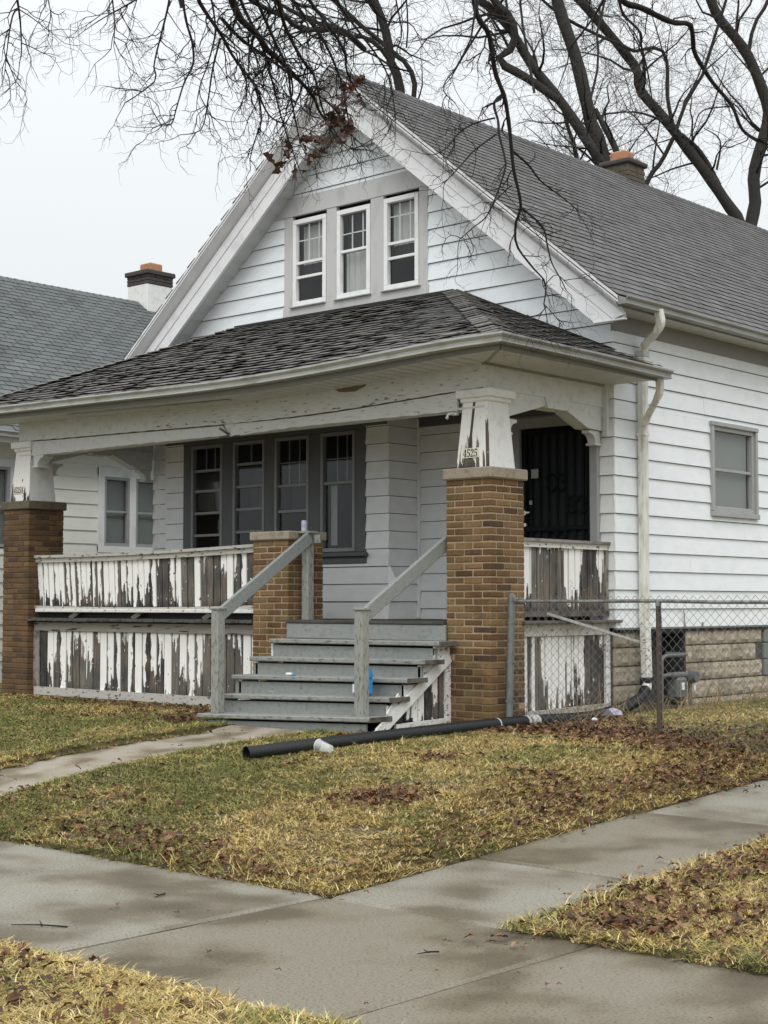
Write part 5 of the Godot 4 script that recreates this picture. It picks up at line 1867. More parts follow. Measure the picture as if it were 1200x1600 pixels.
# ---------------------------------------------------------------- wooden stairs up to the porch
func stairs() -> void:
	var st := thing("porch_stairs", "gray-green painted wooden steps between the brick piers with sloping handrails", "stairs", Vector3(-1.6, -0.05, 0.65))
	var xl := -2.79
	var xr := -0.43
	# [front z, y, tilt]: treads from the top
	var tr := [[0.275, 0.765, 0.003], [0.50, 0.588, 0.010], [0.735, 0.415, 0.018], [0.965, 0.238, 0.026], [1.215, 0.060, 0.034]]
	var back := 0.03
	for k in 5:
		var t: Array = tr[k]
		var z1: float = t[0]
		var y: float = t[1]
		var tl: float = t[2]
		var a := xl + [0.06, 0.0, -0.02, 0.03, -0.01][k] as float
		var b := xr + [0.03, 0.04, 0.02, 0.0, -0.02][k] as float
		var mb := MB.new()
		var bs := Basis(Vector3.BACK, (tl * 2.0) / (b - a))
		mb.cham(Vector3((a + b) * 0.5, y - 0.022, (back + z1) * 0.5), Vector3(b - a, 0.044, z1 - back + 0.02), 0.008, bs)
		part(st, "tread", mb, mats["step_worn"])
		var en := MB.new()
		en.cham(Vector3(b + 0.004, y + tl - 0.022, (back + z1) * 0.5), Vector3(0.012, 0.047, z1 - back + 0.018), 0.003, bs)
		part(st, "tread_end", en, mats["wood_bare"])
		# riser below, hung a little back, with a dark slit under the nosing
		var below: float = tr[k + 1][1] if k < 4 else -0.16
		var rz := z1 - 0.035
		var rb := MB.new()
		var ytop := y - 0.066
		var tl2: float = (tr[k + 1][2] if k < 4 else 0.0)
		rb.hexa([Vector3(a + 0.02, below - tl2 - 0.02, rz), Vector3(b - 0.08, below + tl2 - 0.02, rz), Vector3(b - 0.08, below + tl2 - 0.02, rz - 0.022), Vector3(a + 0.02, below - tl2 - 0.02, rz - 0.022),
			Vector3(a + 0.02, ytop - tl, rz), Vector3(b - 0.08, ytop + tl, rz), Vector3(b - 0.08, ytop + tl, rz - 0.022), Vector3(a + 0.02, ytop - tl, rz - 0.022)])
		part(st, "riser", rb, mats["step_paint"])
		back = z1 - 0.04
	var top := MB.new()
	top.cham(Vector3(-1.62, 0.845, 0.025), Vector3(2.18, 0.155, 0.028), 0.004)
	part(st, "riser", top, mats["step_paint"])
	var nose := MB.new()
	nose.cham(Vector3(-1.637, 0.942, -0.005), Vector3(2.17, 0.034, 0.11), 0.006)
	part(st, "porch_nosing", nose, mats["deck"])
	# closed dark underside and stringers
	var un := MB.new()
	un.slab([Vector2(0.0, -0.2), Vector2(1.13, -0.2), Vector2(1.13, -0.04), Vector2(0.89, -0.04), Vector2(0.89, 0.15), Vector2(0.66, 0.15), Vector2(0.66, 0.33), Vector2(0.43, 0.33), Vector2(0.43, 0.51), Vector2(0.20, 0.51), Vector2(0.20, 0.69), Vector2(0.0, 0.69)], Vector3(-0.62, 0, 0), Vector3.BACK, Vector3.UP, Vector3.RIGHT, -1.98, 0.0)
	part(st, "stair_core", un, mats["felt"])
	for xx in [-2.72, -0.50]:
		var sg := MB.new()
		sg.slab([Vector2(0.02, 0.60), Vector2(0.02, 0.72), Vector2(0.24, 0.72), Vector2(0.24, 0.545), Vector2(0.465, 0.545), Vector2(0.465, 0.37), Vector2(0.70, 0.37), Vector2(0.70, 0.19), Vector2(0.93, 0.19), Vector2(0.93, 0.03)], Vector3(xx, 0, 0), Vector3.BACK, Vector3.UP, Vector3.RIGHT, -0.015, 0.015)
		part(st, "stringer", sg, mats["flaky"])
	# boarded right side: upright boards, and a white diagonal nailed over them
	board_row(st, "side_board", Vector3(-0.522, 0, 0.05), Vector3(-0.522, 0, 0.86), func(_t: float) -> float: return 0.02, func(t: float) -> float: return maxf(0.64 - 0.64 * t, 0.08), 8, Vector3.RIGHT, mats["peel_stair"])
	var dg := MB.new()
	dg.bar(Vector3(-0.482, 0.62, 0.03), Vector3(-0.46, -0.06, 1.10), 0.022, 0.115, Vector3.UP, 0.004)
	part(st, "diagonal_board", dg, mats["post_white"])
	var eb := MB.new()
	eb.cham(Vector3(-0.506, 0.30, 0.035), Vector3(0.028, 0.66, 0.08), 0.003)
	part(st, "end_board", eb, mats["flaky"])
	for q in [[0.80, 0.20, 1.20, -0.09, -0.44], [0.86, 0.12, 1.26, -0.10, -0.41], [0.78, 0.28, 0.98, 0.10, -0.45], [0.95, 0.0, 1.18, -0.10, -0.38]]:
		var bb := MB.new()
		bb.bar(Vector3(-0.48, q[1], q[0]), Vector3(q[4], q[3], q[2]), 0.014, 0.05, Vector3.UP, 0.003)
		part(st, "broken_slat", bb, mats["flaky"])
	var bl := MB.new()
	bl.bar(Vector3(-0.49, -0.01, 0.05), Vector3(-0.49, -0.03, 0.82), 0.03, 0.08)
	part(st, "base_board", bl, mats["flaky"])
	# newels and handrails
	for s in 2:
		var x := [-2.60, -0.64][s] as float
		var yb := [0.03, 0.08][s] as float
		var nw := MB.new()
		nw.cham(Vector3(x, (yb + 1.07) * 0.5, 1.12), Vector3(0.105, 1.07 - yb, 0.105), 0.010)
		part(st, "newel_post", nw, mats["post_paint"])
		var cp := MB.new()
		cp.cham(Vector3(x, 1.08, 1.12), Vector3(0.125, 0.026, 0.125), 0.006)
		part(st, "newel_cap", cp, mats["post_paint"])
		var hr := MB.new()
		var e := Vector3(-2.57, 1.84, -0.17) if s == 0 else Vector3(-0.60, 1.80, -0.20)
		hr.bar(Vector3(x + 0.03, 1.005, 1.14), e, 0.042, 0.135, Vector3.UP, 0.008)
		part(st, "handrail", hr, mats["step_paint"])
	var up := MB.new()
	up.cham(Vector3(-2.62, 1.42, -0.19), Vector3(0.10, 0.94, 0.10), 0.010)
	part(st, "upper_post", up, mats["post_paint"])
	var uc := MB.new()
	uc.cham(Vector3(-2.62, 1.895, -0.19), Vector3(0.17, 0.026, 0.15), 0.006)
	uc.cham(Vector3(-2.50, 1.82, -0.22), Vector3(0.09, 0.09, 0.03), 0.006)
	part(st, "post_cap", uc, mats["post_paint"])
	var bk := MB.new()
	bk.cham(Vector3(-0.70, 0.95, 1.04), Vector3(0.03, 0.11, 0.05), 0.004)
	part(st, "rail_block", bk, mats["wood_bare"])


# ---------------------------------------------------------------- the house next door
func neighbor_house() -> void:
	var h := thing("neighbor_house", "white sided house next door on the left with gray-green shingle roof", "house", Vector3(-14.2, 0, -7.0))
	var wx := -10.1
	var z1 := -0.6
	var z0 := -13.2
	var rx := -14.2
	var ry := 6.95
	var sl := 0.735
	var X := Vector3.RIGHT
	var lim := func(_y: float) -> Vector2: return Vector2(0, z1 - z0)
	var hole := [Rect2(2.58, 1.93, 1.36, 1.30), Rect2(0.45, 1.93, 0.62, 1.30), Rect2(7.0, 1.95, 1.0, 1.25)]
	var o := Vector3(wx, 0, z1)
	var w := wall_core(h, "side_wall", o, Vector3.FORWARD, X, -0.2, 3.72, lim, hole, mats["siding"])
	siding(w, o, Vector3.FORWARD, X, 0.3, 3.6, lim, hole, 0.02, mats["siding_cream"])
	var gl := func(y: float) -> Vector2:
		var d := minf(4.1, (ry - 0.1 - y) / sl)
		return Vector2(rx - d, rx + d)
	var fo := Vector3(0, 0, z1)
	var fw := wall_core(h, "front_wall", fo, X, Vector3.BACK, -0.2, 6.8, gl, [], mats["siding"], 0.4)
	siding(fw, fo, X, Vector3.BACK, 0.3, 6.75, gl, [], 0.02, mats["siding_cream"])
	var bo := Vector3(0, 0, z0)
	wall_core(h, "rear_wall", bo, Vector3.LEFT, Vector3.FORWARD, -0.2, 6.8, func(y: float) -> Vector2: return Vector2(-gl.call(y).y, -gl.call(y).x), [], mats["siding"], 0.4)
	wall_core(h, "far_wall", Vector3(-18.3, 0, z0), Vector3.BACK, Vector3.LEFT, -0.2, 3.72, lim, [], mats["siding"])
	# windows in white casings
	var cas := MB.new()
	var U := Vector3.FORWARD
	for c in [[2.58, 2.70], [3.20, 3.32], [3.83, 3.95]]:
		cas.box(Vector3(wx - 0.06, 1.93, z1 - c[1]), Vector3(wx + 0.035, 3.23, z1 - c[0]))
	cas.box(Vector3(wx - 0.06, 3.10, z1 - 3.95), Vector3(wx + 0.040, 3.235, z1 - 2.58))
	cas.box(Vector3(wx - 0.06, 1.92, z1 - 3.95), Vector3(wx + 0.045, 2.02, z1 - 2.58))
	part(h, "window_casing", cas, mats["vinyl"])
	for u0 in [2.70, 3.32]:
		var oo: Vector3 = Vector3(wx, 2.02, z1) + U * u0
		window(h, oo, U, X, 0.50, 1.08, 0.045, mats["storm_gray"], [0.5], [], [[0.05, 0.05, 0.95, 0.95, mats["blind"], 0.08]], 0.03)
	var c2 := MB.new()
	for c in [[0.45, 0.55], [0.97, 1.07]]:
		c2.box(Vector3(wx - 0.06, 1.93, z1 - c[1]), Vector3(wx + 0.035, 3.23, z1 - c[0]))
	c2.box(Vector3(wx - 0.06, 3.13, z1 - 1.07), Vector3(wx + 0.04, 3.235, z1 - 0.45))
	part(h, "window_casing", c2, mats["vinyl"])
	window(h, Vector3(wx, 1.95, z1) + U * 0.55, U, X, 0.42, 1.18, 0.045, mats["storm_gray"], [0.5], [], [[0.05, 0.05, 0.95, 0.95, mats["blind"], 0.08]], 0.03)
	window(h, Vector3(wx, 1.96, z1) + U * 7.01, U, X, 0.98, 1.23, 0.06, mats["vinyl"], [0.5], [], [[0.05, 0.05, 0.95, 0.95, mats["blind"], 0.08]], 0.03)
	# roof
	var ez := 4.55
	var ey := ry - ez * sl
	var ze := z1 + 0.45
	var zb := z0 - 0.3
	var deck := MB.new()
	for s in [1.0, -1.0]:
		var a := Vector3(rx, ry, ze)
		var b := Vector3(rx + s * ez, ey, ze)
		var dn := Vector3(0, -0.14, 0)
		var bk := Vector3(0, 0, zb - ze)
		deck.hexa([b + dn, a + dn, a + dn + bk, b + dn + bk, b, a, a + bk, b + bk] if s < 0 else [a + dn, b + dn, b + dn + bk, a + dn + bk, a, b, b + bk, a + bk])
	var roof := part(h, "roof", deck, mats["felt"])
	var run := Vector3(-ez, ez * sl, 0)
	var flat := func(_x: float, _t: float) -> float: return 0.0
	var sd := run.normalized()
	shingle_plane(roof, "roof_shingle", Vector3(rx + ez, ey, ze), Vector3.FORWARD, sd, run.length(), func(_v: float) -> Vector2: return Vector2(0, ze - zb), 0.14, 0.305, 0.003, "far_roof", 280, flat)
	shingle_plane(roof, "far_slope_shingle", Vector3(rx - ez, ey, zb), Vector3.BACK, Vector3(-sd.x, sd.y, 0), run.length(), func(_v: float) -> Vector2: return Vector2(0, ze - zb), 0.14, 0.305, 0.003, "far_roof", 0, flat)
	ridge_caps(roof, Vector3(rx, ry, 0), ze, zb, sl, mats["far_roof_3"])
	var so := MB.new()
	so.box(Vector3(wx - 0.05, ey - 0.06, zb), Vector3(rx + ez - 0.02, ey - 0.04, ze - 0.05))
	part(roof, "eave_soffit", so, mats["soffit"])
	var fa := MB.new()
	fa.box(Vector3(rx + ez - 0.02, ey - 0.17, zb), Vector3(rx + ez + 0.005, ey - 0.01, ze))
	part(roof, "fascia", fa, mats["vinyl"])
	var gu := MB.new()
	gu.sweep(gutter_section(), [Vector3(rx + ez + 0.006, ey - 0.005, ze), Vector3(rx + ez + 0.006, ey - 0.02, zb)], [X, X])
	part(roof, "eave_gutter", gu, mats["gutter_clean"])
	# chimney: white stucco below, dark brick above
	var cc := Vector3(-14.22, 0, -7.62)
	var ch := MB.new()
	ch.cham(cc + Vector3(0, 6.93, 0), Vector3(0.60, 0.72, 0.62), 0.01)
	var chim := part(h, "chimney", ch, mats["stucco_white"])
	var core := MB.new()
	core.box(cc + Vector3(-0.28, 7.28, -0.29), cc + Vector3(0.28, 7.46, 0.29))
	part(chim, "mortar", core, mats["chimney_dark"])
	var brick := MB.new()
	brick.cham(Vector3.ZERO, Vector3(0.19, 0.058, 0.05), 0.004)
	var bm := brick.mesh()
	for r in 3:
		for f in 4:
			var bs := Basis(Vector3.UP, f * PI * 0.5)
			for k in 3:
				var pos := cc + bs * Vector3((k - 1) * 0.203 + (0.02 if r % 2 else -0.02), 7.325 + r * 0.066, 0.29)
				part(chim, "brick", bm, mats["chimney_dark"], Transform3D(bs, pos))
	var cp := MB.new()
	cp.cham(cc + Vector3(0, 7.52, 0), Vector3(0.70, 0.09, 0.72), 0.015)
	part(chim, "chimney_cap", cp, mats["chimney_dark"])
	var pot := MB.new()
	pot.cham(cc + Vector3(0.03, 7.65, 0.0), Vector3(0.32, 0.18, 0.32), 0.02)
	part(chim, "flue_tile", pot, mats["clay"])
	var fo2 := MB.new()
	fo2.box(Vector3(wx - 0.2, -0.3, z0), Vector3(wx - 0.03, 0.3, z1))
	fo2.box(Vector3(-18.2, -0.3, z1 - 0.2), Vector3(wx - 0.2, 0.3, z1 - 0.03))
	part(h, "foundation", fo2, mats["block"])


# ---------------------------------------------------------------- chain-link fence
func fence() -> void:
	var f := thing("chain_link_fence", "rusting chain-link fence between the right brick pillar and the side sidewalk", "fence", Vector3(1.5, 0, -0.2))
	var z := -0.2
	var top := 1.155
	var y := func(x: float) -> float: return lawn_y(x, z)
	var posts := [[0.10, 0.034, "post_green", 1.20], [1.72, 0.024, "rust", 1.15], [2.92, 0.034, "post_green", 1.20]]
	for p in posts:
		var mb := MB.new()
		var lean := 0.045 if p[0] < 0.5 else 0.0
		mb.tube(PackedVector3Array([Vector3(p[0] - lean, y.call(p[0]) - 0.2, z), Vector3(p[0], p[3], z)]), PackedFloat32Array([p[1], p[1]]), 14)
		var po := part(f, "fence_post", mb, mats[p[2]])
		if p[1] > 0.03:
			var cap := MB.new()
			cap.tube(PackedVector3Array([Vector3(p[0], p[3] - 0.05, z), Vector3(p[0], p[3], z), Vector3(p[0], p[3] + 0.018, z), Vector3(p[0], p[3] + 0.03, z)]), PackedFloat32Array([0.038, 0.038, 0.028, 0.008]), 14)
			part(po, "post_cap", cap, mats["galv"])
			for yy in [0.20, 0.57, 0.95]:
				var bd := MB.new()
				var xx: float = p[0] - lean * (1.0 - yy / 1.2)
				bd.tube(PackedVector3Array([Vector3(xx, yy - 0.011, z), Vector3(xx, yy + 0.011, z)]), PackedFloat32Array([0.039, 0.039]), 14)
				bd.cham(Vector3(xx + 0.045, yy, z), Vector3(0.03, 0.02, 0.012), 0.003)
				part(po, "tension_band", bd, mats["post_green"])
		else:
			var cap := MB.new()
			cap.tube(PackedVector3Array([Vector3(p[0], p[3] - 0.04, z), Vector3(p[0], p[3] + 0.01, z)]), PackedFloat32Array([0.028, 0.026]), 10)
			part(po, "post_cap", cap, mats["galv"])
	var rl := MB.new()
	rl.tube(PackedVector3Array([Vector3(0.12, top, z), Vector3(0.9, top - 0.004, z), Vector3(1.72, top, z), Vector3(2.3, top - 0.012, z), Vector3(2.9, top - 0.012, z)]), PackedFloat32Array([0.017, 0.017, 0.017, 0.017, 0.017]), 10)
	part(f, "top_rail", rl, mats["galv"])
	# woven wire: each wire runs in zigzags from top to bottom and hooks into the next
	var mesh := MB.new()
	var w := 0.0425
	var x := 0.13
	var k := 0
	while x < 2.88:
		var pts := PackedVector3Array()
		var rad := PackedFloat32Array()
		var yy := top + 0.045
		var j := k
		var bow := 0.012 * sin(x * 3.0)
		while yy > lawn_y(x, z) + 0.02:
			pts.append(Vector3(x + (w if j % 2 else 0.0), yy, z + 0.022 + (0.003 if j % 2 else -0.003) + bow * (1.0 - yy)))
			rad.append(0.0027)
			yy -= w
			j += 1
		mesh.tube(pts, rad, 4, false)
		x += w
		k += 1
	part(f, "chain_link_mesh", mesh, mats["wire"])
	# the return along the side, out of the picture
	var rt := MB.new()
	for zz in [-2.0, -3.8, -5.6]:
		rt = MB.new()
		rt.tube(PackedVector3Array([Vector3(2.92, -0.3, zz), Vector3(2.92, 1.15, zz)]), PackedFloat32Array([0.024, 0.024]), 10)
		part(f, "fence_post", rt, mats["rust"])
	var r2 := MB.new()
	r2.tube(PackedVector3Array([Vector3(2.92, 1.15, z), Vector3(2.92, 1.14, -5.6)]), PackedFloat32Array([0.02, 0.02]), 10)
	part(f, "top_rail", r2, mats["galv"])
	var m2 := MB.new()
	var zz := z - 0.02
	k = 0
	while zz > -5.6:
		var pts := PackedVector3Array()
		var rad := PackedFloat32Array()
		var yy := 1.19
		var j := k
		while yy > -0.2:
			pts.append(Vector3(2.945, yy, zz - (w if j % 2 else 0.0)))
			rad.append(0.0027)
			yy -= w
			j += 1
		m2.tube(pts, rad, 3, false)
		zz -= w
		k += 1
	part(f, "chain_link_mesh", m2, mats["wire"])


func smooth_path(p: Array, n: int) -> PackedVector3Array:
	var c := Curve3D.new()
	for k in p.size():
		var a: Vector3 = p[maxi(k - 1, 0)]
		var b: Vector3 = p[mini(k + 1, p.size() - 1)]
		var t := (b - a) / 6.0
		c.add_point(p[k], -t, t)
	c.bake_interval = 0.02
	var out := PackedVector3Array()
	for k in n + 1:
		out.append(c.sample_baked(c.get_baked_length() * k / n, true))
	return out


func small_things() -> void:
	# black corrugated drain pipe from the downspout across the lawn
	var dp := thing("drain_pipe", "long black corrugated drain pipe lying across the lawn in front of the steps", "pipe", Vector3(0.1, 0, 0.3))
	var pts := smooth_path([Vector3(-0.22, lawn_y(-0.2, 2.95) + 0.055, 2.97), Vector3(-0.03, lawn_y(0, 2.1) + 0.05, 2.1), Vector3(0.10, lawn_y(0.1, 1.2) + 0.045, 1.2), Vector3(0.22, 0.01, 0.35), Vector3(0.27, 0.012, -0.4), Vector3(0.34, 0.01, -1.1), Vector3(0.33, 0.06, -1.7), Vector3(0.22, 0.13, -2.25), Vector3(0.13, 0.215, -2.52)], 440)
	var rad := PackedFloat32Array()
	for k in pts.size():
		rad.append(0.062 if k % 3 == 0 else (0.057 if k % 3 == 1 else 0.050))
	var mb := MB.new()
	mb.tube(pts, rad, 14, false)
	var inner := PackedFloat32Array()
	for k in pts.size():
		inner.append(0.050)
	mb.tube(pts, inner, 10, false)
	part(dp, "corrugated_pipe", mb, mats["black_plastic"])
	for t in [[0.585, 0.605, 0.064], [0.50, 0.503, 0.062], [0.575, 0.58, 0.0635]]:
		var a := int(t[0] * 440)
		var b := int(t[1] * 440)
		var tp := MB.new()
		var rr := PackedFloat32Array()
		for k in b - a + 1:
			rr.append(t[2])
		tp.tube(pts.slice(a, b + 1), rr, 14)
		part(dp, "tape", tp, mats["tape"])
	var el := MB.new()
	var ep := smooth_path([Vector3(0.10, 0.33, -2.595), Vector3(0.105, 0.29, -2.59), Vector3(0.115, 0.25, -2.57), Vector3(0.13, 0.215, -2.53), Vector3(0.15, 0.19, -2.46)], 12)
	var er := PackedFloat32Array()
	for k in 13:
		er.append(0.052)
	el.tube(ep, er, 14)
	part(dp, "white_elbow", el, mats["spout"])
	var cl := MB.new()
	cl.cham(Vector3(0.097, 0.30, -2.595), Vector3(0.12, 0.10, 0.12), 0.02)
	part(dp, "coupling", cl, mats["black_plastic"])
	# clear plastic cup on its side
	var cup := thing("plastic_cup", "clear crumpled plastic cup lying on the grass beside the black pipe", "cup", Vector3(0.17, lawn_y(0.2, 2.4), 2.42))
	var c0 := Vector3(0.06, lawn_y(0.1, 2.5) + 0.075, 2.42)
	var ax := Vector3(0.95, -0.18, -0.05).normalized()
	var cm := MB.new()
	cm.tube(PackedVector3Array([c0, c0 + ax * 0.008, c0 + ax * 0.06, c0 + ax * 0.14]), PackedFloat32Array([0.052, 0.050, 0.044, 0.034]), 16, false)
	var cup_wall := part(cup, "cup_wall", cm, mats["clear_plastic"])
	var cr := MB.new()
	var rim := PackedVector3Array()
	var rw := PackedFloat32Array()
	var s1 := ax.cross(Vector3.UP).normalized()
	var s2 := s1.cross(ax)
	for k in 17:
		rim.append(c0 + (s1 * cos(TAU * k / 16) + s2 * sin(TAU * k / 16)) * 0.052)
		rw.append(0.003)
	cr.tube(rim, rw, 6)
	part(cup, "cup_rim", cr, mats["white_label"])
	var cb := MB.new()
	cb.tube(PackedVector3Array([c0 + ax * 0.137, c0 + ax * 0.14]), PackedFloat32Array([0.034, 0.034]), 16)
	part(cup, "cup_base", cb, mats["white_label"])
	# blue jug behind the right newel
	var jug := thing("blue_jug", "bright blue plastic jug standing on the steps behind the right newel post", "bottle", Vector3(-0.86, 0.26, 0.86))
	var jb := MB.new()
	jb.cham(Vector3(-0.875, 0.355, 0.84), Vector3(0.205, 0.185, 0.085), 0.025)
	part(jug, "jug_body", jb, mats["blue_plastic"])
	var jn := MB.new()
	jn.tube(PackedVector3Array([Vector3(-0.805, 0.44, 0.84), Vector3(-0.80, 0.475, 0.84), Vector3(-0.797, 0.50, 0.84), Vector3(-0.796, 0.52, 0.84)]), PackedFloat32Array([0.045, 0.036, 0.022, 0.016]), 14)
	part(jug, "jug_neck", jn, mats["blue_plastic"])
	var jl := MB.new()
	jl.cham(Vector3(-0.80, 0.36, 0.884), Vector3(0.05, 0.10, 0.004), 0.001)
	part(jug, "red_label", jl, mats["red_label"])
	var j2 := MB.new()
	j2.cham(Vector3(-0.95, 0.33, 0.884), Vector3(0.045, 0.08, 0.004), 0.001)
	part(jug, "white_label", j2, mats["white_label"])
	# drink can on the post cap
	var can := thing("drink_can", "small silver and lilac drink can standing on the upper stair post", "can", Vector3(-2.655, 1.908, -0.17))
	var cn := MB.new()
	cn.tube(PackedVector3Array([Vector3(-2.655, 1.909, -0.17), Vector3(-2.655, 1.918, -0.17), Vector3(-2.655, 2.01, -0.17), Vector3(-2.655, 2.025, -0.17)]), PackedFloat32Array([0.025, 0.032, 0.032, 0.026]), 16)
	part(can, "can_body", cn, mats["can"])
	var cs := MB.new()
	cs.tube(PackedVector3Array([Vector3(-2.655, 1.945, -0.17), Vector3(-2.655, 1.985, -0.17)]), PackedFloat32Array([0.0325, 0.0325]), 16, false)
	part(can, "can_print", cs, mats["lilac"])
	# litter
	var wr := thing("candy_wrapper", "crumpled white and blue wrapper on the third step", "litter", Vector3(-1.98, 0.26, 0.72))
	var wm := MB.new()
	wm.cham(Vector3(-1.99, 0.415, 0.715), Vector3(0.07, 0.03, 0.05), 0.012, Basis(Vector3.UP, 0.3))
	part(wr, "white_part", wm, mats["white_label"])
	var w2 := MB.new()
	w2.cham(Vector3(-1.92, 0.415, 0.72), Vector3(0.035, 0.022, 0.04), 0.009, Basis(Vector3.UP, -0.2))
	part(wr, "blue_part", w2, mats["blue_plastic"])
	wr.position += Vector3(0, 0.012, 0)
	var butt := MB.new()
	butt.tube(PackedVector3Array([Vector3(-2.05, 0.262, 0.93), Vector3(-1.99, 0.262, 0.945)]), PackedFloat32Array([0.008, 0.008]), 8)
	tag(part(self, "cigarette_butt", butt, mats["paper"]), "tiny pale cigarette butt on the second step", "litter")
	var lil := MB.new()
	var lp := Vector3(0.52, 0.03, -1.30)
	lil.slab([Vector2(-0.10, 0), Vector2(0.09, 0.0), Vector2(0.07, 0.05), Vector2(-0.02, 0.09), Vector2(-0.07, 0.06)], lp, Vector3(0.8, 0.05, -0.6), Vector3(-0.2, 0.85, -0.5).normalized(), Vector3(0.5, 0.4, 0.7).normalized(), -0.01, 0.0)
	lil.slab([Vector2(-0.12, 0), Vector2(0.02, 0.0), Vector2(-0.05, 0.08)], lp + Vector3(0, 0, 0.02), Vector3(0.8, 0.05, -0.6), Vector3(0.3, 0.75, 0.3).normalized(), Vector3(0.5, 0.4, 0.7).normalized(), -0.012, 0.004)
	tag(part(self, "plastic_scrap", lil, mats["lilac"]), "pale lilac scrap of plastic lying beside the drain elbow", "litter")
	var rk := MB.new()
	rk.cham(Vector3(0.70, 0.03, -0.70), Vector3(0.06, 0.035, 0.045), 0.014, Basis(Vector3.UP, 0.5))
	tag(part(self, "white_stone", rk, mats["white_label"]), "small white stone among the leaves under the fence", "stone")
	# the pale rod leaning by the skirting
	var rod := MB.new()
	rod.bar(Vector3(0.05, 1.03, -0.85), Vector3(0.12, 0.722, -2.42), 0.014, 0.03, Vector3.UP, 0.003)
	tag(part(self, "loose_trim_strip", rod, mats["gutter_clean"]), "long pale strip of trim hanging slantwise between the ledge and the downspout", "trim")
	# gas meter in its recess
	var gm := thing("gas_meter", "gray gas meter and pipes in front of the foundation recess behind the fence", "gas meter", Vector3(0.2, 0, -3.1))
	var gp := MB.new()
	gp.tube(smooth_path([Vector3(-0.1, 0.575, -3.32), Vector3(0.16, 0.575, -3.30), Vector3(0.24, 0.572, -3.05), Vector3(0.24, 0.572, -2.78), Vector3(0.24, 0.54, -2.68), Vector3(0.24, 0.45, -2.665), Vector3(0.24, 0.0, -2.665)], 40), PackedFloat32Array(range(41).map(func(_k): return 0.021)), 10)
	part(gm, "gas_pipe", gp, mats["meter"])
	var bd := MB.new()
	bd.cham(Vector3(0.24, 0.22, -2.98), Vector3(0.16, 0.24, 0.20), 0.03)
	bd.cham(Vector3(0.24, 0.36, -2.98), Vector3(0.12, 0.06, 0.30), 0.02)
	part(gm, "meter_body", bd, mats["meter"])
	var rg := MB.new()
	rg.tube(PackedVector3Array([Vector3(0.24, 0.33, -3.25), Vector3(0.33, 0.33, -3.25)]), PackedFloat32Array([0.075, 0.06]), 16)
	rg.tube(PackedVector3Array([Vector3(0.24, 0.36, -2.66), Vector3(0.24, 0.36, -3.3)]), PackedFloat32Array([0.022, 0.022]), 10)
	rg.tube(PackedVector3Array([Vector3(0.24, 0.36, -3.25), Vector3(0.24, 0.02, -3.25)]), PackedFloat32Array([0.022, 0.022]), 10)
	part(gm, "regulator", rg, mats["meter"])
	var dl := MB.new()
	dl.cham(Vector3(0.325, 0.24, -2.96), Vector3(0.012, 0.08, 0.05), 0.003)
	dl.cham(Vector3(0.30, 0.22, -3.24), Vector3(0.02, 0.07, 0.03), 0.003)
	part(gm, "dial", dl, mats["white_label"])
	# fallen twigs on the front walk
	for t in [[2.60, 6.86, 2.6, 0.30, "long thin twig lying across the joint near the grass strip"], [2.28, 5.95, 1.2, 0.12, "small dark twig lying near the lawn edge of the walk"], [4.35, 6.05, 2.0, 0.11, "thin stalk lying beside the slanting paving joint"]]:
		var tw := MB.new()
		var a := Vector3(t[0], -0.490, t[1])
		var d: Vector3 = Vector3(cos(t[2]), 0, sin(t[2])) * t[3]
		tw.tube(PackedVector3Array([a, a + d * 0.5 + Vector3(0.01, 0.006, 0.0), a + d]), PackedFloat32Array([0.0045, 0.004, 0.002]), 6)
		tw.tube(PackedVector3Array([a + d * 0.45, a + d * 0.6 + Vector3(-d.z, 0.04, d.x) * 0.25]), PackedFloat32Array([0.004, 0.002]), 5)
		tag(part(self, "fallen_twig", tw, mats["twig"]), t[4], "twig", "fallen twigs on the pavement")


# ---------------------------------------------------------------- grass and leaves
func tuft(n: int, hgt: float, spread: float, lie: float, sd: int) -> ArrayMesh:
	var r := RandomNumberGenerator.new()
	r.seed = sd
	var mb := MB.new()
	mb.colored = true
	for k in n:
		var a := r.randf() * TAU
		var root := Vector3(r.randf_range(-1, 1), 0, r.randf_range(-1, 1)) * spread
		var l := hgt * r.randf_range(0.5, 1.25)
		var ln := clampf(lie + r.randf_range(-0.35, 0.35), 0.05, 1.5)
		var dir := Vector3(cos(a), 0, sin(a))
		var w := dir.cross(Vector3.UP) * r.randf_range(0.0016, 0.003)
		var l0 := ln * 0.85
		var l1 := minf(ln * 1.12, 1.62)
		var turn := dir.rotated(Vector3.UP, r.randf_range(-0.5, 0.5))
		var p1 := root + dir * l * 0.5 * sin(l0) + Vector3.UP * l * 0.5 * cos(l0)
		var p2 := p1 + turn * l * 0.5 * sin(l1) + Vector3.UP * l * 0.5 * cos(l1)
		p2.y = maxf(p2.y, 0.004)
		mb.col = gray(r.randf_range(0.65, 1.25)) * Color(1, r.randf_range(0.92, 1.06), r.randf_range(0.8, 1.1))
		mb.q(root - w, root + w, p1 + w * 0.8, p1 - w * 0.8)
		mb.tri(p1 - w * 0.8, p1 + w * 0.8, p2)
	return mb.mesh()


func surface_y(x: float, z: float) -> float:
	var y := lawn_y(x, z)
	if z > 1.2 and x > -2.28 and x < -1.12:
		return lawn_y(-2.5, z) - 0.04
	if y < -0.55:   # blades that lean out over the paving
		return walk_y(z) if z < 5.37 else -0.5
	return y


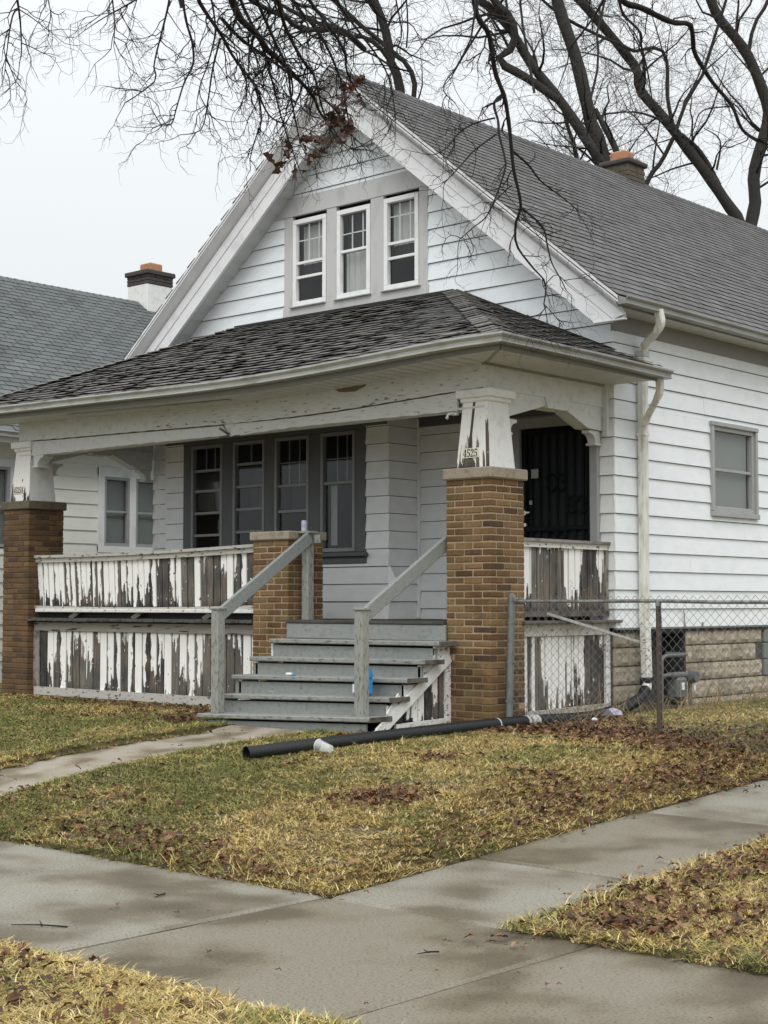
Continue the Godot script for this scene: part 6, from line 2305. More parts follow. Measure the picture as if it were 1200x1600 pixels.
func grass() -> void:
	var patch := noise(301, 0.45, 3)
	var fine := noise(302, 1.7, 3)
	var bare := noise(303, 0.75, 2)
	var r := RandomNumberGenerator.new()
	r.seed = 77
	var straw := [Color(0.44, 0.37, 0.12), Color(0.62, 0.465, 0.17), Color(0.70, 0.55, 0.24), Color(0.43, 0.31, 0.11), Color(0.74, 0.61, 0.33), Color(0.27, 0.18, 0.075)]
	var green := [Color(0.15, 0.165, 0.042), Color(0.21, 0.215, 0.06), Color(0.28, 0.275, 0.09)]
	# [x0, x1, z0, z1, step, height]
	var zones := [[-8.2, 2.99, -0.25, 5.40, 0.037, 0], [0.25, 3.0, -9.0, -0.25, 0.045, 0], [4.24, 8.5, -4.0, 5.42, 0.038, 0], [0.6, 8.0, 7.08, 9.3, 0.03, 1], [-9.8, -7.6, -4.0, 0.0, 0.06, 0]]
	var at := [[], [], []]
	var tint := [PackedColorArray(), PackedColorArray(), PackedColorArray()]
	for q in zones:
		var x: float = q[0]
		var step: float = q[4]
		while x < q[1]:
			var z: float = q[2]
			while z < q[3]:
				var px := x + r.randf_range(-0.6, 0.6) * step
				var pz := z + r.randf_range(-0.6, 0.6) * step
				z += step
				# what can be seen of the ground: skip the porch, the path, the far left front
				if px < 0.02 and pz < 0.0 and px > -7.6:
					continue
				if px > -2.8 and px < -0.48 and pz < 1.22:
					continue
				var edge_l := -2.22 + 0.10 * fine.get_noise_2d(pz * 2.0, 5.0)
				var edge_r := -1.20 + 0.12 * fine.get_noise_2d(pz * 2.0, 9.0)
				if px > edge_l and px < edge_r and pz > 1.2:
					continue
				var over := 0.05 * fine.get_noise_2d(px * 3.0, pz * 3.0) + 0.085
				if pz > 5.37 + over and pz < 7.34 - over * 0.4:
					continue
				if px > 2.98 + over and px < 4.28 - over and pz < 5.37 + over:
					continue
				var b := bare.get_noise_2d(px, pz)
				if b < -0.6 and r.randf() < 0.6:
					continue
				var g := patch.get_noise_2d(px, pz) * 0.9 + fine.get_noise_2d(px, pz) * 0.35
				# greener towards the path and the steps, straw towards the corner of the walks
				var lean := 0.0
				if q[5] == 0 and px < 2.99 and pz > -0.3:
					lean = clampf((1.7 - px) * 0.26 - 0.08, -0.38, 0.45)
				elif q[5] == 0 and px > 4:
					lean = -0.05
				elif q[5] == 1:
					lean = -0.22
				else:
					lean = 0.25
				var gr := clampf((g + lean) * 1.2 + 0.22, 0.0, 0.95)
				var c: Color = straw[r.randi() % 6] if r.randf() > gr else green[r.randi() % 3]
				c = c * r.randf_range(0.8, 1.15)
				var v := r.randi() % 2
				var h := r.randf_range(0.75, 1.3)
				if q[5] == 1:
					h *= 0.95
					if r.randf() < 0.06:
						v = 2
				elif (absf(pz - 5.37) < 0.15 or absf(px - 2.98) < 0.12 or absf(px - 4.3) < 0.2 or absf(px + 2.3) < 0.1) and r.randf() < 0.25:
					v = 2
				elif r.randf() < 0.012:
					v = 2
				var bs := Basis(Vector3.UP, r.randf() * TAU).scaled(Vector3(1.15, h, 1.15))
				at[v].append(Transform3D(bs, Vector3(px, surface_y(px, pz) + 0.002, pz)))
				tint[v].append(c)
			x += step
	var meshes := [tuft(12, 0.046, 0.034, 1.1, 1), tuft(14, 0.066, 0.036, 1.4, 2), tuft(16, 0.105, 0.035, 1.25, 3)]
	var names := ["matted_grass", "lying_grass", "long_grass"]
	var labels := ["short matted winter grass covering the lawn", "flattened straw-coloured grass across the lawn", "longer tufts of grass along the pavement edges"]
	for k in 3:
		many(self, names[k], meshes[k], mats["grass"], at[k], tint[k], labels[k], "grass")


func leaf_mesh(sd: int) -> ArrayMesh:
	var r := RandomNumberGenerator.new()
	r.seed = sd
	var mb := MB.new()
	# a lobed, curled oak leaf along z
	var mid := []
	var lf := []
	var rt := []
	var n := 6
	for k in n + 1:
		var t := float(k) / n
		var w := 0.025 * sin(PI * pow(t, 0.8)) * (1.25 if k % 2 else 0.7) + 0.001
		var y := 0.018 * sin(t * 3.0) * r.randf_range(0.3, 1.0)
		mid.append(Vector3(0, y, (t - 0.5) * 0.105))
		lf.append(Vector3(-w, y + w * r.randf_range(0.1, 0.8), (t - 0.5) * 0.105 + r.randf_range(-0.005, 0.005)))
		rt.append(Vector3(w, y + w * r.randf_range(0.1, 0.8), (t - 0.5) * 0.105 + r.randf_range(-0.005, 0.005)))
	for k in n:
		mb.q(lf[k], mid[k], mid[k + 1], lf[k + 1])
		mb.q(mid[k], rt[k], rt[k + 1], mid[k + 1])
	return mb.mesh()


func leaves() -> void:
	var r := RandomNumberGenerator.new()
	r.seed = 91
	var brown := [Color(0.080, 0.034, 0.016), Color(0.125, 0.052, 0.022), Color(0.055, 0.027, 0.015), Color(0.17, 0.085, 0.038), Color(0.105, 0.036, 0.017), Color(0.24, 0.14, 0.075), Color(0.085, 0.047, 0.03)]
	var at := [[], []]
	var tint := [PackedColorArray(), PackedColorArray()]
	# drifts: [centre x, z, radius x, z, count]
	var drifts := [[1.0, -0.05, 1.1, 0.38, 800], [2.2, 0.1, 0.9, 0.6, 800], [0.7, -0.9, 0.6, 0.5, 260], [2.3, -0.9, 0.7, 0.8, 260],
		[2.76, 1.2, 0.28, 1.2, 520], [2.4, 2.4, 0.35, 0.3, 90], [2.7, 2.9, 0.25, 0.5, 130], [1.9, 3.7, 0.30, 0.28, 230], [2.85, 3.5, 0.14, 1.3, 130],
		[4.5, 3.9, 0.25, 1.3, 430], [4.75, 2.6, 0.4, 1.0, 330], [4.75, 5.1, 0.3, 0.18, 150], [5.1, 4.7, 0.6, 0.5, 190],
		[-3.0, 0.5, 0.5, 0.6, 300], [-2.95, 1.25, 0.22, 0.20, 190], [-5.0, 0.35, 2.2, 0.3, 400], [-3.8, 1.2, 1.2, 0.5, 120],
		[-0.45, 4.6, 1.0, 0.35, 130], [0.9, 5.1, 0.9, 0.2, 190], [2.1, 5.25, 0.6, 0.13, 110], [-0.3, 1.45, 0.3, 0.16, 60], [0.3, 2.9, 0.3, 0.3, 30], [1.15, 2.2, 0.25, 0.2, 45],
		[3.3, 7.75, 1.0, 0.3, 120], [4.3, 8.1, 1.2, 0.35, 90], [2.6, 7.5, 0.5, 0.15, 30], [0.5, 0.4, 0.6, 0.3, 130]]
	for d in drifts:
		for k in int(d[4] * 1.5):
			var px: float = d[0] + r.randfn() * d[2] * 0.6
			var pz: float = d[1] + r.randfn() * d[3] * 0.6
			_leaf(r, px, pz, brown, at, tint)
	for k in 700:
		_leaf(r, r.randf_range(-7.5, 3.0), r.randf_range(0.0, 5.4), brown, at, tint)
	for k in 260:
		_leaf(r, r.randf_range(4.3, 7.0), r.randf_range(0.5, 5.4), brown, at, tint)
	for k in 110:
		_leaf(r, r.randf_range(1.5, 6.0), r.randf_range(7.35, 9.0), brown, at, tint)
	for k in 26:
		_leaf(r, r.randf_range(0.5, 6.0), r.randf_range(5.4, 7.1), brown, at, tint, 0.6)
	many(self, "fallen_leaves", leaf_mesh(5), mats["leaf"], at[0], tint[0], "curled brown oak leaves drifted over the lawn", "leaves")
	many(self, "fallen_leaves", leaf_mesh(6), mats["leaf"], at[1], tint[1], "dark red-brown oak leaves scattered over the grass", "leaves")


func _leaf(r: RandomNumberGenerator, px: float, pz: float, brown: Array, at: Array, tint: Array, size := 1.0) -> void:
	if px < 0.05 and px > -7.5 and pz < 0.02:
		return
	if px > -2.9 and px < -0.4 and pz < 1.24:
		return
	var y := surface_y(px, pz)
	if y < -0.55:
		y = (-0.5 if pz > 5.37 else walk_y(pz)) + 0.003
		if size > 0.9 and r.randf() < 0.85:
			return
	else:
		y += r.randf_range(0.010, 0.034)
		if px > -2.3 and px < -1.0 and pz > 1.2 and r.randf() < 0.7:
			return
	var s := (0.22 + 0.6 * pow(r.randf(), 2.0)) * size
	var bs := Basis(Vector3.UP, r.randf() * TAU) * Basis(Vector3.RIGHT, r.randf_range(-0.5, 0.5)) * Basis(Vector3.BACK, r.randf_range(-0.6, 0.6))
	if lawn_y(px, pz) < -0.55:
		bs = Basis(Vector3.UP, r.randf() * TAU) * Basis(Vector3.RIGHT, r.randf_range(-0.1, 0.1))
	var v := r.randi() % 2
	at[v].append(Transform3D(bs.scaled(Vector3.ONE * s), Vector3(px, y, pz)))
	tint[v].append(brown[r.randi() % brown.size()] * r.randf_range(0.8, 1.3))


# long dry stems in the corner by the foundation
func weeds() -> void:
	var r := RandomNumberGenerator.new()
	r.seed = 55
	var groups := [[0.45, -2.9, 0.3, 0.9, 70, "tangle of dry straw weeds around the gas meter"], [0.35, -4.9, 0.25, 1.2, 70, "dry weeds along the pitted foundation blocks"], [0.25, -0.95, 0.35, 0.5, 60, "dead vines and dry stems heaped under the side skirting"]]
	for g in groups:
		var mb := MB.new()
		for k in g[4]:
			var p := Vector3(g[0] + r.randfn() * g[2] * 0.6, 0.0, g[1] + r.randfn() * g[3] * 0.6)
			p.y = lawn_y(p.x, p.z)
			p.x = maxf(p.x, 0.03)
			var a := r.randf() * TAU
			var l := r.randf_range(0.12, 0.42)
			var tilt := r.randf_range(0.2, 1.3)
			var d := Vector3(cos(a) * sin(tilt), cos(tilt), sin(a) * sin(tilt)) * l
			d.x = maxf(d.x, -p.x + 0.03)
			mb.tube(PackedVector3Array([p, p + d * 0.5 + Vector3(0, 0.03, 0), p + d]), PackedFloat32Array([0.0035, 0.003, 0.0015]), 4, false)
		tag(part(self, "dry_weeds", mb, mats["dry_stem"]), g[5], "weeds", "", "stuff")


# ---------------------------------------------------------------- trees
# a twig that forks and forks again, appended to mb; dir is where it heads, grav how it hangs (+) or climbs (-)
func fork(mb: MB, p: Vector3, dir: Vector3, l: float, r0: float, depth: int, grav: float, g: RandomNumberGenerator, kink := 0.55) -> void:
	var pts := PackedVector3Array([p])
	var rad := PackedFloat32Array([r0])
	var n := 3 if depth < 2 else 5
	var d := dir
	var q := p
	for k in n:
		d = (d + Vector3(g.randf_range(-1, 1), g.randf_range(-1, 1), g.randf_range(-1, 1)) * kink + Vector3.DOWN * grav * 0.16).normalized()
		q += d * l / n
		pts.append(q)
		rad.append(r0 * (1.0 - 0.6 * (k + 1.0) / n))
		if depth > 0 and k >= (1 if depth > 1 else 0) and g.randf() < 0.85:
			var side := d.cross(Vector3(g.randf_range(-1, 1), g.randf_range(-1, 1), g.randf_range(-1, 1))).normalized()
			fork(mb, q, (d * 0.75 + side * g.randf_range(0.5, 1.0)).normalized(), l * g.randf_range(0.40, 0.68), r0 * (0.62 - 0.1 * float(k) / n), depth - 1, grav, g, kink)
	mb.tube(pts, rad, 4 if r0 > 0.006 else 3, false)


func parse(s: String) -> PackedVector3Array:
	var out := PackedVector3Array()
	for w in s.split(" "):
		var f := w.split_floats(",")
		out.append(Vector3(f[0], f[1], f[2]))
	return out


# the street tree in front: its trunk stands by the side walk right of the frame, its limbs arch over the lawn
func front_tree() -> void:
	var t := thing("oak_tree", "bare street oak whose drooping twigs hang in front of the gable", "tree", Vector3(8.9, -0.4, 3.9))
	var tk := MB.new()
	tk.tube(smooth_path([Vector3(8.9, -0.5, 3.9), Vector3(8.85, 1.0, 3.9), Vector3(8.75, 2.6, 3.95), Vector3(8.6, 4.2, 4.0)], 20), PackedFloat32Array(range(21).map(func(k): return 0.34 - 0.006 * k + (0.12 * exp(-k * 0.9)))), 16)
	part(t, "trunk", tk, mats["bark"])
	var limbs := [
		[[Vector3(8.6, 4.0, 4.0), Vector3(7.4, 6.0, 4.3), Vector3(5.6, 6.9, 4.5), Vector3(4.2, 6.3, 4.6), Vector3(3.5, 5.6, 4.6), Vector3(3.37, 4.99, 4.55)], 0.15, 0.022],
		[[Vector3(8.6, 4.0, 4.0), Vector3(7.9, 6.5, 5.0), Vector3(6.2, 7.4, 6.2), Vector3(4.0, 7.0, 6.6), Vector3(2.6, 6.1, 6.5), Vector3(1.85, 5.0, 6.3)], 0.17, 0.030],
		[[Vector3(8.6, 4.1, 4.0), Vector3(7.8, 6.6, 2.8), Vector3(6.0, 7.8, 1.6), Vector3(4.0, 7.6, 1.2), Vector3(2.4, 7.0, 1.4)], 0.15, 0.032],
		[[Vector3(4.0, 7.0, 6.6), Vector3(2.6, 6.6, 7.2), Vector3(1.9, 5.7, 7.2), Vector3(1.7, 5.0, 7.0)], 0.06, 0.016],
		[[Vector3(2.6, 6.1, 6.5), Vector3(2.0, 5.9, 5.9), Vector3(1.6, 5.4, 5.4), Vector3(1.5, 5.0, 5.2)], 0.05, 0.016],
	]
	for l in limbs:
		var mb := MB.new()
		var pts := smooth_path(l[0], 24)
		var a: float = l[1]
		var b: float = l[2]
		mb.tube(pts, PackedFloat32Array(range(25).map(func(k): return lerpf(a, b, k / 24.0))), 10)
		part(t, "limb", mb, mats["bark"])
	var g := RandomNumberGenerator.new()
	g.seed = 404
	var twigs := MB.new()
	var tips := []
	for br in FRONT:
		var raw := parse(br[3])
		var ctrl := []
		for p in raw:
			ctrl.append(p + Vector3(g.randf_range(-1, 1), g.randf_range(-1, 1), g.randf_range(-1, 1)) * 0.012)
		var n := raw.size() * 3
		var pts := smooth_path(ctrl, n)
		var r0: float = br[1]
		var r1: float = br[2]
		var len := 0.0
		for k in n:
			len += pts[k].distance_to(pts[k + 1])
		var mb := MB.new()
		mb.tube(pts, PackedFloat32Array(range(n + 1).map(func(k): return lerpf(r0, r1, float(k) / n) * (1.0 + 0.08 * sin(k * 2.3)))), 7 if r0 > 0.01 else 5)
		part(t, "branch", mb, mats["twig"])
		# side twigs
		var dense := 15.0 if br[0] == "l" else 7.0
		if br[0] == "m":
			dense = 3.5
		var count := int(len * dense) + 2
		for k in count:
			var f := clampf(g.randf_range(0.12, 1.0), 0, 1)
			var idx := mini(int(f * n), n - 1)
			var p := pts[idx].lerp(pts[idx + 1], g.randf())
			var d := (pts[idx + 1] - pts[idx]).normalized()
			var side := d.cross(Vector3(g.randf_range(-1, 1), g.randf_range(-1, 1), g.randf_range(-1, 1))).normalized()
			var l := g.randf_range(0.12, 0.36) * (1.0 if br[0] == "l" else (0.75 if br[0] == "h" else 1.3))
			fork(twigs, p, (d * 0.6 + side * 0.8).normalized(), l, clampf(lerpf(r0, r1, f) * 0.6, 0.0035, 0.0075), 2, 0.6, g)
		fork(twigs, pts[n], (pts[n] - pts[n - 1]).normalized(), 0.26, r1, 2, 0.6, g)
		if br[0] == "l":
			tips.append(pts[n])
	tag(part(t, "twigs", twigs, mats["twig"]), "", "", "", "stuff")
	# the last brown leaves, on the twigs before the gable peak
	var spots := [Vector3(2.34, 3.83, 5.18), Vector3(2.44, 3.81, 5.09), Vector3(2.53, 4.03, 5.03), Vector3(2.49, 3.92, 5.05), Vector3(2.59, 3.95, 4.97), Vector3(2.69, 4.23, 4.89), Vector3(2.64, 4.09, 4.93), Vector3(2.74, 4.27, 4.86), Vector3(2.67, 4.01, 4.90), Vector3(2.62, 4.12, 4.95)]
	var lm := leaf_mesh(8)
	var count := 0
	for s in spots:
		for k in 5:
			var p: Vector3 = s + Vector3(g.randfn(), g.randfn(), g.randfn()) * 0.045
			var bs := Basis(Vector3.RIGHT, g.randf() * TAU) * Basis(Vector3.UP, g.randf() * TAU) * Basis(Vector3.BACK, g.randf() * TAU)
			part(t, "leaf", lm, mats["oak_leaf"] if g.randf() < 0.92 else mats["red_leaf"], Transform3D(bs.scaled(Vector3.ONE * g.randf_range(0.7, 1.05)), p))
			count += 1


# the bare trees behind the roof
func back_trees() -> void:
	var g := RandomNumberGenerator.new()
	g.seed = 808
	# one spray of fine twigs, used again and again at every turn and size
	var sprays := []
	for s in 4:
		var mb := MB.new()
		for k in 2:
			fork(mb, Vector3.ZERO, Vector3(g.randf_range(-0.8, 0.8), 1, g.randf_range(-0.8, 0.8)).normalized(), 1.6, 0.009, 2, 0.15, g, 0.5)
		sprays.append(mb.mesh())
	var kinds := {"r": ["forked bare tree rising behind the right end of the roof", 1.0], "m": ["big bare tree with crossing trunks behind the brick chimney", 1.0], "l": ["bare tree rising just behind the roof peak", 1.0]}
	for key in kinds:
		var list := BACK.filter(func(b): return b[0] == key)
		var first := parse(list[0][3])
		var foot := Vector3(first[0].x, 0, first[0].z)
		var t := thing("bare_tree", kinds[key][0], "tree", foot, "bare trees behind the house")
		var at := []
		var tint := PackedColorArray()
		var idx := 0
		for b in list:
			var pts0 := parse(b[3])
			var ctrl := []
			if pts0[0].y < 6.5:
				ctrl.append(foot.lerp(Vector3(pts0[0].x, 0, pts0[0].z), 0.35) + Vector3(0, -0.2, 0))
			for p in pts0:
				ctrl.append(p)
			# carry the limb on above the frame
			var last: Vector3 = ctrl[ctrl.size() - 1]
			var dir := (last - (ctrl[ctrl.size() - 2] as Vector3)).normalized()
			var r0: float = b[1] * 0.50
			var r1: float = b[2] * 0.50
			if last.y > 14.0:
				ctrl.append(last + (dir + Vector3.UP * 0.4) * 2.2)
				ctrl.append(last + (dir + Vector3.UP * 0.8) * 4.2)
			var n: int = ctrl.size() * 4
			var pts := smooth_path(ctrl, n)
			var mb := MB.new()
			mb.tube(pts, PackedFloat32Array(range(n + 1).map(func(k): return lerpf(r0, r1 * 0.8, float(k) / n) * (1.0 + 0.05 * sin(k * 1.7)))), 10)
			part(t, "trunk" if idx == 0 else "limb", mb, mats["bark"])
			idx += 1
			# secondary branches with sprays along them
			var sec := MB.new()
			var len := 0.0
			for k in n:
				len += pts[k].distance_to(pts[k + 1])
			for k in int(len * 2.2):
				var f := g.randf_range(0.2, 1.0)
				var j := mini(int(f * n), n - 1)
				if pts[j].y < 7.5:
					continue
				var d := (pts[j + 1] - pts[j]).normalized()
				var side := d.cross(Vector3(g.randf_range(-1, 1), g.randf_range(-1, 1), g.randf_range(-1, 1))).normalized()
				var bd := (d * 0.5 + side * 0.9).normalized()
				var bl := g.randf_range(1.0, 2.8)
				var q := pts[j]
				var bp := PackedVector3Array([q])
				var brd := PackedFloat32Array([minf(lerpf(r0, r1, f) * 0.4, 0.035)])
				for m in 6:
					bd = (bd + Vector3(g.randf_range(-1, 1), g.randf_range(-0.8, 1), g.randf_range(-1, 1)) * 0.32).normalized()
					q += bd * bl / 6.0
					bp.append(q)
					brd.append(brd[0] * (1.0 - 0.13 * (m + 1)))
					if g.randf() < 0.55:
						var z := (bd + Vector3(g.randf_range(-1, 1), g.randf_range(-1, 1), g.randf_range(-1, 1)) * 0.9).normalized()
						var bs := Basis(Quaternion(Vector3.UP, z)) * Basis(Vector3.UP, g.randf() * TAU)
						at.append(Transform3D(bs.scaled(Vector3.ONE * g.randf_range(0.5, 1.0)), q))
						tint.append(gray(g.randf_range(0.8, 1.3)))
				sec.tube(bp, brd, 5, false)
			if sec.v.size():
				tag(part(t, "small_branches", sec, mats["twig"]), "", "", "", "stuff")
		for s in 4:
			var sub := []
			var st := PackedColorArray()
			for k in range(s, at.size(), 4):
				sub.append(at[k])
				st.append(tint[k])
			many(t, "fine_twigs", sprays[s], mats["far_twig"], sub, st)


const FRONT := [
	["h", 0.02, 0.004, "3.37,4.99,4.55 3.35,4.71,4.46 3.34,4.60,4.35 3.33,4.41,4.25 3.31,4.28,4.15 3.29,4.10,4.05 3.26,3.88,3.96 3.24,3.66,3.87 3.16,3.56,3.83 3.12,3.43,3.75 3.15,3.30,3.61 3.15,3.22,3.50 3.11,3.10,3.43"],
	["h", 0.01, 0.003, "3.30,4.28,4.16 3.30,4.21,4.22 3.34,4.10,4.24 3.38,3.99,4.27 3.43,3.86,4.28 3.45,3.75,4.32 3.40,3.49,4.41 3.36,3.38,4.51 3.33,3.31,4.59"],
	["h", 0.006, 0.003, "3.27,4.14,4.17 3.25,4.11,4.24 3.20,4.08,4.34 3.16,4.00,4.42 3.13,3.92,4.49 3.11,3.86,4.57"],
	["h", 0.006, 0.003, "3.34,4.02,4.24 3.26,3.89,4.39 3.24,3.78,4.49 3.21,3.66,4.60"],
	["h", 0.008, 0.003, "3.39,4.83,4.53 3.40,4.71,4.56 3.41,4.55,4.60 3.42,4.45,4.64 3.38,4.29,4.72 3.37,4.20,4.78 3.39,4.11,4.81 3.45,4.04,4.82"],
	["h", 0.009, 0.003, "3.22,4.02,3.94 3.24,3.93,3.78 3.24,3.86,3.64 3.28,3.77,3.47 3.29,3.72,3.33"],
	["h", 0.008, 0.003, "3.19,3.68,3.81 3.26,3.55,3.68 3.25,3.45,3.63 3.26,3.34,3.56 3.27,3.24,3.49 3.27,3.17,3.43"],
	["h", 0.004, 0.002, "3.11,3.10,3.43 3.07,3.04,3.46 3.02,3.01,3.50"],
	["h", 0.004, 0.002, "3.11,3.10,3.43 3.15,3.04,3.39 3.19,2.97,3.35"],
	["h", 0.004, 0.002, "3.11,3.23,3.44 3.17,3.29,3.39 3.22,3.23,3.35"],
	["h", 0.004, 0.002, "3.09,3.83,3.77 3.00,3.71,3.85 2.96,3.60,3.87"],
	["m", 0.03, 0.012, "1.95,6.41,0.97 2.02,6.24,0.74 2.06,6.22,0.55 2.16,6.16,0.30 2.18,6.17,0.13 2.19,6.20,-0.03 2.16,6.13,-0.16 2.11,6.06,-0.27 2.11,5.93,-0.44 2.11,5.85,-0.60 2.18,5.68,-0.83 2.17,5.51,-0.99 2.21,5.44,-1.19 2.31,5.41,-1.43"],
	["m", 0.013, 0.005, "2.05,6.22,0.87 2.04,6.09,0.78 2.10,5.98,0.62 2.08,5.89,0.55 2.06,5.70,0.46 2.04,5.56,0.38 2.02,5.50,0.30"],
	["m", 0.012, 0.004, "1.98,6.36,0.94 1.92,6.26,0.88 1.81,6.13,0.86 1.65,6.00,0.87 1.54,5.92,0.85 1.47,5.81,0.80 1.36,5.64,0.77"],
	["m", 0.008, 0.004, "2.27,5.81,-0.16 2.35,5.99,-0.35 2.37,6.11,-0.49"],
	["m", 0.008, 0.004, "2.25,5.63,-0.69 2.05,5.60,-0.52 1.98,5.43,-0.47 1.91,5.26,-0.42"],
	["l", 0.013, 0.004, "2.65,4.59,6.10 2.56,4.54,5.99 2.53,4.39,5.81 2.49,4.33,5.65 2.47,4.19,5.46 2.39,4.15,5.34 2.32,4.11,5.20 2.31,4.09,5.02"],
	["l", 0.007, 0.003, "2.45,4.20,5.44 2.43,4.12,5.39 2.39,4.03,5.35 2.32,3.91,5.33 2.26,3.82,5.31"],
	["l", 0.026, 0.006, "2.63,4.71,5.86 2.56,4.61,5.74 2.48,4.57,5.62 2.46,4.53,5.46 2.42,4.46,5.31 2.37,4.45,5.18 2.35,4.38,5.01 2.34,4.32,4.84 2.27,4.26,4.71 2.24,4.20,4.56"],
	["l", 0.02, 0.016, "1.76,5.06,3.72 1.80,5.12,3.98 1.83,5.05,4.25 1.90,4.96,4.48 2.00,4.91,4.69 2.12,4.87,4.88 2.22,4.83,5.09 2.28,4.80,5.34 2.34,4.87,5.59"],
	["l", 0.009, 0.003, "2.59,4.59,6.15 2.58,4.49,6.12 2.57,4.37,6.09 2.57,4.26,6.05 2.55,4.17,6.02 2.49,4.07,6.04 2.43,3.92,6.04 2.39,3.84,6.04 2.33,3.83,6.06"],
	["l", 0.007, 0.003, "2.52,4.38,5.80 2.47,4.22,5.79 2.42,4.03,5.79 2.37,3.90,5.80 2.29,3.86,5.83"],
	["l", 0.007, 0.003, "2.69,4.51,6.33 2.65,4.42,6.30 2.56,4.09,6.30 2.53,4.03,6.27 2.43,3.96,6.30 2.32,3.92,6.34"],
	["l", 0.006, 0.002, "2.61,4.43,6.66 2.58,4.34,6.63 2.56,4.22,6.60 2.54,4.13,6.57"],
	["l", 0.006, 0.002, "2.74,4.40,6.54 2.71,4.33,6.56 2.57,4.23,6.68 2.49,4.16,6.74"],
	["l", 0.012, 0.004, "2.68,4.83,5.29 2.61,4.77,5.17 2.60,4.67,4.99 2.59,4.56,4.81 2.51,4.48,4.70 2.46,4.41,4.56 2.40,4.35,4.43"],
	["l", 0.014, 0.004, "2.67,4.75,5.56 2.58,4.70,5.41 2.51,4.60,5.24 2.46,4.48,5.05 2.39,4.42,4.89 2.31,4.29,4.72 2.24,4.14,4.55"],
	["l", 0.012, 0.004, "2.59,4.75,5.63 2.52,4.69,5.51 2.50,4.51,5.33 2.46,4.37,5.18 2.37,4.26,5.07 2.29,4.14,4.96 2.22,4.02,4.83"],
	["l", 0.011, 0.004, "2.46,4.53,5.73 2.42,4.48,5.52 2.40,4.43,5.29 2.42,4.34,5.03 2.44,4.24,4.76 2.40,4.09,4.54"],
	["l", 0.011, 0.003, "2.54,4.75,5.68 2.44,4.70,5.54 2.40,4.49,5.35 2.33,4.32,5.19 2.25,4.13,5.03 2.19,3.91,4.85"],
	["l", 0.012, 0.003, "2.62,4.83,5.34 2.53,4.78,5.20 2.53,4.61,4.98 2.50,4.42,4.77 2.41,4.24,4.62 2.33,4.06,4.47"],
	["l", 0.007, 0.003, "2.54,4.67,5.93 2.55,4.57,5.89 2.54,4.39,5.86 2.48,4.22,5.87 2.43,4.08,5.88 2.45,3.96,5.82"],
	["l", 0.01, 0.003, "2.55,4.99,4.88 2.49,4.92,4.77 2.50,4.76,4.59 2.50,4.64,4.41 2.49,4.52,4.26 2.41,4.31,4.15"],
	["l", 0.008, 0.003, "2.40,5.15,4.49 2.38,5.07,4.37 2.39,4.98,4.22 2.45,4.98,4.03 2.44,4.88,3.90"],
	["l", 0.006, 0.003, "2.57,5.15,4.34 2.55,5.05,4.28 2.54,4.86,4.21 2.47,4.75,4.19 2.41,4.64,4.18"],
	["l", 0.008, 0.003, "2.56,4.27,7.23 2.54,4.19,7.19 2.51,4.07,7.16 2.49,3.93,7.13"],
	["l", 0.005, 0.002, "2.57,4.14,7.21 2.55,4.11,7.23 2.52,3.98,7.24 2.51,3.81,7.24"],
	["l", 0.004, 0.002, "2.67,4.24,7.12 2.64,4.19,7.08 2.62,4.11,7.03"],
]
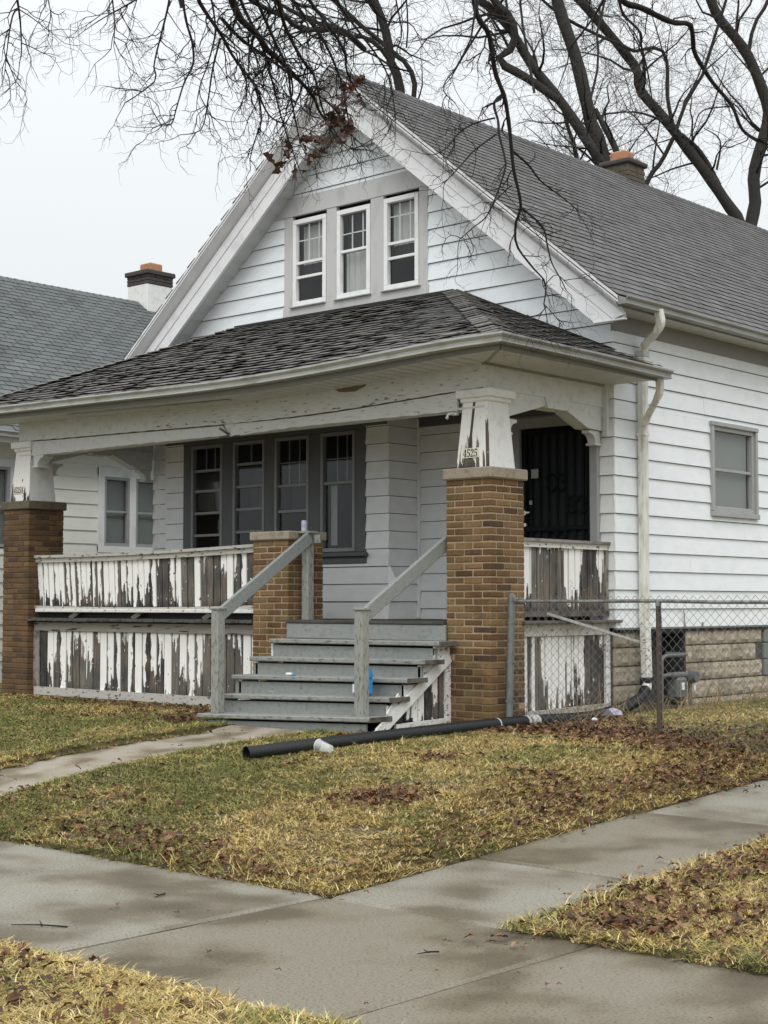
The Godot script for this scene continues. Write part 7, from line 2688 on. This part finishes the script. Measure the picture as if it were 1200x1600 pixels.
const BACK := [
	["r", 0.36, 0.14, "-9.23,7.30,-22.51 -9.15,10.13,-22.36 -9.03,10.92,-22.41 -9.03,11.55,-22.35 -8.92,12.17,-22.40 -8.75,12.80,-22.51 -8.70,13.27,-22.51 -8.82,13.90,-22.35 -9.00,14.53,-22.14 -9.22,15.00,-21.91 -9.50,15.47,-21.63 -9.65,15.94,-21.45 -9.75,16.42,-21.33"],
	["r", 0.3, 0.12, "-9.19,9.66,-22.36 -9.30,10.50,-22.09 -9.45,10.87,-21.82 -9.70,11.48,-21.43 -9.99,12.08,-21.02 -10.27,12.67,-20.61 -10.50,13.11,-20.26 -10.73,13.55,-19.91 -10.72,13.99,-19.77 -10.95,14.50,-19.42 -11.17,14.93,-19.07 -11.56,15.59,-18.56 -11.78,16.01,-18.22"],
	["r", 0.17, 0.13, "-9.69,11.39,-21.79 -9.85,12.10,-21.25 -10.06,12.49,-20.70"],
	["r", 0.1, 0.07, "-9.04,14.37,-22.12 -8.92,15.16,-22.17 -8.75,15.63,-22.28 -8.59,15.94,-22.39"],
	["r", 0.1, 0.05, "-10.20,12.65,-20.56 -10.23,13.39,-20.34 -10.15,14.13,-20.22 -10.23,14.48,-19.99 -10.52,14.40,-19.60 -10.70,14.41,-19.31"],
	["r", 0.09, 0.04, "-10.18,12.49,-20.59 -9.89,13.14,-20.57 -9.52,13.70,-20.63 -9.28,14.10,-20.59"],
	["r", 0.07, 0.03, "-10.34,12.76,-20.43 -10.48,12.87,-20.07 -10.73,12.93,-19.62 -11.16,12.84,-19.02"],
	["r", 0.16, 0.13, "-11.23,8.88,-20.62 -10.96,11.19,-20.45 -10.52,11.92,-20.56 -10.21,12.42,-20.57"],
	["r", 0.06, 0.03, "-9.70,11.78,-21.74 -9.61,12.49,-21.76 -9.90,12.80,-21.49"],
	["m", 0.38, 0.2, "-10.23,6.82,-17.65 -10.12,10.87,-17.42 -10.30,11.88,-17.19 -10.36,12.39,-17.09 -10.51,13.47,-16.87 -10.67,14.20,-16.67 -10.78,14.77,-16.53 -10.82,15.21,-16.46"],
	["m", 0.26, 0.1, "-10.07,10.87,-17.47 -10.20,11.27,-17.16 -10.48,12.02,-16.68 -10.66,12.48,-16.32 -10.98,13.15,-15.81 -11.20,13.82,-15.39 -11.38,14.20,-15.04 -11.56,14.43,-14.70 -11.73,14.67,-14.35"],
	["m", 0.2, 0.12, "-10.62,12.40,-16.33 -11.10,12.87,-15.73 -11.47,13.19,-15.24 -11.17,13.44,-15.35 -11.05,13.76,-15.30 -11.10,14.14,-15.09 -11.24,14.38,-14.81"],
	["m", 0.2, 0.1, "-11.28,7.72,-17.99 -11.06,11.25,-17.68 -11.06,11.94,-17.40 -11.08,12.62,-17.11"],
	["m", 0.18, 0.14, "-9.83,10.72,-17.69 -9.91,11.37,-17.57 -10.08,11.88,-17.38 -10.23,12.31,-17.21"],
	["m", 0.06, 0.04, "-10.33,12.39,-17.11 -10.14,13.33,-17.22 -10.13,14.05,-17.16 -9.97,14.77,-17.25"],
	["m", 0.06, 0.04, "-10.67,12.35,-15.49 -10.81,13.96,-15.23 -10.82,14.53,-15.18"],
	["l", 0.26, 0.15, "-14.75,10.51,-16.03 -14.81,13.41,-15.75 -14.94,13.95,-15.59 -14.95,14.33,-15.54 -15.03,14.94,-15.42 -15.18,15.55,-15.24 -15.28,16.01,-15.12"],
	["l", 0.14, 0.1, "-14.71,10.97,-16.03 -14.56,13.34,-15.97 -14.51,13.61,-15.99 -14.67,14.02,-15.82 -14.81,14.25,-15.68 -14.92,14.33,-15.57"],
	["l", 0.12, 0.06, "-14.96,14.10,-15.55 -15.06,14.42,-15.22 -15.28,14.59,-14.79 -15.51,14.60,-14.36"],
	["l", 0.04, 0.03, "-14.65,14.41,-15.80 -14.59,15.10,-15.80 -14.61,15.55,-15.75"],
	["l", 0.05, 0.03, "-15.00,14.02,-15.53 -15.34,14.33,-15.20 -15.57,14.51,-14.99"],
]


func _ready() -> void:
	rng.seed = 4525
	# camera
	var cam := Camera3D.new()
	cam.name = "camera"
	cam.fov = 36.66
	cam.far = 500.0
	cam.near = 0.1
	add_child(cam)
	cam.transform = Transform3D(Basis(Vector3.UP, deg_to_rad(41.564)) * Basis(Vector3.RIGHT, deg_to_rad(3.389)), Vector3(9.0147, 1.1316, 11.6969))
	cam.current = true
	# overcast sky
	var env := Environment.new()
	env.background_mode = Environment.BG_SKY
	var sm := ProceduralSkyMaterial.new()
	sm.sky_horizon_color = L(0.67, 0.71, 0.73)
	sm.sky_top_color = L(1.55, 1.57, 1.58)
	sm.sky_energy_multiplier = 1.0
	sm.sky_curve = 1.0
	sm.ground_horizon_color = L(0.35, 0.34, 0.31)
	sm.ground_bottom_color = L(0.22, 0.21, 0.18)
	sm.sun_angle_max = 0.5
	var sky := Sky.new()
	sky.sky_material = sm
	env.sky = sky
	env.tonemap_mode = Environment.TONE_MAPPER_LINEAR
	env.tonemap_exposure = 1.10
	env.sdfgi_enabled = true
	env.ssao_enabled = true
	env.ssil_enabled = true
	var we := WorldEnvironment.new()
	we.name = "environment"
	we.environment = env
	add_child(we)
	# the sun behind thick cloud, high over the photographer's right shoulder
	var sun := DirectionalLight3D.new()
	sun.name = "sun"
	sun.light_energy = 0.5
	sun.light_color = Color(1.0, 0.995, 0.985)
	sun.light_angular_distance = 45.0
	sun.shadow_enabled = true
	sun.sky_mode = DirectionalLight3D.SKY_MODE_LIGHT_ONLY
	add_child(sun)
	sun.look_at_from_position(Vector3(7, 13, 8.5), Vector3.ZERO)

	make_materials()
	peel_mat("peel_rail", 1024, 176, 37, 501, 0.68, 1.0, 0.36)
	peel_mat("peel_skirt", 1024, 224, 30, 502, 0.55)
	peel_mat("peel_side", 640, 192, 27, 503, 0.62)
	peel_mat("peel_stair", 256, 192, 8, 504, 0.5)
	peel_mat("post_peel", 384, 224, 10, 505, 0.34, 0.0)
	peel_mat("post_peel_left", 192, 112, 6, 507, 0.05, 0.0)
	mat("bare_board", Color(0.20, 0.165, 0.12), 0.9, tex_cache["speck"], Vector3(0.5, 3.5, 3.5))
	mat("peel_plank", Color(0.34, 0.32, 0.29), 0.9, tex_cache["flaky"], Vector3(0.16, 1.2, 1.0))
	mat("dry_stem", Color(0.36, 0.27, 0.14), 0.85)
	mat("oak_leaf", Color(0.065, 0.030, 0.018), 0.7)
	mat("red_leaf", Color(0.14, 0.045, 0.022), 0.7)

	ground()
	paving()
	build_house()
	var right := brick_pillar(Vector3(0, 0, 0), 2.335, "right tall brick pillar at the porch corner, house number 4525 above", "stone_cap", 0.108, [0, 0, 0, 1, 1, 1, 2, 2, 3, 3, 4, 4, 5, 6])
	tapered_post(right, Vector3(0, 0, 0), 2.443, 3.095, "4525", mats["post_peel"])
	var left := brick_pillar(Vector3(-7.40, 0, 0), 2.335, "left tall brick pillar at the porch end, partly out of frame", "stone_cap_dark", 0.108, [1, 3, 3, 3, 6, 6, 0, 5])
	tapered_post(left, Vector3(-7.40, 0, 0), 2.443, 3.095, "4525A", mats["post_peel_left"])
	brick_pillar(Vector3(-2.73, 0, 0), 1.815, "short middle brick pillar left of the steps with pale stone cap", "stone_cap", 0.095, [0, 0, 1, 2, 2, 3, 4, 4, 5])
	stairs()
	neighbor_house()
	fence()
	small_things()
	weeds()
	grass()
	leaves()
	front_tree()
	back_trees()
